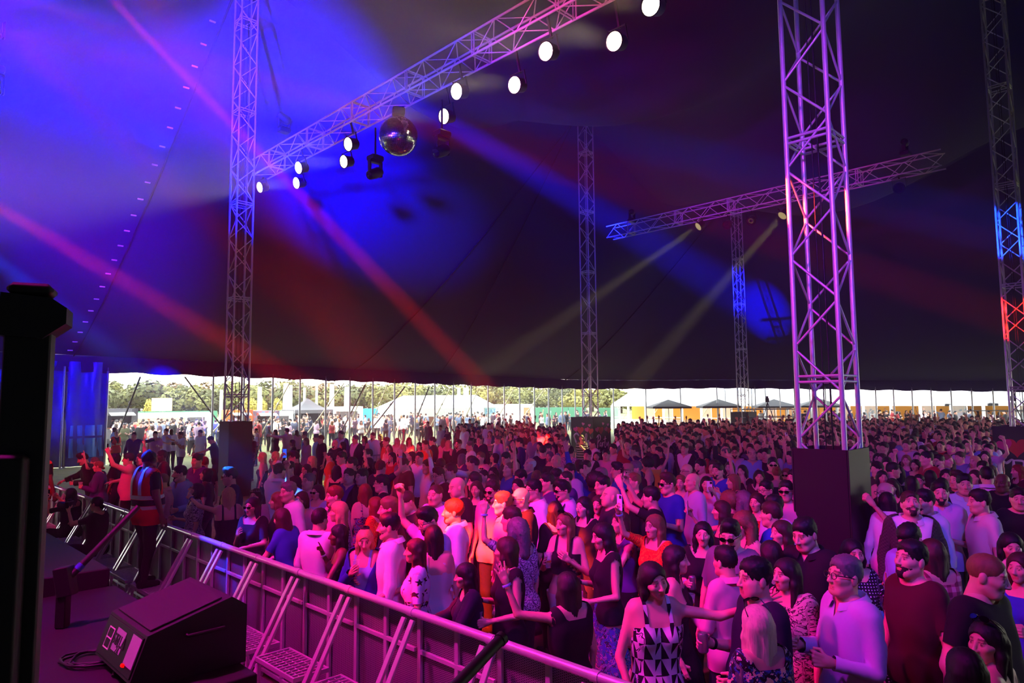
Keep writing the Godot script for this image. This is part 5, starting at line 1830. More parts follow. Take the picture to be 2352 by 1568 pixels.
# ---- heads: origin between the ears, +z the face, +y up
var heads := {}
func head(kind: String, cell: float) -> Soup:
	var key := "%s%.4f" % [kind, cell]
	if heads.has(key): return heads[key]
	var w := 1.0
	var fem := kind.begins_with("f")
	var f := Field.new()
	f.setup(Vector3(-0.10, -0.17, -0.13), Vector3(0.10, 0.14, 0.14), cell)
	f.ellipsoid(Vector3(0, 0.036, -0.012), Vector3(0.074, 0.084, 0.093), 0.01, 1)
	f.ellipsoid(Vector3(0, -0.030, 0.026), Vector3(0.058 if fem else 0.063, 0.078, 0.064), 0.03, 1)
	f.ellipsoid(Vector3(0, -0.088 if fem else -0.092, 0.058), Vector3(0.024 if fem else 0.032, 0.024, 0.024), 0.03, 1)
	for s in [-1.0, 1.0]:
		if not fem: f.capsule(Vector3(0.05 * s, -0.055, 0.0), Vector3(0.03 * s, -0.088, 0.05), 0.02, 0.02, 0.03, 1)
		f.capsule(Vector3(0.04 * s, -0.018, 0.060), Vector3(0.052 * s, -0.012, 0.03), 0.022, 0.018, 0.02, 1)
		if kind.ends_with("heavy"): f.ellipsoid(Vector3(0.042 * s, -0.055, 0.04), Vector3(0.032, 0.034, 0.034), 0.03, 1)
		f.ellipsoid(Vector3(0.031 * s, 0.010, 0.096), Vector3(0.019, 0.014, 0.018), 0.012, 1, true)
		f.ellipsoid(Vector3(0.031 * s, 0.007, 0.0745), Vector3(0.0125, 0.0125, 0.0125), 0.002, 1)
		f.ellipsoid(Vector3(0.077 * s, -0.004, -0.012), Vector3(0.011, 0.032, 0.02), 0.008, 1)
	f.capsule(Vector3(-0.036, 0.030, 0.072), Vector3(0.036, 0.030, 0.072), 0.009 if fem else 0.012, 0.009 if fem else 0.012, 0.015, 1)
	f.capsule(Vector3(0, 0.014, 0.086), Vector3(0, -0.028, 0.107), 0.008, 0.012, 0.012, 1)
	for s in [-1.0, 1.0]:
		f.ellipsoid(Vector3(0.012 * s, -0.031, 0.096), Vector3(0.009, 0.008, 0.010), 0.008, 1)
	f.capsule(Vector3(-0.019, -0.0585, 0.082), Vector3(0.019, -0.0585, 0.082), 0.006, 0.006, 0.006, 1)
	f.capsule(Vector3(-0.016, -0.0705, 0.080), Vector3(0.016, -0.0705, 0.080), 0.0075, 0.0075, 0.006, 1)
	f.capsule(Vector3(0, -0.05, -0.022), Vector3(0, -0.15, -0.034), 0.048 if fem else 0.058, 0.050 if fem else 0.062, 0.03, 1)
	var s := soup_of(f)
	for i in s.P.size():
		var p := s.P[i]
		var col := Color(1, 1, 1)
		var ex := absf(p.x) - 0.031
		if p.z > 0.05:
			if ex * ex + pow(p.y - 0.007, 2) < 0.0115 * 0.0115 and absf(p.y - 0.007) < 0.0075:
				col = Color(1.25, 1.35, 1.45) if ex * ex + pow(p.y - 0.006, 2) > 0.0062 * 0.0062 else Color(0.06, 0.05, 0.05)
			elif absf(p.y - 0.0165) < 0.004 and absf(ex) < 0.015: col = Color(0.35, 0.28, 0.28)
			elif absf(p.y - 0.034 + ex * ex * 8.0) < 0.006 and absf(ex) < 0.02: col = Color(0.32, 0.25, 0.22)
			elif p.z > 0.07 and absf(p.x) < 0.024 and p.y < -0.053 and p.y > -0.078:
				col = Color(0.86, 0.42, 0.44) if fem else Color(0.88, 0.62, 0.60)
				if absf(p.y + 0.0645) < 0.0022: col = Color(0.30, 0.12, 0.12)
		s.C.append(col)
	heads[key] = s
	return s

# ---- hands: wrist at the origin, fingers along +y, palm towards +z, thumb towards +x (a right hand seen from its palm has it there)
var hands := {}
func hand(kind: String, cell: float) -> Soup:
	var key := "%s%.4f" % [kind, cell]
	if hands.has(key): return hands[key]
	var f := Field.new()
	f.setup(Vector3(-0.085, -0.03, -0.03), Vector3(0.10, 0.22, 0.11), cell)
	var fat: float = max(1.0, cell / 0.0052)
	var curl: float = {"relaxed": 0.42, "open": 0.07, "grip": 1.05, "point": 1.45, "fist": 1.5, "flat": 0.16}[kind]
	var spread: float = {"open": 0.20, "flat": 0.06}.get(kind, 0.03)
	for i in 4:
		var x := 0.033 - 0.022 * i
		var root := Vector3(x, [0.092, 0.096, 0.091, 0.082][i], 0.0)
		f.capsule(Vector3(x * 0.6, 0.005, 0), root, 0.0145, 0.0115, 0.012, 1)
		var l: float = [0.072, 0.080, 0.074, 0.058][i]
		var cu := curl * (1.0 + 0.10 * i)
		if kind == "point" and i == 0: cu = 0.06
		var side := (1.5 - i) * spread
		var ang := cu * 0.75
		var p := root
		for j in 3:
			var dir := Vector3(sin(side) * cos(ang), cos(ang) * cos(side), sin(ang))
			var q: Vector3 = p + dir * l * [0.45, 0.32, 0.26][j]
			f.capsule(p, q, (0.0092 - 0.0008 * j) * fat, (0.0086 - 0.0008 * j) * fat, 0.004, 1)
			p = q
			ang += cu * 0.85
	var tb := Vector3(0.022, 0.028, 0.006)
	var tm := tb + Vector3(0.032, 0.026, 0.012 if curl < 0.3 else 0.024)
	var te := tm + (Vector3(0.018, 0.03, 0.004) if curl < 0.3 else Vector3(-0.004, 0.03, 0.018))
	f.capsule(Vector3(0.008, 0.01, 0.002), tb, 0.014, 0.0135, 0.01, 1)
	f.capsule(tb, tm, 0.0125, 0.010 * fat, 0.006, 1)
	f.capsule(tm, te, 0.0098 * fat, 0.0082 * fat, 0.004, 1)
	f.capsule(Vector3(0, -0.025, 0), Vector3(0, 0.02, 0), 0.024, 0.022, 0.02, 1)
	hands[key] = soup_of(f)
	return hands[key]

# ---- bodies, 1.75 m tall, facing +z; the figure's left is +x
const REST := {
	"down": [Vector3(0.24, -1, 0.0), Vector3(0.10, -1, 0.26), "relaxed", Vector3(-1, 0, 0.2)],
	"cup": [Vector3(0.22, -1, 0.12), Vector3(-0.30, 0.28, 1), "grip", Vector3(-1, 0, 0.3)],
	"chest": [Vector3(0.32, -1, 0.12), Vector3(-0.75, 0.75, 0.75), "relaxed", Vector3(-0.4, 0, -1)],
	"fold": [Vector3(0.25, -1, 0.22), Vector3(-1, 0.12, 0.55), "fist", Vector3(0, 0, -1)],
	"up": [Vector3(0.45, 0.9, 0.30), Vector3(0.12, 1, 0.12), "open", Vector3(-0.2, 0, 1)],
	"fist_up": [Vector3(0.65, 0.55, 0.35), Vector3(-0.12, 1, 0.15), "fist", Vector3(-0.6, 0, 1)],
	"point_up": [Vector3(0.60, 0.35, 0.5), Vector3(-0.05, 1, 0.25), "point", Vector3(-0.4, 0, 1)],
	"finger": [Vector3(0.30, -0.9, 0.35), Vector3(-0.1, 1, 0.45), "point", Vector3(-0.5, 0, 1)],
	"phone": [Vector3(0.22, -0.25, 0.9), Vector3(-0.35, 0.85, 0.55), "grip", Vector3(-1, 0.2, 0.1)],
	"phone_high": [Vector3(0.25, 0.45, 0.85), Vector3(-0.22, 0.9, 0.4), "grip", Vector3(-1, 0.1, 0.1)],
	"out": [Vector3(1, 0.02, 0.30), Vector3(1, 0.22, 0.30), "open", Vector3(0, 0, 1)],
	"fore": [Vector3(0.35, -0.35, 1), Vector3(-0.05, -0.05, 1), "relaxed", Vector3(-0.3, -1, 0)],
	"rail": [Vector3(0.55, -0.9, 0.6), Vector3(-0.65, -0.12, 0.9), "flat", Vector3(0, -1, 0)],
	"hip": [Vector3(0.7, -0.9, -0.15), Vector3(-0.8, -0.35, 0.45), "fist", Vector3(-1, 0, -0.3)],
	"face": [Vector3(0.25, -0.75, 0.6), Vector3(-0.28, 1, 0.25), "relaxed", Vector3(-0.6, 0, -1)],
	"clap": [Vector3(0.18, -0.8, 0.55), Vector3(-0.42, 0.45, 0.9), "flat", Vector3(-1, 0, 0)],
	"pocket": [Vector3(0.42, -1, -0.12), Vector3(-0.14, -1, 0.3), "fist", Vector3(-1, 0, 0)],
	"out_up": [Vector3(1, -0.12, 0.30), Vector3(1, 0.36, 0.35), "open", Vector3(0, 0, 1)],
	"glass_low": [Vector3(0.35, -1, 0.10), Vector3(-0.12, -0.8, 0.55), "grip", Vector3(-1, 0, 0.2)],
	"cup_low": [Vector3(0.24, -1, 0.02), Vector3(-0.10, -0.12, 1), "grip", Vector3(-1, 0, 0)],
	"chestlow": [Vector3(0.22, -1, 0.10), Vector3(-0.35, 0.22, 1), "fist", Vector3(-1, 0, 0)],
	"wave_high": [Vector3(0.85, 0.15, 0.35), Vector3(0.30, 1, 0.25), "open", Vector3(-0.2, 0, 1)],
	"point_out": [Vector3(0.8, 0.25, 0.65), Vector3(0.45, 0.45, 1), "point", Vector3(-0.4, -0.6, 0)],
	"behind": [Vector3(0.25, -1, -0.3), Vector3(-0.75, -0.5, -0.25), "fist", Vector3(0, 0, 1)],
}
var bodies := {}

func torso_frame(q: Dictionary) -> Basis:
	return Basis(Vector3.UP, q.get("twist", 0.0)) * Basis(Vector3.RIGHT, q.get("lean", 0.0)) * Basis(Vector3.BACK, q.get("tilt", 0.0))

func bend(p: Vector3, b: Basis) -> Vector3:
	var hip := Vector3(0, 0.96, 0)
	return hip + b * (p - hip)

func body(q: Dictionary, cell: float) -> Dictionary:
	# q: sex, fat, lean, twist, tilt, l, r (arm poses), yaw, pitch, roll (head), legs
	var key := var_to_str(q) + "%.4f" % cell
	if bodies.has(key): return bodies[key]
	var fem: bool = q.get("sex", "m") == "f"
	var fat: float = q.get("fat", 0.0)
	var tb := torso_frame(q)
	var sh := 0.150 if fem else 0.174
	var arm := 0.84 if fem else 1.0
	arm *= 1.0 + 0.25 * fat
	var bones := []
	var cr: float = 0.104 if fem else 0.118
	var T := func(x: float, y: float, z: float) -> Vector3: return bend(Vector3(x, y, z), tb)
	bones.append([Vector3(-0.078, 0.93, -0.01), Vector3(0.078, 0.93, -0.01), 0.118 if fem else 0.108, -1.0, 0.05, 0])
	bones.append([Vector3(-0.06, 0.99, 0.0), Vector3(0.06, 0.99, 0.0), 0.108, -1.0, 0.05, 0])
	bones.append([T.call(-0.050, 1.11, 0.0), T.call(0.050, 1.11, 0.0), (0.090 if fem else 0.103) + 0.04 * fat, -1.0, 0.06, 0])
	bones.append([T.call(-0.068, 1.22, 0.0), T.call(0.068, 1.22, 0.0), cr + 0.02 * fat, -1.0, 0.06, 0])
	bones.append([T.call(-0.076, 1.33, -0.01), T.call(0.076, 1.33, -0.01), cr, -1.0, 0.06, 0])
	bones.append([T.call(-sh + 0.045, 1.425, -0.015), T.call(sh - 0.045, 1.425, -0.015), 0.062 if fem else 0.07, -1.0, 0.06, 0])
	if fem:
		for s in [-1.0, 1.0]: bones.append([T.call(0.07 * s, 1.285, 0.062), T.call(0.074 * s, 1.275, 0.078), 0.06, -1.0, 0.03, 0])
	if fat > 0.0: bones.append([T.call(-0.03, 1.06, 0.05), T.call(0.03, 1.06, 0.05), 0.10 + 0.05 * fat, -1.0, 0.07, 0])
	var nb: Vector3 = T.call(0, 1.44, -0.018)
	var nt: Vector3 = T.call(0, 1.545, 0.006)
	bones.append([nb, nt, 0.050 if fem else 0.060, 0.047 if fem else 0.058, 0.045, 1])
	for s in [-1.0, 1.0]:
		bones.append([nb + tb * Vector3(0.03 * s, 0.03, 0), T.call(sh * s * 0.8, 1.455, -0.02), 0.036, 0.046, 0.05, 0])
	# arms
	var ends := []
	for s in [1.0, -1.0]:
		var a = q.get("l" if s > 0 else "r", "down")
		var r: Array = REST[a] if a is String else a
		var m := Vector3(s, 1, 1)
		var shp: Vector3 = T.call(sh * s, 1.42, -0.015)
		var el: Vector3 = shp + tb * ((r[0] * m).normalized() * 0.285)
		var wr: Vector3 = el + tb * ((r[1] * m).normalized() * 0.255)
		var c0 := 2 if s > 0 else 4
		bones.append([shp, el, 0.049 * arm, 0.039 * arm, 0.03, c0])
		bones.append([el, wr, 0.039 * arm, 0.026 * arm, 0.010, c0 + 1])
		ends.append([shp, el, wr, r, s])
	# legs
	var lg: Array = q.get("legs", [0.0, 0.0])
	var kind: String = q.get("stance", "stand")
	var feet := []
	for s in [1.0, -1.0]:
		var c0 := 6 if s > 0 else 9
		var hp := Vector3(0.092 * s, 0.91, -0.005)
		var kn := Vector3(0.10 * s, 0.50, 0.02 + (0.05 if s > 0 else -0.02))
		var an := Vector3(0.105 * s, 0.085, (0.04 if s > 0 else -0.08))
		if kind == "wide":
			kn.x = 0.14 * s; an.x = 0.18 * s
		elif kind == "crouch":
			# squatting on the heels, one knee forward
			kn = hp + Vector3(0.12 * s, 0.02 if s > 0 else -0.16, 0.40 if s > 0 else 0.36)
			an = Vector3(0.12 * s, 0.085, 0.26 if s > 0 else -0.10)
			hp.y = 0.91
		var fwd := Vector3(0.035 * s, -0.055, 0.17)
		if kind == "crouch":
			# lowered later with the whole figure
			an.y = 0.91 - 0.36; fwd.y = -0.055
			kn.y = 0.91 + (0.06 if s > 0 else -0.26)
		bones.append([hp, kn, (0.092 if fem else 0.088) + 0.015 * fat, 0.056, 0.03, c0])
		bones.append([kn, an, 0.056, 0.037, 0.02, c0 + 1])
		bones.append([an + Vector3(0, -0.035, -0.03), an + fwd, 0.043, 0.030, 0.03, c0 + 2])
		feet.append([an, fwd])
	var lo := Vector3.ONE * 9.0
	var hi := -lo
	for b in bones:
		if b[3] < 0.0: b[3] = b[2]
		var r: float = max(b[2], b[3])
		lo = lo.min(b[0].min(b[1]) - Vector3.ONE * r)
		hi = hi.max(b[0].max(b[1]) + Vector3.ONE * r)
	var f := Field.new()
	f.setup(lo, hi, cell)
	for b in bones: f.capsule(b[0], b[1], b[2], b[3], b[4], b[5])
	f.net()
	# along-the-limb parameter and the unbent place of every vertex
	var n := f.P.size()
	var tp := PackedFloat32Array(); tp.resize(n)
	var rp := PackedVector3Array(); rp.resize(n)
	var inv := tb.inverse()
	var hip := Vector3(0, 0.96, 0)
	for i in n:
		var p := f.P[i]
		var k := f.K[i]
		rp[i] = hip + inv * (p - hip) if k < 6 else p
		if k >= 2 and k < 6:
			var e: Array = ends[0 if k < 4 else 1]
			var a: Vector3 = e[0] if k % 2 == 0 else e[1]
			var b: Vector3 = e[1] if k % 2 == 0 else e[2]
			var h: float = (p - a).dot(b - a) / (b - a).length_squared()
			if (p - a.lerp(b, clampf(h, 0.0, 1.0))).length() > 0.066 + 0.02 * fat and h > 0.5:
				f.K[i] = 0
				rp[i] = hip + inv * (p - hip)
			tp[i] = clampf(h, -0.2, 1.1) + (0.0 if k % 2 == 0 else 1.0)
		elif k >= 6:
			tp[i] = p.y
	var d := {"P": f.P, "N": f.N, "I": f.I, "K": f.K, "t": tp, "r": rp, "tb": tb, "nt": nt, "nb": nb, "ends": ends, "sh": sh, "fem": fem, "feet": feet, "garments": {}, "skins": {}}
	var hb: Basis = tb * Basis(Vector3.UP, q.get("yaw", 0.0)) * Basis(Vector3.RIGHT, -q.get("pitch", 0.0)) * Basis(Vector3.BACK, q.get("roll", 0.0))
	var hs := 0.95 if fem else 1.0
	d.head = Transform3D(hb.scaled(Vector3.ONE * hs), nt + tb * Vector3(0, 0.012, 0) + hb * Vector3(0, 0.068, 0.016))
	d.hands = []
	for e in ends:
		var y: Vector3 = (e[2] - e[1]).normalized()
		var z: Vector3 = tb * (e[3][3] * Vector3(e[4], 1, 1))
		z = (z - y * z.dot(y)).normalized()
		var x := y.cross(z)
		# thumb side: local +x; mirrored for the other hand
		var hnd := Basis(-x if e[4] > 0 else x, y, z)
		d.hands.append([Transform3D(hnd.scaled_local(Vector3.ONE * (0.88 if fem else 1.0)), e[2]), e[3][2], hnd.determinant() < 0])
	bodies[key] = d
	return d

func skin_mesh(d: Dictionary, hk: String, cell: float) -> ArrayMesh:
	if d.skins.has(hk): return d.skins[hk]
	var s := Soup.new()
	s.P = d.P.duplicate(); s.N = d.N.duplicate(); s.I = d.I.duplicate()
	s.C.resize(s.P.size()); s.C.fill(Color.WHITE)
	s.add(head(hk, 0.0066 if cell < 0.02 else 0.0105), d.head)
	for h in d.hands:
		s.add(hand(h[1], 0.0050 if cell < 0.02 else 0.0076), h[0], h[2])
	d.skins[hk] = s.mesh()
	return d.skins[hk]

func garment(d: Dictionary, kind: String) -> ArrayMesh:
	# kinds: tee shirt rolled polo tank strap low off vest jacket dress_top / trousers shorts leggings / shoes
	if d.garments.has(kind): return d.garments[kind]
	var P: PackedVector3Array = d.P
	var N: PackedVector3Array = d.N
	var K: PackedByteArray = d.K
	var I: PackedInt32Array = d.I
	var R: PackedVector3Array = d.r
	var tt: PackedFloat32Array = d.t
	var n := P.size()
	var g := PackedFloat32Array(); g.resize(n)
	var sleeve: float = {"tee": 0.62, "polo": 0.70, "blouse": 0.85, "shirt": 1.93, "rolled": 1.25, "jacket": 1.98, "inner": -0.05, "vest_top": -0.05, "hivis": -0.02}.get(kind, -9.0)
	var off: float = {"jacket": 0.026, "hivis": 0.022, "shirt": 0.011, "rolled": 0.011, "tee": 0.011, "polo": 0.011, "blouse": 0.014, "vest": 0.022, "trousers": 0.012, "shorts": 0.022, "leggings": 0.006, "shoes": 0.012}.get(kind, 0.009)
	var loose: float = {"shirt": 0.009, "rolled": 0.009, "jacket": 0.006, "blouse": 0.010, "tee": 0.007, "polo": 0.006, "trousers": 0.007, "shorts": 0.010}.get(kind, 0.003)
	var lower := kind in ["trousers", "shorts", "leggings", "shoes"]
	var hem: float = {"vest": 0.93, "jacket": 0.74, "hivis": 0.80, "shirt": 0.82, "rolled": 0.84, "blouse": 0.88, "tee": 0.85, "polo": 0.85, "crop": 1.13}.get(kind, 0.90)
	var nz := FastNoiseLite.new()
	nz.seed = kind.length() * 7 + n % 13
	nz.frequency = 5.5
	nz.fractal_octaves = 2
	for i in n:
		var k := K[i]
		var r := R[i]
		var v := 9.0
		if lower:
			if kind == "shoes": v = (0.10 - r.y) if (k == 8 or k == 11) else (0.075 - tt[i] if k > 5 else -1.0)
			elif k > 1 and k < 6: v = -1.0
			elif k == 8 or k == 11: v = -0.02
			else:
				v = 0.94 - r.y
				if k >= 6: v = minf(v, tt[i] - {"trousers": 0.055, "leggings": 0.10, "shorts": 0.50}[kind])
		else:
			if k == 8 or k == 11: v = -1.0
			elif k >= 6: v = tt[i] - hem
			elif k >= 2:
				v = (sleeve - tt[i]) * 0.28
				if sleeve < 0.5:
					# sleeveless: cut round the armhole by the unbent shoulder
					v = (d.sh - 0.012 + sleeve * 0.01 - absf(r.x)) if sleeve > -1.0 else (d.sh - 0.05 - absf(r.x))
				if kind in ["strap", "low", "off", "crop"]: v = -0.01 - 0.2 * tt[i]
			else: v = r.y - hem
			if k < 2 or (k % 2 == 0 and tt[i] < 0.3):
				var rad := sqrt(r.x * r.x + (r.z + 0.015) * (r.z + 0.015))
				var neck := (1.462 - r.y) + maxf(0.0, rad - 0.068) * 1.1
				if kind in ["shirt", "inner", "rolled", "jacket", "hivis", "polo", "vest"] and r.z > 0.0:
					var deep: float = {"jacket": 1.02, "hivis": 1.15, "vest": 1.16, "polo": 1.41}.get(kind, 1.385)
					neck = minf(neck, absf(r.x) - maxf(0.0, r.y - deep) * 0.33 - (0.012 if kind == "jacket" else 0.0))
				if kind in ["tank", "vest_top", "blouse", "vest"]:
					neck = minf(neck, (1.41 - r.y) * 1.0 + maxf(0.0, absf(r.x) - 0.085) * 2.0)
					if kind == "tank" or kind == "vest": neck = minf(neck, d.sh - 0.035 - absf(r.x) + maxf(0.0, 1.32 - r.y))
				if kind in ["strap", "low", "crop"]:
					var edge: float = (1.345 if r.z > 0.0 else 1.30) - r.y
					var st := 0.013 - absf(absf(r.x) - 0.082)
					neck = maxf(edge, st if absf(r.x) < 0.12 and r.y > 1.2 else edge)
				if kind == "off": neck = 1.375 - r.y
				v = minf(v, neck)
		g[i] = v
	var s := Soup.new()
	var map := PackedInt32Array(); map.resize(n); map.fill(-1)
	var Q := PackedVector3Array(); Q.resize(n)
	for i in n:
		if g[i] < -0.08: continue
		var p := P[i]
		var q := nz.get_noise_3d(p.x, p.y * 0.6, p.z)
		var extra := 0.0
		if not lower and (K[i] == 0 or K[i] >= 6) and R[i].y < 1.2 and kind in ["tee", "shirt", "rolled", "polo", "blouse", "jacket", "hivis"]: extra = 0.018 * clampf((1.2 - R[i].y) * 4.0, 0.0, 1.0) * (0.7 if K[i] == 0 else 1.0)
		if not lower and kind in ["shirt", "jacket"] and K[i] >= 2 and K[i] < 6 and tt[i] > 0.4: extra = 0.006
		Q[i] = p + N[i] * (off + extra + loose * q * 1.6)
		if kind == "shoes" and p.y < 0.03: Q[i].y = maxf(Q[i].y, 0.0)
	var grow := func(i: int) -> int:
		if map[i] < 0:
			map[i] = s.P.size()
			s.P.append(Q[i]); s.N.append(N[i])
			s.T.append(Vector2(R[i].x + (R[i].z if absf(N[i].x) > 0.7 else 0.0), R[i].y) if K[i] < 2 else Vector2(P[i].x + P[i].z, tt[i] * 0.3))
		return map[i]
	for i in range(0, I.size(), 3):
		var a := I[i]; var b := I[i + 1]; var c := I[i + 2]
		var m := int(g[a] > 0) + int(g[b] > 0) + int(g[c] > 0)
		if m == 0: continue
		if m == 3:
			s.I.append(grow.call(a)); s.I.append(grow.call(b)); s.I.append(grow.call(c))
			continue
		var poly := []
		var e := [a, b, c]
		for j in 3:
			var u: int = e[j]
			var w: int = e[(j + 1) % 3]
			if g[u] > 0: poly.append(grow.call(u))
			if (g[u] > 0) != (g[w] > 0):
				var h: float = clampf(g[u] / (g[u] - g[w]), 0.02, 0.98)
				if Q[u] == Vector3.ZERO or Q[w] == Vector3.ZERO: h = 0.0 if g[u] > 0 else 1.0
				poly.append(s.P.size())
				var pu: Vector3 = Q[u] if Q[u] != Vector3.ZERO else P[u]
				var pw: Vector3 = Q[w] if Q[w] != Vector3.ZERO else P[w]
				s.P.append(pu.lerp(pw, h)); s.N.append(N[u].lerp(N[w], h).normalized())
				s.T.append(Vector2(lerpf(R[u].x, R[w].x, h), lerpf(R[u].y, R[w].y, h)) if K[u] < 2 else Vector2(P[u].x + P[u].z, tt[u] * 0.3))
		for j in range(1, poly.size() - 1):
			s.I.append(poly[0]); s.I.append(poly[j]); s.I.append(poly[j + 1])
	var mesh: ArrayMesh = s.mesh() if s.I.size() else null
	d.garments[kind] = mesh
	return mesh

func collar(d: Dictionary) -> ArrayMesh:
	if d.garments.has("collar"): return d.garments.collar
	var mb := MB.new()
	var pts := []
	var r := 0.066 if d.fem else 0.078
	for j in 4:
		for k in 25:
			# open at the front
			var a := lerpf(0.32, TAU - 0.32, k / 24.0)
			var rr: float = r + [0.004, 0.010, 0.022, 0.048][j]
			var y: float = 1.462 + [0.0, 0.062, 0.064, 0.022][j] - 0.03 * pow(0.5 + 0.5 * cos(a), 3.0) - 0.012 * cos(a)
			pts.append(bend(Vector3(sin(a) * rr, y, cos(a) * rr * 0.98 - 0.012), d.tb))
	mb.sheet(pts, 25)
	d.garments.collar = mb.mesh()
	return d.garments.collar

func skirt(d: Dictionary, hem: float, flare: float, waist := 1.06) -> ArrayMesh:
	var key := "skirt%.2f%.2f" % [hem, flare]
	if d.garments.has(key): return d.garments[key]
	var mb := MB.new()
	var pts := []
	var uvs := []
	for j in 15:
		var t := j / 14.0
		var y := lerpf(waist, hem, t)
		for k in 41:
			var a := TAU * k / 40.0
			var wv := flare * t * 0.16 * sin(a * 9.0 + 0.6 * sin(a * 2.0))
			var w := lerpf(0.150, 0.205, minf(1.0, t * 2.2)) + flare * t * 0.16 + wv * 0.35
			var e := lerpf(0.112, 0.150, minf(1.0, t * 2.2)) + flare * t * 0.16 + wv * 0.35
			var p := Vector3(sin(a) * w, y, cos(a) * e)
			if y > 0.96: p = bend(p, d.tb)
			pts.append(p)
			uvs.append(Vector2(k / 40.0 * 1.1, y))
	mb.sheet(pts, 41, uvs)
	d.garments[key] = mb.mesh()
	return d.garments[key]

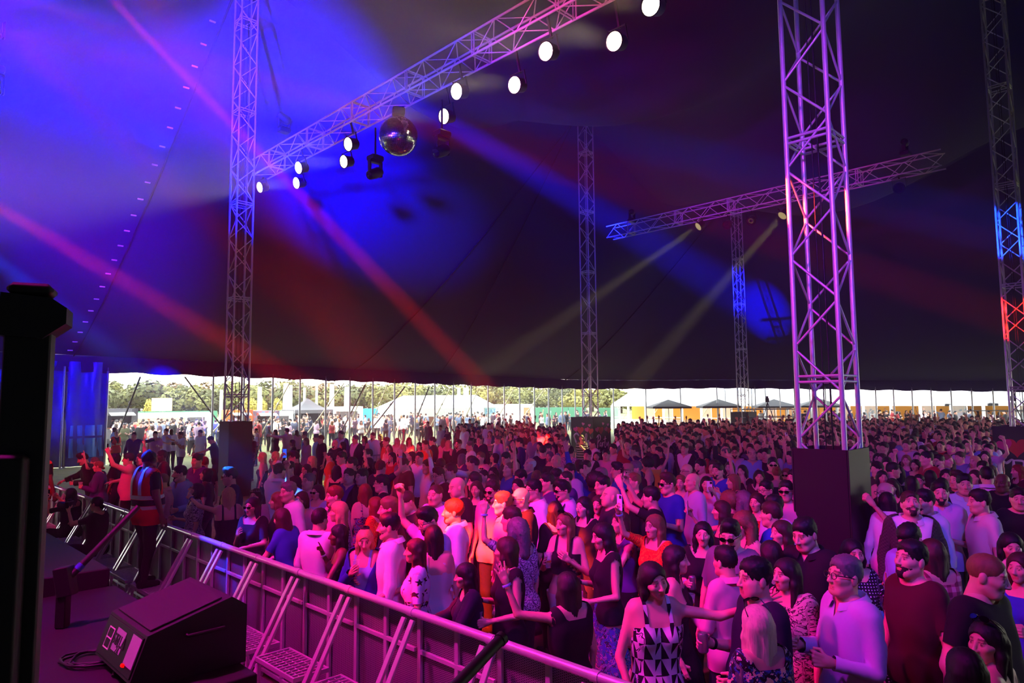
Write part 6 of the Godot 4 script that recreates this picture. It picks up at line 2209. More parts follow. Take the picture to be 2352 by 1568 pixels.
# ---- hair, in head space
var hairs := {}
func hair(kind: String, cell: float) -> ArrayMesh:
	var key := "%s%.4f" % [kind, cell]
	if hairs.has(key): return hairs[key]
	var f := Field.new()
	f.setup(Vector3(-0.19, -0.46, -0.24), Vector3(0.19, 0.19, 0.15), cell)
	var k := 0.02
	var wave := 0.004
	match kind:
		"short", "quiff", "buzz", "ring":
			# thin over the sides and nape, fuller on top
			var e := 0.006 if kind != "buzz" else 0.0035
			f.ellipsoid(Vector3(0, 0.036, -0.013), Vector3(0.074 + e, 0.084 + e, 0.093 + e), 0.004, 1)
			if kind == "short": f.ellipsoid(Vector3(0.004, 0.082, -0.004), Vector3(0.067, 0.054, 0.088), 0.03, 1)
			if kind == "quiff":
				f.ellipsoid(Vector3(0.008, 0.092, 0.012), Vector3(0.066, 0.056, 0.080), 0.03, 1)
				f.ellipsoid(Vector3(0.006, 0.112, 0.060), Vector3(0.050, 0.034, 0.036), k, 1)
			if kind == "ring": f.ellipsoid(Vector3(0, 0.11, 0.03), Vector3(0.07, 0.085, 0.11), 0.01, 1, true)
			wave = 0.008 if kind in ["short", "quiff"] else 0.002
			# clear the face, the ears and the nape
			f.ellipsoid(Vector3(0, -0.045, 0.088), Vector3(0.060, 0.110, 0.085), 0.014, 1, true)
			for s in [-1.0, 1.0]:
				f.ellipsoid(Vector3(0.075 * s, -0.06, 0.030), Vector3(0.045, 0.075, 0.040), 0.01, 1, true)
				f.ellipsoid(Vector3(0.09 * s, -0.03, -0.012), Vector3(0.03, 0.045, 0.026), 0.006, 1, true)
			f.ellipsoid(Vector3(0, -0.135, -0.02), Vector3(0.13, 0.085, 0.16), 0.008, 1, true)
		"crop_curls", "afro", "curly":
			var big: float = {"crop_curls": 0.012, "afro": 0.045, "curly": 0.030}[kind]
			f.ellipsoid(Vector3(0, 0.040, -0.015), Vector3(0.074 + big, 0.086 + big, 0.093 + big), k, 1)
			if kind == "curly":
				for s in [-1.0, 1.0]: f.capsule(Vector3(0.085 * s, 0.0, -0.03), Vector3(0.10 * s, -0.18, -0.02), 0.05, 0.055, 0.03, 1)
				f.capsule(Vector3(0, 0.0, -0.08), Vector3(0, -0.2, -0.09), 0.08, 0.075, 0.03, 1)
			wave = 0.014 if kind != "crop_curls" else 0.008
			f.ellipsoid(Vector3(0, -0.050, 0.095), Vector3(0.070, 0.108, 0.090), 0.01, 1, true)
			if kind != "curly": f.ellipsoid(Vector3(0, -0.15, 0.0), Vector3(0.13, 0.11, 0.16), 0.008, 1, true)
		"long", "wavy", "bob", "fringe", "half_up", "shoulder":
			var l: float = {"bob": 0.105, "shoulder": 0.20, "long": 0.34, "wavy": 0.30, "fringe": 0.34, "half_up": 0.30}[kind]
			f.ellipsoid(Vector3(0, 0.040, -0.014), Vector3(0.087, 0.092, 0.106), k, 1)
			for s in [-1.0, 1.0]:
				f.capsule(Vector3(0.066 * s, 0.040, -0.004), Vector3(0.079 * s, -0.06, -0.002), 0.022, 0.024, 0.03, 1)
				f.capsule(Vector3(0.079 * s, -0.06, -0.004), Vector3(0.088 * s, -l, 0.026 if l > 0.25 else -0.012), 0.026, 0.020, 0.03, 1)
				f.capsule(Vector3(0.055 * s, 0.0, -0.05), Vector3(0.060 * s, -l, -0.070), 0.045, 0.030, 0.03, 1)
			f.capsule(Vector3(0, 0.0, -0.065), Vector3(0, -l * 1.04, -0.085), 0.055, 0.034, 0.03, 1)
			if kind == "wavy": wave = 0.011
			if kind == "bob" or kind == "shoulder": wave = 0.006
			if kind == "fringe":
				f.ellipsoid(Vector3(0, -0.062, 0.095), Vector3(0.060, 0.088, 0.075), 0.008, 1, true)
			else:
				f.ellipsoid(Vector3(0, -0.045, 0.095), Vector3(0.066, 0.112, 0.088), 0.010, 1, true)
			if kind == "half_up": f.ellipsoid(Vector3(0, 0.115, -0.07), Vector3(0.04, 0.035, 0.04), 0.01, 1)
		"tied", "ponytail", "bun":
			f.ellipsoid(Vector3(0, 0.038, -0.014), Vector3(0.080, 0.090, 0.100), k, 1)
			f.ellipsoid(Vector3(0, -0.045, 0.085), Vector3(0.082, 0.108, 0.090), 0.008, 1, true)
			f.ellipsoid(Vector3(0, -0.15, 0.0), Vector3(0.13, 0.11, 0.16), 0.008, 1, true)
			if kind == "bun": f.ellipsoid(Vector3(0, 0.10, -0.085), Vector3(0.048, 0.045, 0.045), 0.01, 1)
			elif kind == "ponytail":
				f.capsule(Vector3(0, 0.045, -0.105), Vector3(0, -0.02, -0.145), 0.026, 0.034, 0.01, 1)
				f.capsule(Vector3(0, -0.02, -0.145), Vector3(0, -0.22, -0.125), 0.034, 0.016, 0.01, 1)
			else: f.ellipsoid(Vector3(0, -0.04, -0.105), Vector3(0.04, 0.032, 0.034), 0.01, 1)
		"beard", "stubble":
			f.ellipsoid(Vector3(0, -0.038, 0.026), Vector3(0.0645, 0.076, 0.0665), k, 1)
			f.ellipsoid(Vector3(0, -0.092, 0.058), Vector3(0.036, 0.030, 0.030), 0.03, 1)
			f.ellipsoid(Vector3(0, -0.062, 0.10), Vector3(0.020, 0.010, 0.03), 0.003, 1, true)
			f.ellipsoid(Vector3(0, 0.022, 0.09), Vector3(0.10, 0.066, 0.085), 0.006, 1, true)
			f.ellipsoid(Vector3(0, 0.03, -0.03), Vector3(0.10, 0.10, 0.065), 0.006, 1, true)
			wave = 0.003
	var s := soup_of(f)
	# strands: ridges that run down the hair
	var nz := FastNoiseLite.new()
	nz.seed = 5
	nz.frequency = 1.0
	nz.fractal_octaves = 2
	for i in s.P.size():
		var p := s.P[i]
		var a := atan2(p.x, p.z + 0.02)
		var w := nz.get_noise_3d(a * 14.0, p.y * (9.0 if wave < 0.01 else 26.0), p.z * 14.0) * 0.9
		if kind in ["short", "quiff"]: w = nz.get_noise_3d(p.x * 70.0, p.y * 40.0, p.z * 28.0) * 1.1
		if kind in ["crop_curls", "afro", "curly"]: w = nz.get_noise_3d(p.x * 60.0, p.y * 60.0, p.z * 60.0) * 1.5
		s.P[i] = p + s.N[i] * wave * w
		s.N[i] = (s.N[i] + Vector3(cos(a), 0, -sin(a)) * w * 0.5).normalized()
		var tone := 1.0 + 0.35 * nz.get_noise_2d(a * 30.0, p.y * 6.0)
		s.C.append(Color(tone, tone, tone))
	hairs[key] = s.mesh()
	return hairs[key]

var STAGE := Vector3.ZERO
const SKIN := {"fair": Color(0.87, 0.64, 0.55), "pale": Color(0.90, 0.71, 0.63), "tan": Color(0.76, 0.50, 0.38), "brown": Color(0.46, 0.28, 0.20), "dark": Color(0.27, 0.16, 0.12)}
const HAIRC := {"black": Color(0.045, 0.038, 0.038), "dark": Color(0.10, 0.065, 0.05), "brown": Color(0.22, 0.13, 0.08), "fairhair": Color(0.48, 0.34, 0.20), "blonde": Color(0.80, 0.64, 0.42), "platinum": Color(0.88, 0.80, 0.66), "red": Color(0.48, 0.17, 0.07), "grey": Color(0.40, 0.385, 0.38), "white": Color(0.82, 0.80, 0.78)}
const CLOTH := {"white": Color(0.90, 0.89, 0.90), "offwhite": Color(0.84, 0.80, 0.76), "lilac": Color(0.74, 0.68, 0.84), "pink": Color(0.86, 0.56, 0.66), "lightblue": Color(0.55, 0.68, 0.88), "blue": Color(0.16, 0.26, 0.70), "royal": Color(0.10, 0.16, 0.62), "navy": Color(0.07, 0.08, 0.17), "black": Color(0.045, 0.045, 0.05), "charcoal": Color(0.13, 0.13, 0.14), "grey": Color(0.42, 0.42, 0.44), "red": Color(0.72, 0.07, 0.06), "orange": Color(0.88, 0.30, 0.06), "burgundy": Color(0.26, 0.05, 0.09), "green": Color(0.10, 0.36, 0.22), "teal": Color(0.08, 0.38, 0.40), "yellow": Color(0.86, 0.72, 0.18), "brown": Color(0.27, 0.18, 0.12), "tan": Color(0.62, 0.50, 0.38), "denim": Color(0.16, 0.22, 0.38), "cream": Color(0.88, 0.82, 0.70), "olive": Color(0.26, 0.27, 0.14), "purple": Color(0.30, 0.12, 0.46)}
var n_people := 0

func tone(kind: String, c: Color, rough: float, vc: bool) -> StandardMaterial3D:
	var key := kind + str(c)
	if M.has(key): return M[key]
	var m := mat(key, c, rough)
	m.resource_name = kind
	m.vertex_color_use_as_albedo = vc
	if kind == "skin":
		m.subsurf_scatter_enabled = false
		m.roughness = 0.48
	return m

func fabric(c: String) -> Material:
	if M.has("print_" + c): return M["print_" + c]
	return tone("cloth", CLOTH[c], 0.88, false)

func person(px: float, py: float, words: String, label: String, o := {}) -> Node3D:
	# words: sex, hair, hair colour, top:colour, bottom:colour, left arm, right arm
	var w := words.split(" ", false)
	var sex: String = w[0]
	var tier: int = o.get("tier", 2)
	var cell: float = [0.0198, 0.0275, 0.031][tier]
	var H: float = o.get("H", 1.66 if sex == "f" else 1.79)
	var q := {"sex": sex, "l": o.get("al", w[5]), "r": o.get("ar", w[6])}
	for k in ["fat", "lean", "twist", "tilt", "yaw", "pitch", "roll", "stance"]:
		if o.has(k): q[k] = deg_to_rad(o[k]) if k not in ["fat", "stance"] else o[k]
	var d := body(q, cell)
	var sc: float = H / 1.75
	var sink: float = {"crouch": -0.462, "stand": 0.0, "wide": 0.0}[o.get("stance", "stand")]
	var ht: Vector3 = (d.head.origin + d.head.basis * Vector3(0, 0.128, 0)) * sc
	var at := at_h(px, py, ht.y + sink * sc + o.get("floor", 0.0))
	if o.has("at"): at = o.at + Vector3(0, ht.y, 0)
	var dir := STAGE - at
	var face: float = atan2(dir.x, dir.z) + deg_to_rad(o.get("face", 0.0))
	if o.has("abs"): face = deg_to_rad(o.abs)
	var R := Basis(Vector3.UP, face)
	if o.get("behind", false):
		# those at the rail stand behind it: a shorter figure a little farther off shows its head in the same place
		for k in 12:
			var base := at - R * ht
			if (base.x - base.z) * 0.70711 > 3.72: break
			sc *= 0.985
			ht = (d.head.origin + d.head.basis * Vector3(0, 0.128, 0)) * sc
			at = at_h(px, py, ht.y)
	var foot := at - R * ht
	foot.y = sink * sc + o.get("floor", 0.0)
	var t := thing("person", Transform3D(R.scaled(Vector3.ONE * sc), foot))
	n_people += 1
	var hk: String = o.get("face_kind", "f" if sex == "f" else ("m_heavy" if o.get("fat", 0.0) > 0.5 else "m"))
	put("body", skin_mesh(d, hk, cell), tone("skin", SKIN[o.get("skin", "fair")], 0.5, true), t)
	if w[1] != "bald":
		put("hair", hair(w[1], 0.0085 if tier < 1 else (0.012 if tier < 2 else 0.016)), tone("hair", HAIRC[w[2]], 0.62, true), t, d.head)
	for e in o.get("extra", []):
		if e == "beard" or e == "stubble":
			put("beard", hair("beard", 0.008 if tier < 1 else 0.012), tone("hair", HAIRC[o.get("beard", w[2] if w[2] != "white" else "grey")], 0.5, true), t, d.head)
		elif e in ["sunglasses", "glasses"]:
			put(e, eyewear(e == "sunglasses"), M.shades if e == "sunglasses" else M.frames, t, d.head)
		elif e == "shades_up":
			put("sunglasses", eyewear(true), M.shades, t, d.head * Transform3D(Basis(Vector3.RIGHT, -0.75), Vector3(0, 0.075, -0.025)))
		elif e == "tiara":
			put("headband", tiara(), M.chrome, t, d.head)
		elif e == "cap":
			var mb := MB.new()
			mb.lathe(Vector3(0, 0.03, -0.012), [Vector2(0.09, 0.0), Vector2(0.092, 0.03), Vector2(0.085, 0.075), Vector2(0.05, 0.105), Vector2(0.001, 0.112)], 18)
			mb.solid([Vector2(-0.07, 0.07), Vector2(-0.062, 0.13), Vector2(-0.03, 0.155), Vector2(0.03, 0.155), Vector2(0.062, 0.13), Vector2(0.07, 0.07)], -0.004, 0.004, Basis(Vector3.RIGHT, PI / 2 - 0.1), Vector3(0, 0.05, -0.01))
			put("cap", mb.mesh(), fabric("tan"), t, d.head)
		elif e == "headset":
			var mb := MB.new()
			var arc := []
			for k in 13:
				var a := lerpf(-1.45, 1.45, k / 12.0)
				arc.append(Vector3(sin(a) * 0.095, cos(a) * 0.13, -0.015))
			mb.tube(arc, 0.007, 6)
			for s in [-1.0, 1.0]: mb.lathe(Vector3(0.088 * s, -0.005, -0.012), [Vector2(0.001, -0.02), Vector2(0.038, -0.018), Vector2(0.04, 0.012), Vector2(0.001, 0.018)], 14, Basis(Vector3.BACK, PI / 2))
			mb.tube([Vector3(0.09, -0.02, 0.0), Vector3(0.085, -0.06, 0.06), Vector3(0.04, -0.07, 0.11)], 0.004, 5)
			put("headset", mb.mesh(), M.black_steel, t, d.head)
		elif e == "bands":
			# reflective tape round the vest
			for y in [[1.13, 1.18], [0.99, 1.04]]:
				put("reflective_band", band(d, y[0], y[1], "y"), M.reflective, t)
			for s in [-1.0, 1.0]:
				for side in ["front", "back"]: put("reflective_band", band(d, 0.085 * s - 0.025, 0.085 * s + 0.025, side), M.reflective, t)
			put("dark_band", band(d, 1.045, 1.125, "y"), fabric("black"), t)
		elif e == "ity":
			var tm := script_text("SECURITY", 0.085)
			tm.font.font_names = PackedStringArray(["Droid Sans"])
			tm.font.font_italic = false
			put("vest_lettering", tm, M.reflective, t, Transform3D(Basis(Vector3.UP, PI), Vector3(0, 1.27, -0.165)))
		elif e == "scrunchie":
			var mb := MB.new()
			mb.lathe(Vector3(0, 0.118, -0.05), [Vector2(0.02, -0.02), Vector2(0.05, -0.012), Vector2(0.052, 0.012), Vector2(0.02, 0.02)], 12)
			put("hair_bow", mb.mesh(), fabric("black"), t, d.head)
		elif e.begins_with("band") or e == "watch":
			var arm: Array = d.ends[0 if e == "band_l" else 1]
			var b: Vector3 = arm[2].lerp(arm[1], 0.10)
			var mb := MB.new()
			var ax: Vector3 = (arm[2] - arm[1]).normalized()
			mb.lathe(b, [Vector2(0.031, -0.010), Vector2(0.036, -0.008), Vector2(0.036, 0.008), Vector2(0.031, 0.010)], 14, Basis(Quaternion(Vector3.UP, ax)))
			put("wristband" if e != "watch" else "wristwatch", mb.mesh(), fabric("black" if e == "watch" else o.get("band", "lightblue")), t)
	for part in [w[3], w[4]] + o.get("wear", []):
		var kc: PackedStringArray = part.split(":")
		var k := kc[0]
		if k == "none": continue
		if k in ["skirt", "maxi", "mini"]:
			put("skirt", skirt(d, {"skirt": 0.48, "maxi": 0.10, "mini": 0.66}[k], 0.5 if k != "mini" else 0.2), fabric(kc[1]), t)
			continue
		if "jacket" in words and k in ["shirt", "rolled"]: k = "inner"
		var g := garment(d, k)
		if g == null: continue
		var called: String = {"tee": "t_shirt", "polo": "polo_shirt", "shirt": "shirt", "inner": "shirt", "rolled": "shirt", "tank": "tank_top", "vest_top": "sleeveless_top", "strap": "strappy_top", "low": "dress_top", "off": "bandeau_top", "crop": "crop_top", "blouse": "blouse", "jacket": "jacket", "vest": "waistcoat", "hivis": "hi_vis_vest", "trousers": "trousers", "shorts": "shorts", "leggings": "trousers", "shoes": "shoes"}[k]
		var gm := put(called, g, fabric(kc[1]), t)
		if k in ["shirt", "rolled", "polo", "inner"] and tier < 2:
			put("collar", collar(d), fabric(kc[1]), gm)
	if tier < 2 or o.get("feet", false):
		var sh := garment(d, "shoes")
		if sh: put("shoes", sh, fabric(o.get("shoes", "black")), t)
	tag(t, label, "person", o.get("group", ""))
	t.set_meta("made", d)
	return t

func band(d: Dictionary, lo: float, hi: float, axis: String) -> ArrayMesh:
	# a strip of the vest's surface between two levels of the unbent body
	var s := Soup.new()
	var P: PackedVector3Array = d.P
	var I: PackedInt32Array = d.I
	for i in range(0, I.size(), 3):
		var pts := []
		for j in 3:
			var k := I[i + j]
			if d.K[k] > 0: break
			var r: Vector3 = d.r[k]
			if axis != "y" and (r.y < 1.18 or r.z * (1.0 if axis == "front" else -1.0) < 0.0): break
			pts.append([P[k] + d.N[k] * 0.034, d.N[k], r.y if axis == "y" else r.x])
		if pts.size() < 3: continue
		# clip the triangle between the two levels
		for side in [[lo, 1.0], [hi, -1.0]]:
			var out := []
			for j in pts.size():
				var a: Array = pts[j]
				var b: Array = pts[(j + 1) % pts.size()]
				var ga: float = (a[2] - side[0]) * side[1]
				var gb: float = (b[2] - side[0]) * side[1]
				if ga >= 0: out.append(a)
				if (ga >= 0) != (gb >= 0):
					var h := ga / (ga - gb)
					out.append([a[0].lerp(b[0], h), a[1], lerpf(a[2], b[2], h)])
			pts = out
			if pts.size() < 3: break
		if pts.size() < 3: continue
		var n0 := s.P.size()
		for q in pts:
			s.P.append(q[0]); s.N.append(q[1])
		for j in range(1, pts.size() - 1): s.I.append_array(PackedInt32Array([n0, n0 + j, n0 + j + 1]))
	return s.mesh()

func hold(p: Node3D, side: String, kind: String) -> void:
	var d: Dictionary = p.get_meta("made")
	var hd: Transform3D = p.transform * (d.hands[0 if side == "l" else 1][0] as Transform3D)
	var at := hd * Vector3(0.0, 0.085, 0.040)
	var fwd := p.transform.basis.z.normalized()
	var who: PackedStringArray = str(p.get_meta("label")).split(" ")
	var what: String = {"glass": "clear plastic glass", "cup": "plastic cup", "pint": "pint of beer", "can": "drinks can", "phone_white": "white phone", "phone_black": "black phone", "phone_blue": "phone with glowing blue screen", "camera": "black camera"}[kind]
	var words: String = what + " held by " + " ".join(who.slice(0, 16 - 2 - what.split(" ").size()))
	if kind.begins_with("phone"):
		var t := thing("phone", Transform3D(Basis(Vector3.UP.cross(fwd).normalized(), Vector3.UP, fwd), at + Vector3(0, 0.04, 0)))
		var mb := MB.new()
		mb.box(Vector3.ZERO, Vector3(0.075, 0.152, 0.009), Basis(), 0.004)
		put("case", mb.mesh(), fabric("white") if kind == "phone_white" else M.black_steel, t)
		mb = MB.new()
		mb.box(Vector3(0, 0, -0.0052), Vector3(0.068, 0.144, 0.0015), Basis(), 0.0005)
		put("screen", mb.mesh(), M.screen_glow if kind == "phone_blue" else M.lamp_dark, t)
		mb = MB.new()
		mb.box(Vector3(0.018, 0.052, 0.0062), Vector3(0.03, 0.032, 0.003), Basis(), 0.001)
		put("camera_bump", mb.mesh(), M.black_steel, t)
		tag(t, words, "phone")
	elif kind == "camera":
		var t := thing("camera", Transform3D(Basis(Vector3.UP.cross(fwd).normalized(), Vector3.UP, fwd), at + Vector3(0, 0.03, 0.0)))
		var mb := MB.new()
		mb.box(Vector3.ZERO, Vector3(0.15, 0.10, 0.06), Basis(), 0.012)
		mb.box(Vector3(0, 0.065, 0), Vector3(0.06, 0.04, 0.055), Basis(), 0.012)
		put("camera_body", mb.mesh(), M.black_steel, t)
		mb = MB.new()
		mb.lathe(Vector3.ZERO, [Vector2(0.04, 0.03), Vector2(0.042, 0.12), Vector2(0.046, 0.17), Vector2(0.04, 0.172), Vector2(0.001, 0.16)], 18, Basis(Vector3.RIGHT, PI / 2))
		put("lens", mb.mesh(), M.lamp_dark, t)
		tag(t, words, "camera")
	else:
		var t := thing({"glass": "drinking_glass", "cup": "cup", "pint": "beer_glass", "can": "drink_can"}[kind], Transform3D(Basis(), at - Vector3(0, 0.05, 0)))
		var mb := MB.new()
		if kind == "can":
			mb.lathe(Vector3.ZERO, [Vector2(0.001, 0.004), Vector2(0.024, 0.0), Vector2(0.033, 0.012), Vector2(0.033, 0.108), Vector2(0.026, 0.120), Vector2(0.026, 0.122), Vector2(0.001, 0.118)], 18)
			put("can_body", mb.mesh(), M.tin, t)
		else:
			mb.lathe(Vector3.ZERO, [Vector2(0.001, 0.002), Vector2(0.026, 0.0), Vector2(0.038, 0.14), Vector2(0.036, 0.14), Vector2(0.025, 0.006), Vector2(0.001, 0.006)], 18)
			put("cup_wall", mb.mesh(), M.clear_plastic, t)
			mb = MB.new()
			mb.lathe(Vector3.ZERO, [Vector2(0.001, 0.008), Vector2(0.024, 0.008), Vector2(0.033, 0.105 if kind == "pint" else 0.07), Vector2(0.001, 0.105 if kind == "pint" else 0.07)], 18)
			put("drink", mb.mesh(), M.beer if kind in ["pint", "cup"] else M.gin, t)
		tag(t, words, "drink")

func eyewear(dark: bool) -> ArrayMesh:
	var key := "eyewear%s" % dark
	if M.has(key): return M[key]
	var mb := MB.new()
	for s in [-1.0, 1.0]:
		var c := Vector3(0.032 * s, 0.006, 0.103)
		if dark:
			var poly := []
			for k in 14:
				var a := TAU * k / 14
				poly.append(Vector2(cos(a) * 0.027, sin(a) * (0.020 if sin(a) < 0 else 0.016)))
			mb.solid(poly, -0.003, 0.003, Basis(Vector3.UP, 0.22 * s), c)
		else:
			var ring := []
			for k in 15:
				var a := TAU * k / 14
				ring.append(c + Vector3(cos(a) * 0.026, sin(a) * 0.018, -abs(cos(a)) * 0.004))
			mb.tube(ring, 0.0022, 5, false)
		mb.tube([c + Vector3(0.026 * s, 0.008, -0.004), Vector3(0.082 * s, 0.012, 0.03), Vector3(0.084 * s, 0.008, -0.015)], 0.0032, 5)
	mb.tube([Vector3(-0.008, 0.010, 0.108), Vector3(0.008, 0.010, 0.108)], 0.003, 5)
	M[key] = mb.mesh()
	return M[key]

func tiara() -> ArrayMesh:
	if M.has("tiara_mesh"): return M.tiara_mesh
	var mb := MB.new()
	var path := []
	for k in 17:
		var a := lerpf(-1.35, 1.35, k / 16.0)
		path.append(Vector3(sin(a) * 0.088, 0.085, cos(a) * 0.088 - 0.01))
	mb.tube(path, 0.004, 5)
	for k in range(2, 15, 2):
		mb.tube([path[k], path[k] + Vector3(0, 0.035 if k != 8 else 0.05, 0)], [0.005, 0.001], 5)
	M.tiara_mesh = mb.mesh()
	return M.tiara_mesh

func print_texture(called: String, size: int, scale: float, paint: Callable) -> void:
	var im := Image.create(size, size, false, Image.FORMAT_RGB8)
	for y in size:
		for x in size:
			im.set_pixel(x, y, paint.call(float(x) / size, float(y) / size))
	var m := mat("print_" + called, Color.WHITE, 0.85)
	m.resource_name = "cloth"
	m.albedo_texture = ImageTexture.create_from_image(im)
	m.uv1_scale = Vector3(scale, scale, 1)

func wrapped(n: FastNoiseLite, x: float, y: float) -> float:
	# noise that repeats every unit
	return n.get_noise_3d(cos(TAU * x) * 16.0, sin(TAU * x) * 16.0 + cos(TAU * y) * 16.0, sin(TAU * y) * 16.0) * 1.6

func cloth_prints() -> void:
	var n := FastNoiseLite.new()
	n.frequency = 0.07
	n.seed = 3
	print_texture("leopard", 128, 4.0, func(x, y):
		var a: float = wrapped(n, x, y)
		return Color(0.80, 0.70, 0.62) if absf(a) > 0.16 else (Color(0.05, 0.04, 0.05) if absf(a) > 0.035 else Color(0.42, 0.28, 0.22)))
	print_texture("triangles", 128, 9.5, func(x, y):
		var fx: float = fmod(x * 1.0, 1.0)
		var fy: float = fmod(y, 1.0)
		var inside: bool = absf(fx - 0.5) < fy * 0.5
		return (Color(0.86, 0.82, 0.84) if inside == (fx < 0.5) or (inside and fx < 0.62) else Color(0.04, 0.04, 0.05)))
	print_texture("tropical", 256, 3.2, func(x, y):
		var a: float = wrapped(n, x, y)
		var b: float = wrapped(n, y + 0.37, x + 0.11)
		if b > 0.22: return Color(0.86, 0.80, 0.58) if b > 0.30 else Color(0.80, 0.84, 0.90)
		if absf(a) < 0.07: return Color(0.10, 0.46, 0.56)
		if a > 0.26: return Color(0.20, 0.34, 0.66)
		return Color(0.03, 0.03, 0.06))
	print_texture("floral_blue", 256, 3.4, func(x, y):
		var a: float = wrapped(n, x, y)
		var b: float = wrapped(n, y + 0.5, x)
		if a > 0.16: return Color(0.20, 0.24, 0.62)
		if b > 0.18: return Color(0.12, 0.48, 0.56)
		if absf(a) < 0.04: return Color(0.70, 0.66, 0.80)
		return Color(0.42, 0.38, 0.58) if b < -0.12 else Color(0.07, 0.07, 0.16))
	print_texture("floral_white", 256, 3.0, func(x, y):
		var cx: float = fmod(x * 3.0 + floor(y * 3.0) * 0.5, 1.0) - 0.5
		var cy: float = fmod(y * 3.0, 1.0) - 0.5
		var r: float = sqrt(cx * cx + cy * cy) * (1.0 + 0.35 * sin(atan2(cy, cx) * 5.0))
		return Color(0.05, 0.04, 0.10) if r < 0.2 else (Color(0.82, 0.75, 0.25) if r < 0.235 and cy > 0.05 else Color(0.80, 0.80, 0.92)))
	print_texture("floral_red", 128, 5.0, func(x, y):
		var a: float = wrapped(n, x, y)
		return Color(0.90, 0.20, 0.06) if a > -0.04 else (Color(0.35, 0.03, 0.03) if a > -0.18 else Color(0.95, 0.55, 0.10)))
	print_texture("floral_dark", 128, 4.0, func(x, y):
		var a: float = wrapped(n, x, y)
		return Color(0.80, 0.30, 0.45) if a > 0.20 else (Color(0.10, 0.12, 0.22) if a > -0.2 else Color(0.45, 0.45, 0.62)))
	print_texture("speckled", 128, 4.0, func(x, y):
		var a: float = wrapped(n, x * 2.0, y * 2.0)
		return Color(0.78, 0.70, 0.80) if a > -0.08 else Color(0.30, 0.20, 0.36))
	print_texture("polka", 64, 22.0, func(x, y):
		var cx: float = fmod(x * 2.0, 1.0) - 0.5
		var cy: float = fmod(y * 2.0, 1.0) - 0.5
		return Color(0.85, 0.85, 0.9) if cx * cx + cy * cy < 0.05 else Color(0.05, 0.05, 0.11))
	print_texture("gingham", 64, 14.0, func(x, y):
		var a: int = int(fmod(x * 2.0, 2.0)) + int(fmod(y * 2.0, 2.0))
		return [Color(0.86, 0.55, 0.62), Color(0.72, 0.30, 0.42), Color(0.50, 0.14, 0.26)][a])
	print_texture("stripes", 64, 12.0, func(x, y): return Color(0.85, 0.82, 0.85) if fmod(y * 1.0, 1.0) < 0.22 else Color(0.06, 0.06, 0.08))
	print_texture("tweed", 128, 10.0, func(x, y):
		var g: float = 0.20 + 0.06 * sin(x * TAU * 3.0) * sin(y * TAU * 3.0)
		return Color(g * 1.15, g, g * 0.95))
	print_texture("hivis", 128, 1.0, func(x, y): return Color(0.92, 0.16, 0.06))

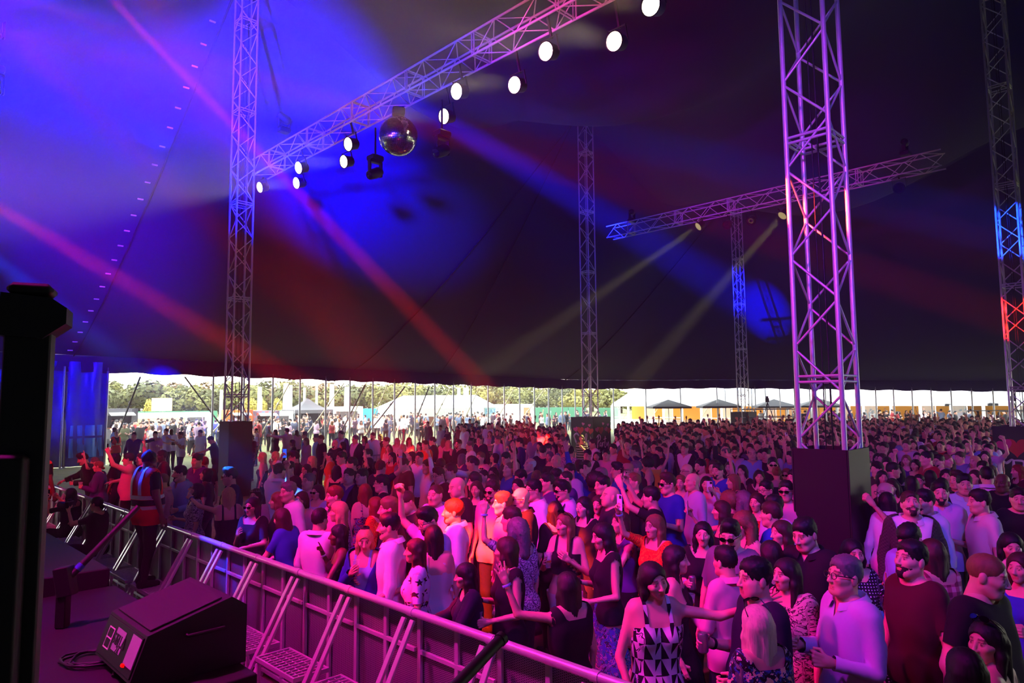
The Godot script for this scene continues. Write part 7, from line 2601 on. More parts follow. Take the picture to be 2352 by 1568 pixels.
# One line for each figure: where the top of the head shows, sex, hair, hair colour, top, bottom, left arm, right arm | options | label
# a = heading in degrees (0 faces the camera, -90 the picture's left side), f = turn away from the stage, t = detail, s = skin, x = worn things, y p r = head, ln = lean
const FRONT := """
1495 1293 f bob dark low:triangles skirt:triangles out_up glass_low | a=8 t=0 H=1.75 r=12 y=12 p=-6 hold=r:glass | woman in a black and white triangle print sundress, arm stretched out, head tipped back laughing
1732 1281 m short black tee:navy trousers:black cup_low cup | a=-82 t=0 H=1.80 fat=0.6 x=watch hold=r:can | dark haired man in a navy t-shirt seen in profile, holding a silver can
1735 1388 f long platinum blouse:tropical trousers:black down cup | a=-165 t=0 H=1.64 x=shades_up wear=strap_pink | platinum blonde woman from behind, sunglasses on her hair, tropical flower blouse
1804 1281 f long dark blouse:leopard shorts:black down face | a=-62 t=0 H=1.68 x=watch y=-10 | smiling woman with long dark hair in a leopard print blouse, hand at her chin
1943 1276 m short grey shirt:lilac trousers:black chestlow chestlow | a=-78 t=0 H=1.80 x=glasses p=8 | grey haired man with glasses in a pale lilac shirt, hand lifted to his chest
1958 1238 f bob black blouse:polka skirt:polka finger down | a=-8 t=0 H=1.68 y=6 x=band_l band=white | dark bobbed woman in a polka dot dress, one finger pointing up behind a grey head
2096 1241 m short dark tee:burgundy trousers:black down down | a=-76 t=0 H=1.82 x=beard p=10 | bearded man in a plain burgundy t-shirt with his arm hanging, in profile
2278 1272 m buzz fairhair tee:black trousers:black pocket pocket | a=28 t=0 H=1.86 fat=0.5 y=18 p=-12 | broad man with cropped fair hair in a black t-shirt, grinning downwards
2262 1424 f long dark tank:black trousers:black down cup | a=-140 t=0 H=1.64 y=70 x=shades_up | dark haired woman near the corner, cheek in profile, glasses pushed up on her hair
2212 1486 f long black strap:black skirt:black down down | a=176 t=0 H=1.60 | woman with bare shoulders and long black hair seen from behind at the bottom edge
1614 1198 f wavy black blouse:black trousers:black cup cup | a=-20 t=1 H=1.67 hold=r:can x=band_r | woman with long black hair in a black top holding up a white can
1674 1195 m fringe_m black tee:grey trousers:black down down | a=-35 t=1 H=1.80 x=sunglasses,beard p=-14 | bearded man with a heavy black fringe and sunglasses looking down
1706 1178 f curly fairhair strap:black trousers:black down down | a=-70 t=1 H=1.70 | woman with long curly fair hair and bare shoulders behind the man with the fringe
1841 1191 m short black polo:black trousers:black down down | a=-50 t=0 H=1.84 y=-10 p=-14 | young man in a black polo shirt with pale trim, looking down
1793 1194 f long brown blouse:burgundy trousers:black down down | a=-80 t=1 H=1.70 | woman with long brown hair in profile beside the man in the black polo
1768 1240 f long dark tank:black trousers:black down down | a=-165 t=1 H=1.66 | back of a woman with smooth dark hair, just behind the leopard print blouse
1664 1254 m short black shirt:pink trousers:navy cup down | a=-150 t=0 H=1.66 hold=l:cup | man with black hair in a loose pink shirt, face turned away behind an outstretched hand
1553 1252 f wavy dark tank:black skirt:black cup down | a=72 t=1 H=1.66 hold=l:glass | woman with long dark waves turned to the picture's right, holding a drink
1502 1181 f long fairhair blouse:floral_red skirt:floral_red down phone_high | a=-60 t=0 H=1.70 hold=r:phone_white x=band_r | woman with streaked fair hair in an orange flowered dress, phone held high
2087 1129 m short brown jacket:tweed trousers:black down down | a=-18 t=0 H=1.84 wear=shirt:white p=22 x=stubble | man in a dark tweed jacket and white shirt with his face lifted to the lights
2121 1124 m short black shirt:white trousers:navy down cup | a=-78 t=1 H=1.83 x=beard | bearded man in a white shirt in profile beside the tweed jacket
2036 1129 f long black shirt:white trousers:black down down | a=160 t=1 H=1.72 | woman in a white shirt from behind, long black hair, beside the plinth
2157 1104 m short black polo:lilac trousers:charcoal down down | a=-25 t=1 H=1.86 x=beard | big bearded man in a blue grey polo shirt behind the white shirts
2214 1088 m short black jacket:black trousers:black down down | a=-25 t=1 H=1.84 wear=shirt:white | man in a black blazer over an open white shirt
2247 1124 m short dark polo:offwhite trousers:black down cup | a=-100 t=1 H=1.82 hold=r:can | man in a white short sleeved shirt from the side, can in his hand
2266 1072 m short dark shirt:white trousers:black down down | a=150 t=1 H=1.82 | man in a white shirt with his back turned, near the painted word Be
2078 1208 m short black shirt:lightblue trousers:black down down | a=-60 t=1 H=1.80 p=-28 | dark haired man with bowed head and a pale blue shirt, below the tweed jacket
2138 1236 f long brown blouse:gingham trousers:navy down down | a=-170 t=1 H=1.70 | woman with long brown hair and a pink checked wrap, seen from behind
2322 1224 f shoulder black blouse:navy trousers:black down down | a=-20 t=1 H=1.68 p=-8 | smiling woman with shoulder length black hair at the picture's edge
2340 1268 f long brown blouse:blue trousers:black cup down | a=-60 t=1 H=1.66 | woman in a blue blouse half out of the picture at its edge
1302 1312 f long dark vest_top:black trousers:black wave_high down | a=-150 t=0 H=1.66 x=band_l | woman with long dark hair from behind, bare arm thrown up with open palm
1162 1232 f bob brown vest_top:black trousers:black cup_low cup | a=-72 t=0 H=1.68 x=watch hold=l:glass y=-40 | woman in a black sleeveless top with bobbed brown hair, turned away, forearms forward
1066 1292 f fringe dark jacket:navy trousers:black rail rail | a=-80 t=0 H=1.62 p=-4 wear=blouse:navy | woman with a dark fringe and navy jacket leaning on the barrier rail
1187 1193 f curly grey blouse:speckled trousers:black fist_up down | a=-140 t=1 H=1.68 x=band_l | woman with curly grey hair in a dark dotted top, fist raised
1378 1201 f wavy dark vest_top:black maxi:floral_blue cup_low cup | a=-78 t=0 H=1.72 hold=l:glass x=watch p=-10 | tall woman with long dark waves, black top and blue flowered skirt, glass in hand
1296 1177 f long fairhair crop:black shorts:offwhite chest clap | a=-25 t=0 H=1.68 y=-30 x=shades_up hold=r:cup | woman caught in the red spotlight, sunglasses on long hair, crop top, gripping a cup
1340 1140 f long black vest_top:black trousers:black down down | a=-50 t=1 H=1.72 s=pale | pale woman with straight black hair in a black wrap top
1405 1115 m bald grey tee:charcoal trousers:black down down | a=-78 t=1 H=1.80 fat=0.8 p=10 | bald heavy man in a dark t-shirt looking up, in profile
1424 1174 f long brown vest_top:purple trousers:black face down | a=-72 t=1 H=1.66 | woman with long brown hair and a violet top, fingers at her lips
1533 1087 m quiff brown tee:royal shorts:grey cup down | a=-70 t=0 H=1.86 x=sunglasses hold=l:pint | young man in a bright blue t-shirt and sunglasses holding a pint glass
1040 1146 m crop_curls red shirt:white trousers:navy down down | a=-84 t=0 H=1.78 x=beard | red bearded man in a white shirt glowing orange in the spotlight
1195 1118 m bald black polo:black trousers:black cup fold | a=-70 t=1 H=1.84 x=sunglasses,beard | bald bearded man in sunglasses and a black polo shirt
1130 1103 m short dark polo:pink trousers:navy down down | a=-30 t=1 H=1.84 x=sunglasses,stubble | man in dark sunglasses and a pink polo shirt next to a woman with long hair
1154 1129 m short fairhair shirt:pink trousers:cream down down | a=-85 t=1 H=1.80 s=pale | fair haired man in a pale pink shirt, face red in the spotlight
1174 1164 m short brown shirt:cream trousers:tan down down | a=-110 t=1 H=1.74 | man in a cream shirt lit orange at its edge, behind the grey curls
1225 1101 m short black shirt:white trousers:navy down down | a=-66 t=1 H=1.82 x=sunglasses | clean shaven man in a white shirt and sunglasses under a swept fringe
1292 1103 m quiff black shirt:lilac trousers:navy down down | a=-68 t=1 H=1.80 x=sunglasses,beard wear=vest:charcoal | bearded man in sunglasses wearing a grey waistcoat over a lilac shirt
1046 1095 m bald fairhair tee:black trousers:black down down | a=-62 t=1 H=1.86 fat=1.0 p=-8 | large bald man in a black t-shirt looking down, behind the orange lit beard
1094 1104 f long brown blouse:charcoal trousers:black down down | a=-18 t=1 H=1.70 | smiling woman with long straight brown hair between the bald man and the pink polo
1274 1150 f long black blouse:black trousers:black down cup | a=-160 t=1 H=1.68 | dark haired woman with her back turned behind the red lit woman
1374 1137 f wavy brown blouse:burgundy trousers:black down down | a=-30 t=1 H=1.66 | woman with brown waves in shadow between the pale woman and the bald man
1494 1117 m short black tee:black trousers:black phone_high phone_high | a=-110 t=1 H=1.78 hold=r:phone_black | man crouched over a phone camera beside the blue t-shirt, back of his dark head showing
735 1168 m short dark shirt:white trousers:navy down rail | a=160 t=0 H=1.80 | man in a white shirt with his back to the stage, nearest the rail
777 1204 f long black strap:black skirt:black rail finger | a=-75 t=0 H=1.62 s=brown x=band_r band=white | dark skinned woman with long black hair leaning on the rail and lifting one finger
838 1216 f long blonde jacket:royal trousers:navy down chest | a=-10 t=0 H=1.66 wear=low:lightblue hold=r:glass y=20 p=-16 x=scrunchie | blonde woman in a blue blazer and pale blue top, glancing down, hair bow on top
893 1178 m short black shirt:white trousers:black down cup_low | a=-84 t=0 H=1.78 x=stubble | slim dark haired man in a white shirt in profile facing the stage
953 1236 f long brown blouse:floral_white trousers:navy down rail | a=-85 t=0 H=1.62 | woman with long brown hair in a pale blouse of dark tulips beside the rail
996 1205 f long black strap:offwhite trousers:black down down | a=-165 t=1 H=1.66 | woman with glossy black hair and a strappy top, seen from behind
976 1167 m quiff black tee:lilac trousers:black down fist_up | a=-50 t=1 H=1.80 x=glasses,beard p=-16 | bearded man with glasses and a pale t-shirt looking down, one hand raised
777 1151 f wavy blonde blouse:speckled trousers:black down down | a=-78 t=1 H=1.70 | blonde woman with loose waves in a speckled top, in profile over the white shirt
579 1142 f shoulder dark blouse:black trousers:black rail chest | a=-18 t=0 H=1.66 x=sunglasses | dark haired woman in black and sunglasses on the rail, fingers curled in a ring
643 1167 f long brown tee:blue trousers:black rail rail | a=-112 t=0 H=1.64 ln=12 | woman in a bright blue t-shirt leaning over the rail, long brown hair falling
637 1129 f shoulder fairhair blouse:charcoal trousers:black down down | a=-80 t=1 H=1.68 | woman with streaked bobbed hair in profile just behind the blue t-shirt
662 1106 m short grey shirt:white trousers:navy down down | a=-40 t=1 H=1.80 | smiling older man in a white shirt that catches the blue white light
692 1128 f bob brown blouse:pink trousers:black down down | a=-25 t=1 H=1.64 | woman with a brown bob and pink top between older man and red lens glasses
528 1074 m quiff black jacket:navy trousers:black down down | a=-62 t=1 H=1.84 x=sunglasses wear=tee:black | man in a navy jacket and sunglasses below the slim plinth
642 1064 m short dark shirt:white trousers:navy phone_high down | a=165 t=1 H=1.82 hold=l:phone_blue | man in a white shirt from behind holding up a phone with a blue screen
893 1141 m short fairhair jacket:navy trousers:black down down | a=-78 t=1 H=1.80 wear=tee:black | man with his mouth open mid song, navy jacket, over the slim dark haired man
925 1129 m buzz brown tee:black trousers:black down down | a=-45 t=1 H=1.82 p=-22 fat=0.6 | heavy crop haired man bowing his head among the crowd
838 1110 f long red strap:floral_dark trousers:black down down | a=-150 t=1 H=1.70 | woman with long red hair and bare shoulder, turned from the camera
861 1140 f long red blouse:floral_red skirt:black down down | a=-120 t=1 H=1.62 | red haired woman in an orange patterned dress, arms close, before the navy jacket
587 1121 f long brown blouse:pink trousers:black down down | a=-10 t=1 H=1.62 x=tiara | woman wearing a small tiara on brown hair
768 1116 m short red shirt:pink trousers:black down down | a=-45 t=1 H=1.78 x=stubble y=-20 | ginger man in a pink shirt frowning sideways
1000 1111 m buzz brown polo:lilac trousers:navy down down | a=-30 t=1 H=1.82 | smiling crop haired man in a lilac polo, before the large bald man
460 1110 f bob dark blouse:speckled trousers:black down cup | a=-60 t=0 H=1.66 p=30 x=glasses | woman in a glittery top tilting her face up, glasses on, near the rail
525 1118 f shoulder blonde low:black skirt:black point_out down | a=-150 t=0 H=1.66 x=band_l band=blue | blonde woman in a black dress from behind, pointing arm with a blue wristband
413 1069 m short black shirt:lightblue trousers:black cup_low down | a=-25 t=0 H=1.80 x=beard y=-25 hold=l:pint | bearded man in a blue shirt holding a drink, facing front
453 1042 m short dark shirt:purple trousers:navy down down | a=-20 t=1 H=1.86 fat=0.5 | tall man in an open necked violet shirt behind the bearded man in blue
372 1086 m buzz fairhair shirt:pink trousers:navy cup_low down | a=-75 t=0 H=1.80 | man in a pale pink shirt with rolled cuff, half behind the security guard
478 1075 f bob black tee:burgundy trousers:black down down | a=-80 t=1 H=1.68 p=16 | short dark haired woman in profile with her chin raised, below the violet shirt
186 1041 m quiff black jacket:black trousers:black cup fore | a=-70 t=0 H=1.80 ln=18 hold=l:phone_black wear=tee:charcoal x=stubble | tousled dark haired man leaning on the far end of the rail with phone and cup
226 1058 f tied fairhair jacket:purple trousers:black cup down | a=-75 t=0 H=1.66 hold=l:cup wear=tee:black | fair haired woman with tied back hair at the far rail, pointing arm behind her
218 1050 f short grey blouse:burgundy trousers:black point_up down | a=-60 t=1 H=1.66 | grey haired woman behind her with one finger pointing straight up
262 1045 f afro black tee:black trousers:black down down | a=-80 t=1 H=1.70 s=brown | woman with a dark afro in profile beside the blue curtain
295 1040 m short dark tee:pink trousers:black phone_high rail | a=-72 t=0 H=1.80 hold=l:phone_black fat=0.4 | man in a pink t-shirt at the rail photographing the stage, hand spread on the rail
325 1040 m short brown shirt:pink trousers:black up down | a=-40 t=1 H=1.78 | man with a red lit hand held up, behind the security guard's shoulder
372 1034 m short black jacket:burgundy trousers:black down down | a=-60 t=1 H=1.80 s=dark | man in a dark burgundy jacket just past the security guard
470 1049 m short red tee:burgundy trousers:black down down | a=-140 t=1 H=1.72 | man with short reddish hair, back turned, next to the violet shirt
"""
const MIDDLE := """
602 1038 f long blonde strap:black trousers:black down down | a=-80 | blonde woman in a black strappy dress just past the slim plinth
632 1036 f long blonde blouse:teal trousers:black face fold | a=-40 | blonde woman in a teal long sleeve top beside her, hand at her cheek
676 1036 m quiff black jacket:charcoal trousers:black down down | a=-75 x=sunglasses | man in sunglasses and a shiny dark jacket before the steel fence
664 1059 m short black tee:black trousers:black down down | a=-30 x=sunglasses | man in sunglasses and a black v neck t-shirt near the raised phone
716 1047 f wavy blonde vest_top:burgundy trousers:black down down | a=-70 | woman with big blonde waves facing the stage in front of the steel fence
757 1037 f tied black blouse:orange trousers:black down down | a=-80 | woman with black tied hair and an orange red top
784 1037 m short dark shirt:lilac trousers:navy down down | a=-50 | smiling man in a lilac shirt beside the orange red top
703 1065 f shoulder dark blouse:charcoal trousers:black face down | a=-35 x=glasses | dark haired woman with glasses below the blonde waves
711 1087 m short grey tee:pink trousers:navy down fist_up | a=-35 p=8 | round faced man with swept grey hair looking up, phone hand beside him
774 1068 f long black tank:black trousers:black down down | a=175 | back of a woman with very long black hair
808 1050 m short black shirt:charcoal trousers:black down down | a=-75 x=beard | bearded man with a neat fade in profile near the orange lights
801 1076 m short black shirt:purple trousers:black down down | a=-20 wear=vest:black | dark haired man in a waistcoat and violet shirt, smiling
831 1076 m short black tee:black trousers:black down down | a=-40 | dark haired young man with half his face in shadow
729 1112 f bob brown blouse:lilac trousers:black down down | a=-30 x=sunglasses | woman in red tinted sunglasses and a lilac top
875 1057 m crop_curls red tee:navy trousers:black down fist_up | a=150 x=band_r | ginger curly man from behind in a navy t-shirt, fist raised with white wristband
846 1050 f long dark blouse:black trousers:black fist_up down | a=-70 | dark haired woman raising a wrist beside the ginger curls
845 1031 m short dark shirt:burgundy trousers:black down down | a=-60 | man in a dark red shirt on the near side of the orange spotlight
876 1090 m short black shirt:black trousers:black down down | a=-80 x=glasses | man in dark glasses and black shirt in profile with a raised collar
922 1040 m quiff black tee:grey trousers:black down down | a=-40 | dark haired man under the orange lit dancers
923 1053 m short brown tee:burgundy trousers:black down down | a=-60 p=-18 | man in a burgundy t-shirt bending his head beneath the spotlight
963 1038 m short black polo:white trousers:navy down down | a=-20 | clean cut man in a white polo shirt facing front
945 1036 f long brown blouse:burgundy trousers:black down down | a=-55 | long haired woman directly in front of the orange lit dancers
900 1038 f long dark blouse:red trousers:black down down | a=-35 | woman in a red dress on the fringe of the orange spotlight
982 1055 m short dark shirt:white trousers:navy fist_up down | a=-60 | man in a white shirt with bent arm and fist above his head
1005 1073 m quiff black tee:burgundy trousers:black down down | a=-45 p=-10 x=glasses | grinning man with a tall black quiff and thin glasses
1013 1053 m short black tee:charcoal trousers:black down down | a=160 | back of a dark head above the tall quiff
1035 1064 m short dark shirt:pink trousers:navy down down | a=-72 | man in profile in a pale pink shirt left of the silver hair
1062 1041 f shoulder grey blouse:purple trousers:black down down | a=140 | woman with straight silver hair and a violet lace top from behind
1083 1047 m short brown shirt:white trousers:navy point_out down | a=-110 | man in a white shirt stretching one arm forward, face hidden
1090 1087 m short black shirt:charcoal trousers:black down down | a=-78 | man with black hair in profile above the smiling long haired woman
1110 1078 f tied dark blouse:purple trousers:black down down | a=-50 x=shades_up | dark haired woman laughing with sunglasses up on her head
1132 1072 f wavy black tank:black trousers:black down down | a=-30 | woman with black curls above the sunglasses and pink polo
1053 1009 m short brown shirt:black trousers:black down down | a=-35 x=stubble | fair bearded man in a black shirt amid the far rows
1079 1013 m short grey shirt:white trousers:navy down down | a=-70 | grey templed man in a white shirt in profile in the far rows
1101 1000 m short brown shirt:navy trousers:black down down | a=-20 | man in a navy shirt facing the stage in the far rows
1020 1006 f long fairhair strap:pink trousers:black down down | a=160 | long haired woman from behind in a pink top near the bearded man in black
1031 1010 f long blonde tank:black trousers:black down down | a=150 | blonde woman from behind beside the man in the black shirt
993 1003 m short black jacket:navy trousers:black down down | a=-90 | man in a navy suit beside the orange lit group
1105 1038 m short fairhair blouse:pink trousers:navy down down | a=-40 p=12 | fair man lifting his chin next to the peaked dark cap
1088 1049 m buzz black shirt:charcoal trousers:black down down | a=-100 | man with a shaved dark head bent towards the silver haired woman
1143 1000 m short grey polo:lilac trousers:navy down down | a=-60 | grey haired man in a lilac short sleeved shirt in the far rows
1138 1040 f bob dark blouse:floral_dark trousers:black down down | a=-75 p=14 | woman in a flowered blouse tilting her head back
1159 1039 m short black tee:charcoal trousers:black down down | a=-50 p=-16 | dark haired man bowing his head beside the flowered blouse
1178 1027 m short dark vest_top:black trousers:black down fist_up | a=-75 | dark haired person in a black singlet raising a hand
1172 1060 m buzz fairhair polo:blue trousers:navy up down | a=-60 p=10 | balding man in a bright blue polo shirt with an arm raised
1192 1079 m short black shirt:charcoal trousers:black down down | a=-60 p=-14 | dark haired man looking down beside the bright blue polo
1130 1088 f wavy dark tank:black trousers:black down down | a=-45 x=glasses | dark haired woman tilting her head above the sunglasses
1220 1051 m ring white shirt:purple trousers:black down down | a=-70 p=12 | white haired man in a violet shirt gazing up
1247 1023 m short black jacket:navy trousers:black down down | a=175 | broad back of a man in a navy suit jacket
1277 1043 m bald tan shirt:lilac trousers:black down down | a=-80 | shaven headed man in profile behind the navy suit
1188 1099 f bob black blouse:purple trousers:black down down | a=-35 | dark bobbed woman above the bald bearded man
1233 1079 f shoulder fairhair blouse:purple trousers:black down down | a=170 | smooth fair head of a woman from behind, between two dark haired men
1255 1086 m short black shirt:purple trousers:navy down down | a=-72 | dark haired man in a violet shirt between two pairs of sunglasses
1276 1076 m short black shirt:purple trousers:black down down | a=-60 s=dark | dark skinned man behind the man in the violet shirt
1299 1080 m buzz dark shirt:purple trousers:black phone down | a=-78 x=glasses | man with glasses and cropped head sipping, over the grey waistcoat
1308 1064 m short black shirt:lilac trousers:navy down down | a=-55 | dark fringed man in a lilac shirt above the cropped head
1346 1057 m short brown shirt:blue trousers:navy phone up | a=-30 hold=l:phone_black | man in a blue shirt filming with a phone, palm open
1329 1054 f bob brown blouse:speckled trousers:black down down | a=-160 | woman with an untidy brown bob seen from behind
1379 1074 m short grey shirt:white trousers:navy down down | a=-80 | balding grey haired man just over the dark afro
1365 1088 m afro black tee:charcoal trousers:black down down | a=-120 s=dark | dark skinned man with round black hair seen from behind
1383 1092 m short black shirt:pink trousers:black down down | a=-70 | man in profile with his mouth open behind the bald heavy man
1349 1032 m short black jacket:charcoal trousers:black down down | a=-30 wear=shirt:white | man in a dark suit and tie in front of the painted Smile
1310 1024 m crop_curls black shirt:speckled trousers:black down down | a=150 | back of a man with curly black hair in a dotted shirt
1335 998 f wavy dark blouse:stripes trousers:black chest down | a=-25 | dark haired woman in a striped top standing before the word Smile
1292 1003 m short grey shirt:lilac trousers:navy down down | a=-60 x=glasses | grey haired man with glasses beside the painted box
1296 1020 f wavy brown blouse:pink trousers:black down down | a=-50 | brown haired woman near the edge of the painted box
1371 1037 f bob dark blouse:pink trousers:black down down | a=-20 p=12 | dark bobbed woman in pink looking up, under the word Party
1392 1031 m short black tee:pink trousers:navy out down | a=-20 | laughing man in a pink t-shirt with spread arm under the word Party
1361 1008 m short brown shirt:white trousers:black down down | a=-70 | man in white by the corner of the painted box
1262 1036 f long grey blouse:charcoal trousers:black down down | a=-40 | pale haired woman peering past the navy suit
1257 1018 m short black shirt:burgundy trousers:black down down | a=-60 x=beard | bearded man behind the navy suit jacket
1227 1004 f long red blouse:orange trousers:black down down | a=-30 | long haired woman glowing red in the distant spotlight
1256 996 f long blonde strap:pink trousers:black down down | a=-20 | pale blonde woman beside the distant red spotlight
1281 1002 f long brown blouse:red trousers:black down down | a=-60 | brown haired woman lit red on the other side of the distant spotlight
1213 984 f wavy brown blouse:stripes trousers:black down down | a=-70 | woman in a striped top with thick wavy hair in the far rows
1193 1005 m short black shirt:purple trousers:black down down | a=-100 | dark haired man in violet beside the striped top
1418 1062 m quiff dark shirt:blue trousers:navy down down | a=-85 | man in a blue shirt in profile with a dark quiff
1441 1065 m buzz brown tee:charcoal trousers:black down down | a=-45 x=sunglasses,cap | man in a peaked cap and sunglasses
1457 1086 m short fairhair jacket:black trousers:black down down | a=-70 p=8 | fair haired man in a black jacket looking up beside the blue shirt
1459 1058 m short grey shirt:burgundy trousers:black down down | a=-75 | man in profile just above the fair haired man in black
1486 1052 f afro black tank:black trousers:black down phone_high | a=-100 hold=r:phone_white | woman with big black hair holding up a phone, sunglasses on her crown
1459 1022 m short brown tee:purple trousers:black point_up down | a=-120 | man in violet reaching up towards a green bottle
1493 1022 f wavy dark strap:burgundy trousers:black down down | a=-30 | dark haired woman in the rows beneath the second painted box
1505 1042 f wavy dark tank:yellow trousers:black up up | a=170 | woman in a yellow top with both arms in the air
1541 1024 f long dark blouse:burgundy trousers:black down down | a=-20 s=brown | smiling dark haired woman in the far middle rows
1519 1003 m short grey shirt:purple trousers:black down down | a=-20 | grey haired man facing front in the far middle rows
1572 1017 m short dark shirt:white trousers:black down down | a=-40 wear=jacket:charcoal | man in a dark jacket and white shirt by the inner fence
1576 1064 m bald grey shirt:purple trousers:black down down | a=-75 x=glasses | balding man with glasses in profile over a bald head in front
1589 1085 m bald brown shirt:lilac trousers:navy down down | a=-82 | bald man in a lilac shirt in profile behind the blue t-shirt
1563 1090 f shoulder fairhair blouse:lilac trousers:navy down down | a=-30 | fair haired woman squeezed between blue t-shirt and bald head
1608 1054 m short black polo:pink trousers:black down down | a=-62 x=stubble | dark haired man in a pale polo shirt with a neat collar
1622 1093 f long dark blouse:lilac trousers:black phone down | a=-20 hold=l:phone_white | long haired woman in lilac behind the white phone
1648 1063 m short dark shirt:blue trousers:navy chest down | a=-50 x=stubble | man in an open blue shirt with arms crossed
1639 1056 m short brown tee:charcoal trousers:black point_up down | a=-40 | man with a lifted forearm above the blue shirt
1657 1036 f tied black blouse:black trousers:black down down | a=-85 | woman with dark hair in profile among the raised hands
1688 1025 m short brown jacket:charcoal trousers:black down point_up | a=-25 wear=shirt:lilac x=glasses,beard | bearded man with glasses in a dark jacket pointing up
1675 1059 f long brown blouse:pink trousers:black down down | a=-40 | woman with loose brown hair behind the pointing arm
1683 1088 f long fairhair blouse:black trousers:black down down | a=-95 | woman with long fair hair in profile wearing black
1704 1067 f shoulder dark blouse:burgundy trousers:black face down | a=-50 | dark haired woman holding out a hand before her mouth
1727 1029 m ring grey shirt:lightblue trousers:navy clap down | a=-15 p=8 | grey bearded man in a pale blue shirt, hands together
1759 1029 m short black tee:charcoal trousers:black down down | a=-50 | dark haired man beside the pale blue shirt
1743 1079 f long dark blouse:burgundy trousers:black down down | a=-15 | dark haired woman singing with mouth wide open
1774 1050 m short black tee:charcoal trousers:black down down | a=-15 x=sunglasses | man in black sunglasses above the singing woman
1783 1071 f bun fairhair blouse:black trousers:black down down | a=170 | woman with a fair topknot seen from behind
1806 1075 f bob fairhair tee:purple trousers:navy point_up down | a=-40 x=sunglasses | person in sunglasses with a pointing arm bent across
1758 1103 m short black jacket:lilac trousers:navy down down | a=-60 x=glasses,beard wear=shirt:white | bearded man with glasses in a pale jacket near the plinth
1804 1103 m short dark shirt:pink trousers:navy down down | a=-35 x=sunglasses | man in dark glasses and an open pink shirt beside the plinth
1776 1136 m short black shirt:lilac trousers:black down down | a=-70 | back of a dark head in front of the open pink shirt
1770 1152 m short brown polo:blue trousers:navy down down | a=-130 | man in a blue shirt turned away below the pale jacket
1737 1131 f shoulder brown blouse:red trousers:black down down | a=-50 | woman in red half hidden behind curly grey hair
1674 1132 f afro fairhair blouse:burgundy trousers:black down down | a=-120 | woman with a cloud of frizzy fair hair from behind
1706 1130 f curly grey blouse:burgundy trousers:black down down | a=-150 | woman with frizzy grey hair beside the fair frizz
1655 1149 f wavy brown strap:black trousers:black down phone | a=-110 hold=r:phone_white | woman taking a picture sideways with a white phone
1785 1010 f wavy dark blouse:pink trousers:black down down | a=-30 | dark haired woman in a pale pink top in the rows beyond the plinth
1757 1010 m buzz fairhair shirt:purple trousers:black down down | a=-50 | crop haired man between two dark haired heads near the plinth
1818 1012 m short dark jacket:black trousers:black phone_high phone_high | a=-60 hold=l:phone_white | man in black filming with a white phone beside the plinth
1822 1078 m short black shirt:white trousers:navy down down | a=-60 | man in a white shirt squeezed against the plinth
1734 1002 m short brown jacket:charcoal trousers:black down down | a=-20 | young man with crossed arms in the far middle rows
1665 1024 m ring grey shirt:charcoal trousers:black down down | a=-140 | thin haired man from behind under the white phone
1634 1003 f wavy dark strap:black trousers:black fist_up down | a=-60 hold=l:phone_white | dark haired woman lifting a white phone overhead
1612 1022 f shoulder brown blouse:white trousers:black down down | a=-50 | brown haired woman below the lifted white phone
2051 1062 m short black tee:charcoal trousers:black down down | a=70 | dark haired man facing the picture's far side, right of the plinth
2063 1069 f long black tank:black trousers:black down down | a=170 | back of a woman with long black hair right of the plinth
2026 1080 f wavy black tank:black trousers:black down down | a=-10 | pale faced woman with black hair right of the plinth
2031 1106 m bald grey tee:burgundy trousers:black phone down | a=-70 x=glasses | grey stubbled man with glasses just right of the plinth
2047 1101 f shoulder brown blouse:burgundy trousers:black down down | a=-40 | woman peeking over the shoulder of the man with glasses
2092 1092 f long black blouse:black trousers:black down down | a=175 | back of a woman with straight black hair above the tweed jacket
2110 1088 f tied dark blouse:charcoal trousers:black down down | a=-40 | woman with tied dark hair beside the straight black hair
2136 1079 f wavy black tank:black trousers:black down down | a=150 | long dark haired woman from behind, below the man in violet
2155 1043 m short dark shirt:purple trousers:black down down | a=-65 x=beard | bearded man in a violet shirt in the shadowy right hand rows
2177 1042 m buzz fairhair tee:black trousers:black down down | a=25 p=-8 | shaven bearded man in black facing the violet shirt
2197 1081 m quiff brown tee:charcoal trousers:black down down | a=-75 | man with curly brown quiff in profile beside the black blazer
2172 1077 f wavy dark tank:black trousers:black down down | a=-30 | woman with dark waves in shadow behind the bearded polo man
2238 1046 f shoulder blonde blouse:lilac trousers:black down down | a=-75 | blonde woman in a lilac top in the dark right hand rows
2102 1054 f bob dark blouse:purple trousers:black down fist_up | a=-60 | woman lifting a flat hand in the dark right hand rows
2081 1044 f shoulder fairhair blouse:purple trousers:black down down | a=-40 | pale haired woman with glasses in the dark right hand rows
2068 1000 m short black shirt:lightblue trousers:black down down | a=60 | man in a pale blue shirt facing another man in a white shirt
2096 1001 m quiff black shirt:white trousers:black down down | a=-60 | man in a white shirt facing the man in pale blue
2106 1038 f tied black blouse:burgundy trousers:black down down | a=-30 | dark haired woman below the two facing men
2168 1000 m short black tee:charcoal trousers:black down down | a=-40 | dark haired man in the far right hand rows behind the red t-shirt
2160 1012 m buzz dark tee:red trousers:black down down | a=-50 | man in a red t-shirt in the far right hand rows
2262 1012 m short black shirt:lightblue trousers:black down down | a=-40 x=beard | bearded man in a light shirt in front of the painted Be
2281 980 m short dark tee:black trousers:black down down | a=-30 | young man in black standing behind the bearded man by the painted Be
2256 1058 m short dark tee:charcoal trousers:black down down | a=-50 | dark haired man beneath the bearded man by the painted Be
2325 1112 f long black blouse:charcoal trousers:black down down | a=-70 | dark haired woman in profile near the edge, below the painted letters
2300 1086 m bald brown tee:black trousers:black down down | a=-60 s=brown | shaven man with brown skin near the edge, below the painted letters
2338 1120 m short dark tee:black trousers:black down down | a=-30 | man with spectacles cut by the picture's edge
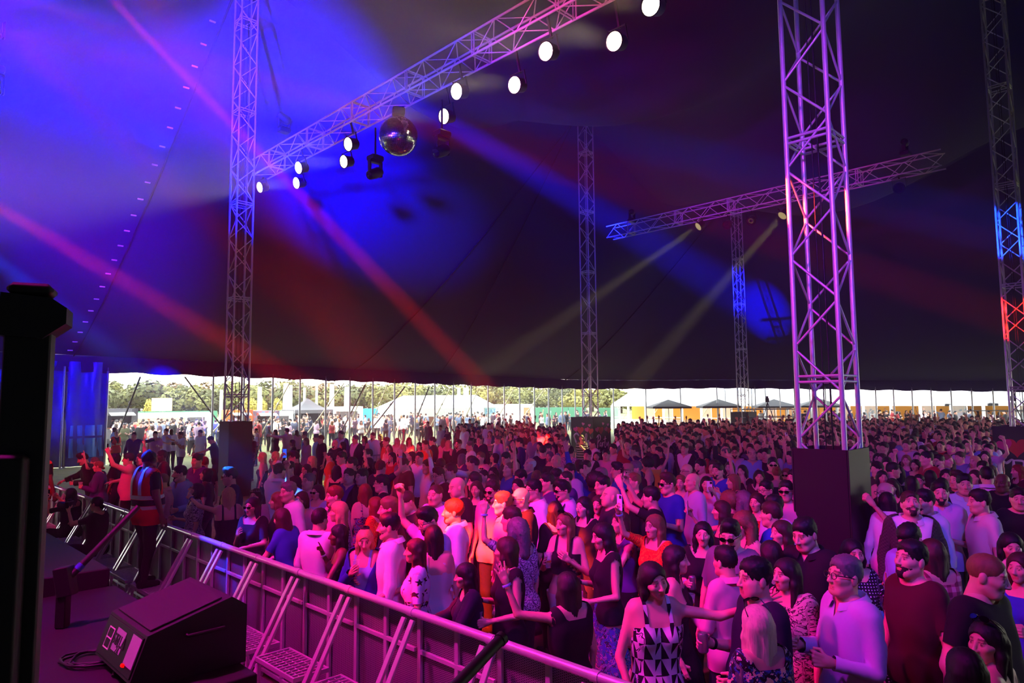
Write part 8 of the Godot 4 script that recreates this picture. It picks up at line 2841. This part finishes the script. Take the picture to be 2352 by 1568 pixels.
2336 1066 f long red blouse:burgundy trousers:black down down | a=-100 | auburn haired woman right under the painted letters
2003 1030 f tied dark strap:charcoal trousers:black up down | a=-60 | woman stretching fingers up right beside the plinth's edge
2015 1040 f bob dark blouse:charcoal trousers:black down down | a=-30 x=glasses | woman with hand on chin at the plinth's edge
588 983 f tied dark crop:white trousers:grey down down | a=-30 floor=0 | girl in a white crop top and loose trousers behind the steel fence
578 998 f tied dark tee:burgundy trousers:black down down | a=-30 s=brown | dark skinned girl next to her at the plinth's edge
632 986 f bob black tee:black trousers:black phone_high down | a=-50 H=1.72 | dark haired person in black with raised arms behind the fence
659 983 m short black shirt:pink trousers:navy out down | a=-120 | man in a pink shirt stretching his arm out over the fence
681 987 f long black blouse:pink trousers:navy down down | a=-120 | dark haired woman in a pale pink top beside the outstretched arm
700 991 m short grey shirt:blue trousers:black down down | a=-70 x=sunglasses | grey haired man in sunglasses and a blue shirt behind the fence
703 1005 f wavy fairhair tee:pink trousers:black down down | a=-40 | fair haired woman in a bright pink top leaning behind the fence
726 997 m short grey tee:lightblue trousers:lightblue down down | a=-60 | grey haired man in a light blue t-shirt and jeans behind the fence
737 999 m short fairhair tee:charcoal trousers:black down down | a=-50 | fair haired man next to the light blue t-shirt
671 1009 f bob black tee:black trousers:black down down | a=-60 | small dark haired woman in black behind the fence
769 1009 m bald black tee:black trousers:black down down | a=-20 x=beard | bald bearded man in a black t-shirt with a badge, behind the fence
783 989 m short dark jacket:purple trousers:black down down | a=-20 wear=shirt:white H=1.86 | tall man in a suit and tie behind the bald bearded man
787 1014 f long black tank:black trousers:black down down | a=-70 | woman with long black hair in profile by the bald bearded man
816 999 m short grey jacket:charcoal trousers:black down down | a=-40 wear=shirt:white x=glasses | white haired man with glasses and a white collar in the far left rows
837 1001 f wavy black tank:black trousers:black down down | a=-40 | woman with full black waves beside the white haired man
856 993 m short black shirt:white trousers:navy down down | a=-20 x=beard | bearded dark haired man in a white shirt in the far left rows
873 996 f bob brown blouse:burgundy trousers:black down down | a=-40 | brown bobbed woman beside the bearded man in white
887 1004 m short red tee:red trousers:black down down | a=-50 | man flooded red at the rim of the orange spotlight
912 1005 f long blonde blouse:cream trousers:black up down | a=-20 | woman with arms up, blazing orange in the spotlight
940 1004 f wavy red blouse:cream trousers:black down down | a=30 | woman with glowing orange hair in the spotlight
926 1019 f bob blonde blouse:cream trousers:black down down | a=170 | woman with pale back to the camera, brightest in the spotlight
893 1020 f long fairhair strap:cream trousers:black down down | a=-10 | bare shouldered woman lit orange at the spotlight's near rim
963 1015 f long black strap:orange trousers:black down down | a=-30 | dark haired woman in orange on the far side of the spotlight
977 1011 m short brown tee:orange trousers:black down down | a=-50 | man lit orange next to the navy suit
"""
const OUTSIDE := """
357 990 m short dark polo:pink trousers:navy cup down | a=20 | man in a pink polo shirt in the row of friends at the tent mouth
382 984 m short brown polo:lilac trousers:navy cup down | a=-20 | man in a lilac polo second in the row of friends
394 984 m bald black polo:white trousers:black fold cup | a=10 s=dark | dark skinned man in a white shirt in the middle of the row of friends
415 991 m short black tee:white trousers:denim chest out | a=-40 s=tan | man in a white t-shirt and blue jeans with his elbow out
460 987 m short dark tee:white trousers:denim down down | a=-10 | man in a loose white t-shirt near the slim plinth
480 1003 m short dark tee:navy trousers:denim fore down | a=-70 p=-20 ln=10 | bowed man in a navy t-shirt beside the slim plinth
286 972 m short black tee:olive trousers:black cup cup | a=20 s=brown | man in an olive jumper standing just outside the tent
264 980 m buzz black tee:lightblue trousers:black down down | a=120 s=dark | man in a pale blue top by the curtain's edge, outside
268 990 f tied blonde hivis:hivis trousers:black fold fold | a=60 wear=tee:black | blonde steward in an orange vest by the curtain's edge
308 992 m short black shirt:purple trousers:black out down | a=20 | man in a dark shirt with arms open towards the row of friends
314 970 f long blonde tank:black trousers:black down down | a=-10 | blonde woman in black further out by the food stall
1772 918 m short black tee:black trousers:black phone fore | a=160 floor=1.15 | camera operator in black on the raised platform
2320 922 m short black tee:black trousers:black phone fore | a=150 floor=1.15 | second camera operator in black near the edge tower
1733 966 m buzz black jacket:charcoal trousers:black down down | a=0 | young man in a dark zip top leaning on the platform rail
1749 970 m short black tee:grey trousers:black down down | a=10 | young man in a grey t-shirt next to him at the platform rail
"""
const PIT := """
345 1033 m buzz black tee:black trousers:black down down | a=150 t=0 H=1.66 floor=0.56 fat=0.5 s=brown wear=hivis:hivis x=headset,bands | security guard from behind in a red high visibility vest and headset
98 1026 m short black tee:black trousers:black down down | a=170 t=1 H=1.80 floor=0.2 wear=hivis:hivis x=headset,bands,ity s=brown | second security guard at the far end of the pit, vest lettered across the back
162 1120 f long dark blouse:black leggings:black phone phone | a=-100 t=0 floor=0.15 stance=crouch hold=l:phone_black shoes=white | long haired woman crouching in the pit, filming with a phone
222 1140 f tied dark tee:black leggings:black phone fore | a=-95 t=0 floor=0.2 stance=crouch hold=l:camera | photographer with tied back hair crouching in the pit, camera in hand
"""

func figures(list: String, tier: int) -> void:
	for line in list.split("\n", false):
		var s := line.split("|")
		var w := s[0].strip_edges().split(" ", false)
		var o := {"tier": tier, "behind": list == FRONT}
		var held := []
		for kv in s[1].strip_edges().split(" ", false):
			var e := kv.split("=")
			match e[0]:
				"a": o.abs = float(e[1])
				"t": o.tier = int(e[1])
				"H": o.H = float(e[1])
				"fat", "floor": o[e[0]] = float(e[1])
				"s": o.skin = e[1]
				"x": o.extra = Array(e[1].split(","))
				"y": o.yaw = float(e[1])
				"p": o.pitch = float(e[1])
				"r": o.roll = float(e[1])
				"ln": o.lean = float(e[1])
				"wear": o.wear = [e[1]] if e[1] != "strap_pink" else []
				"hold": held.append(e[1].split(":"))
				_: o[e[0]] = e[1]
		if o.has("wear") and o.wear.size() and o.wear[0].begins_with("vest:"): pass
		# small natural differences between otherwise alike figures
		if tier == 2 and not o.has("H"):
			o.H = (1.66 if w[2] == "f" else 1.78) + rng.randf_range(-0.03, 0.03)
		var hairs_of: String = w[3] if w[3] != "fringe_m" else "quiff"
		var p := person(float(w[0]), float(w[1]), " ".join([w[2], hairs_of, w[4], w[5], w[6], w[7], w[8]]), s[2].strip_edges(), o)
		for h in held: hold(p, h[0], h[1])
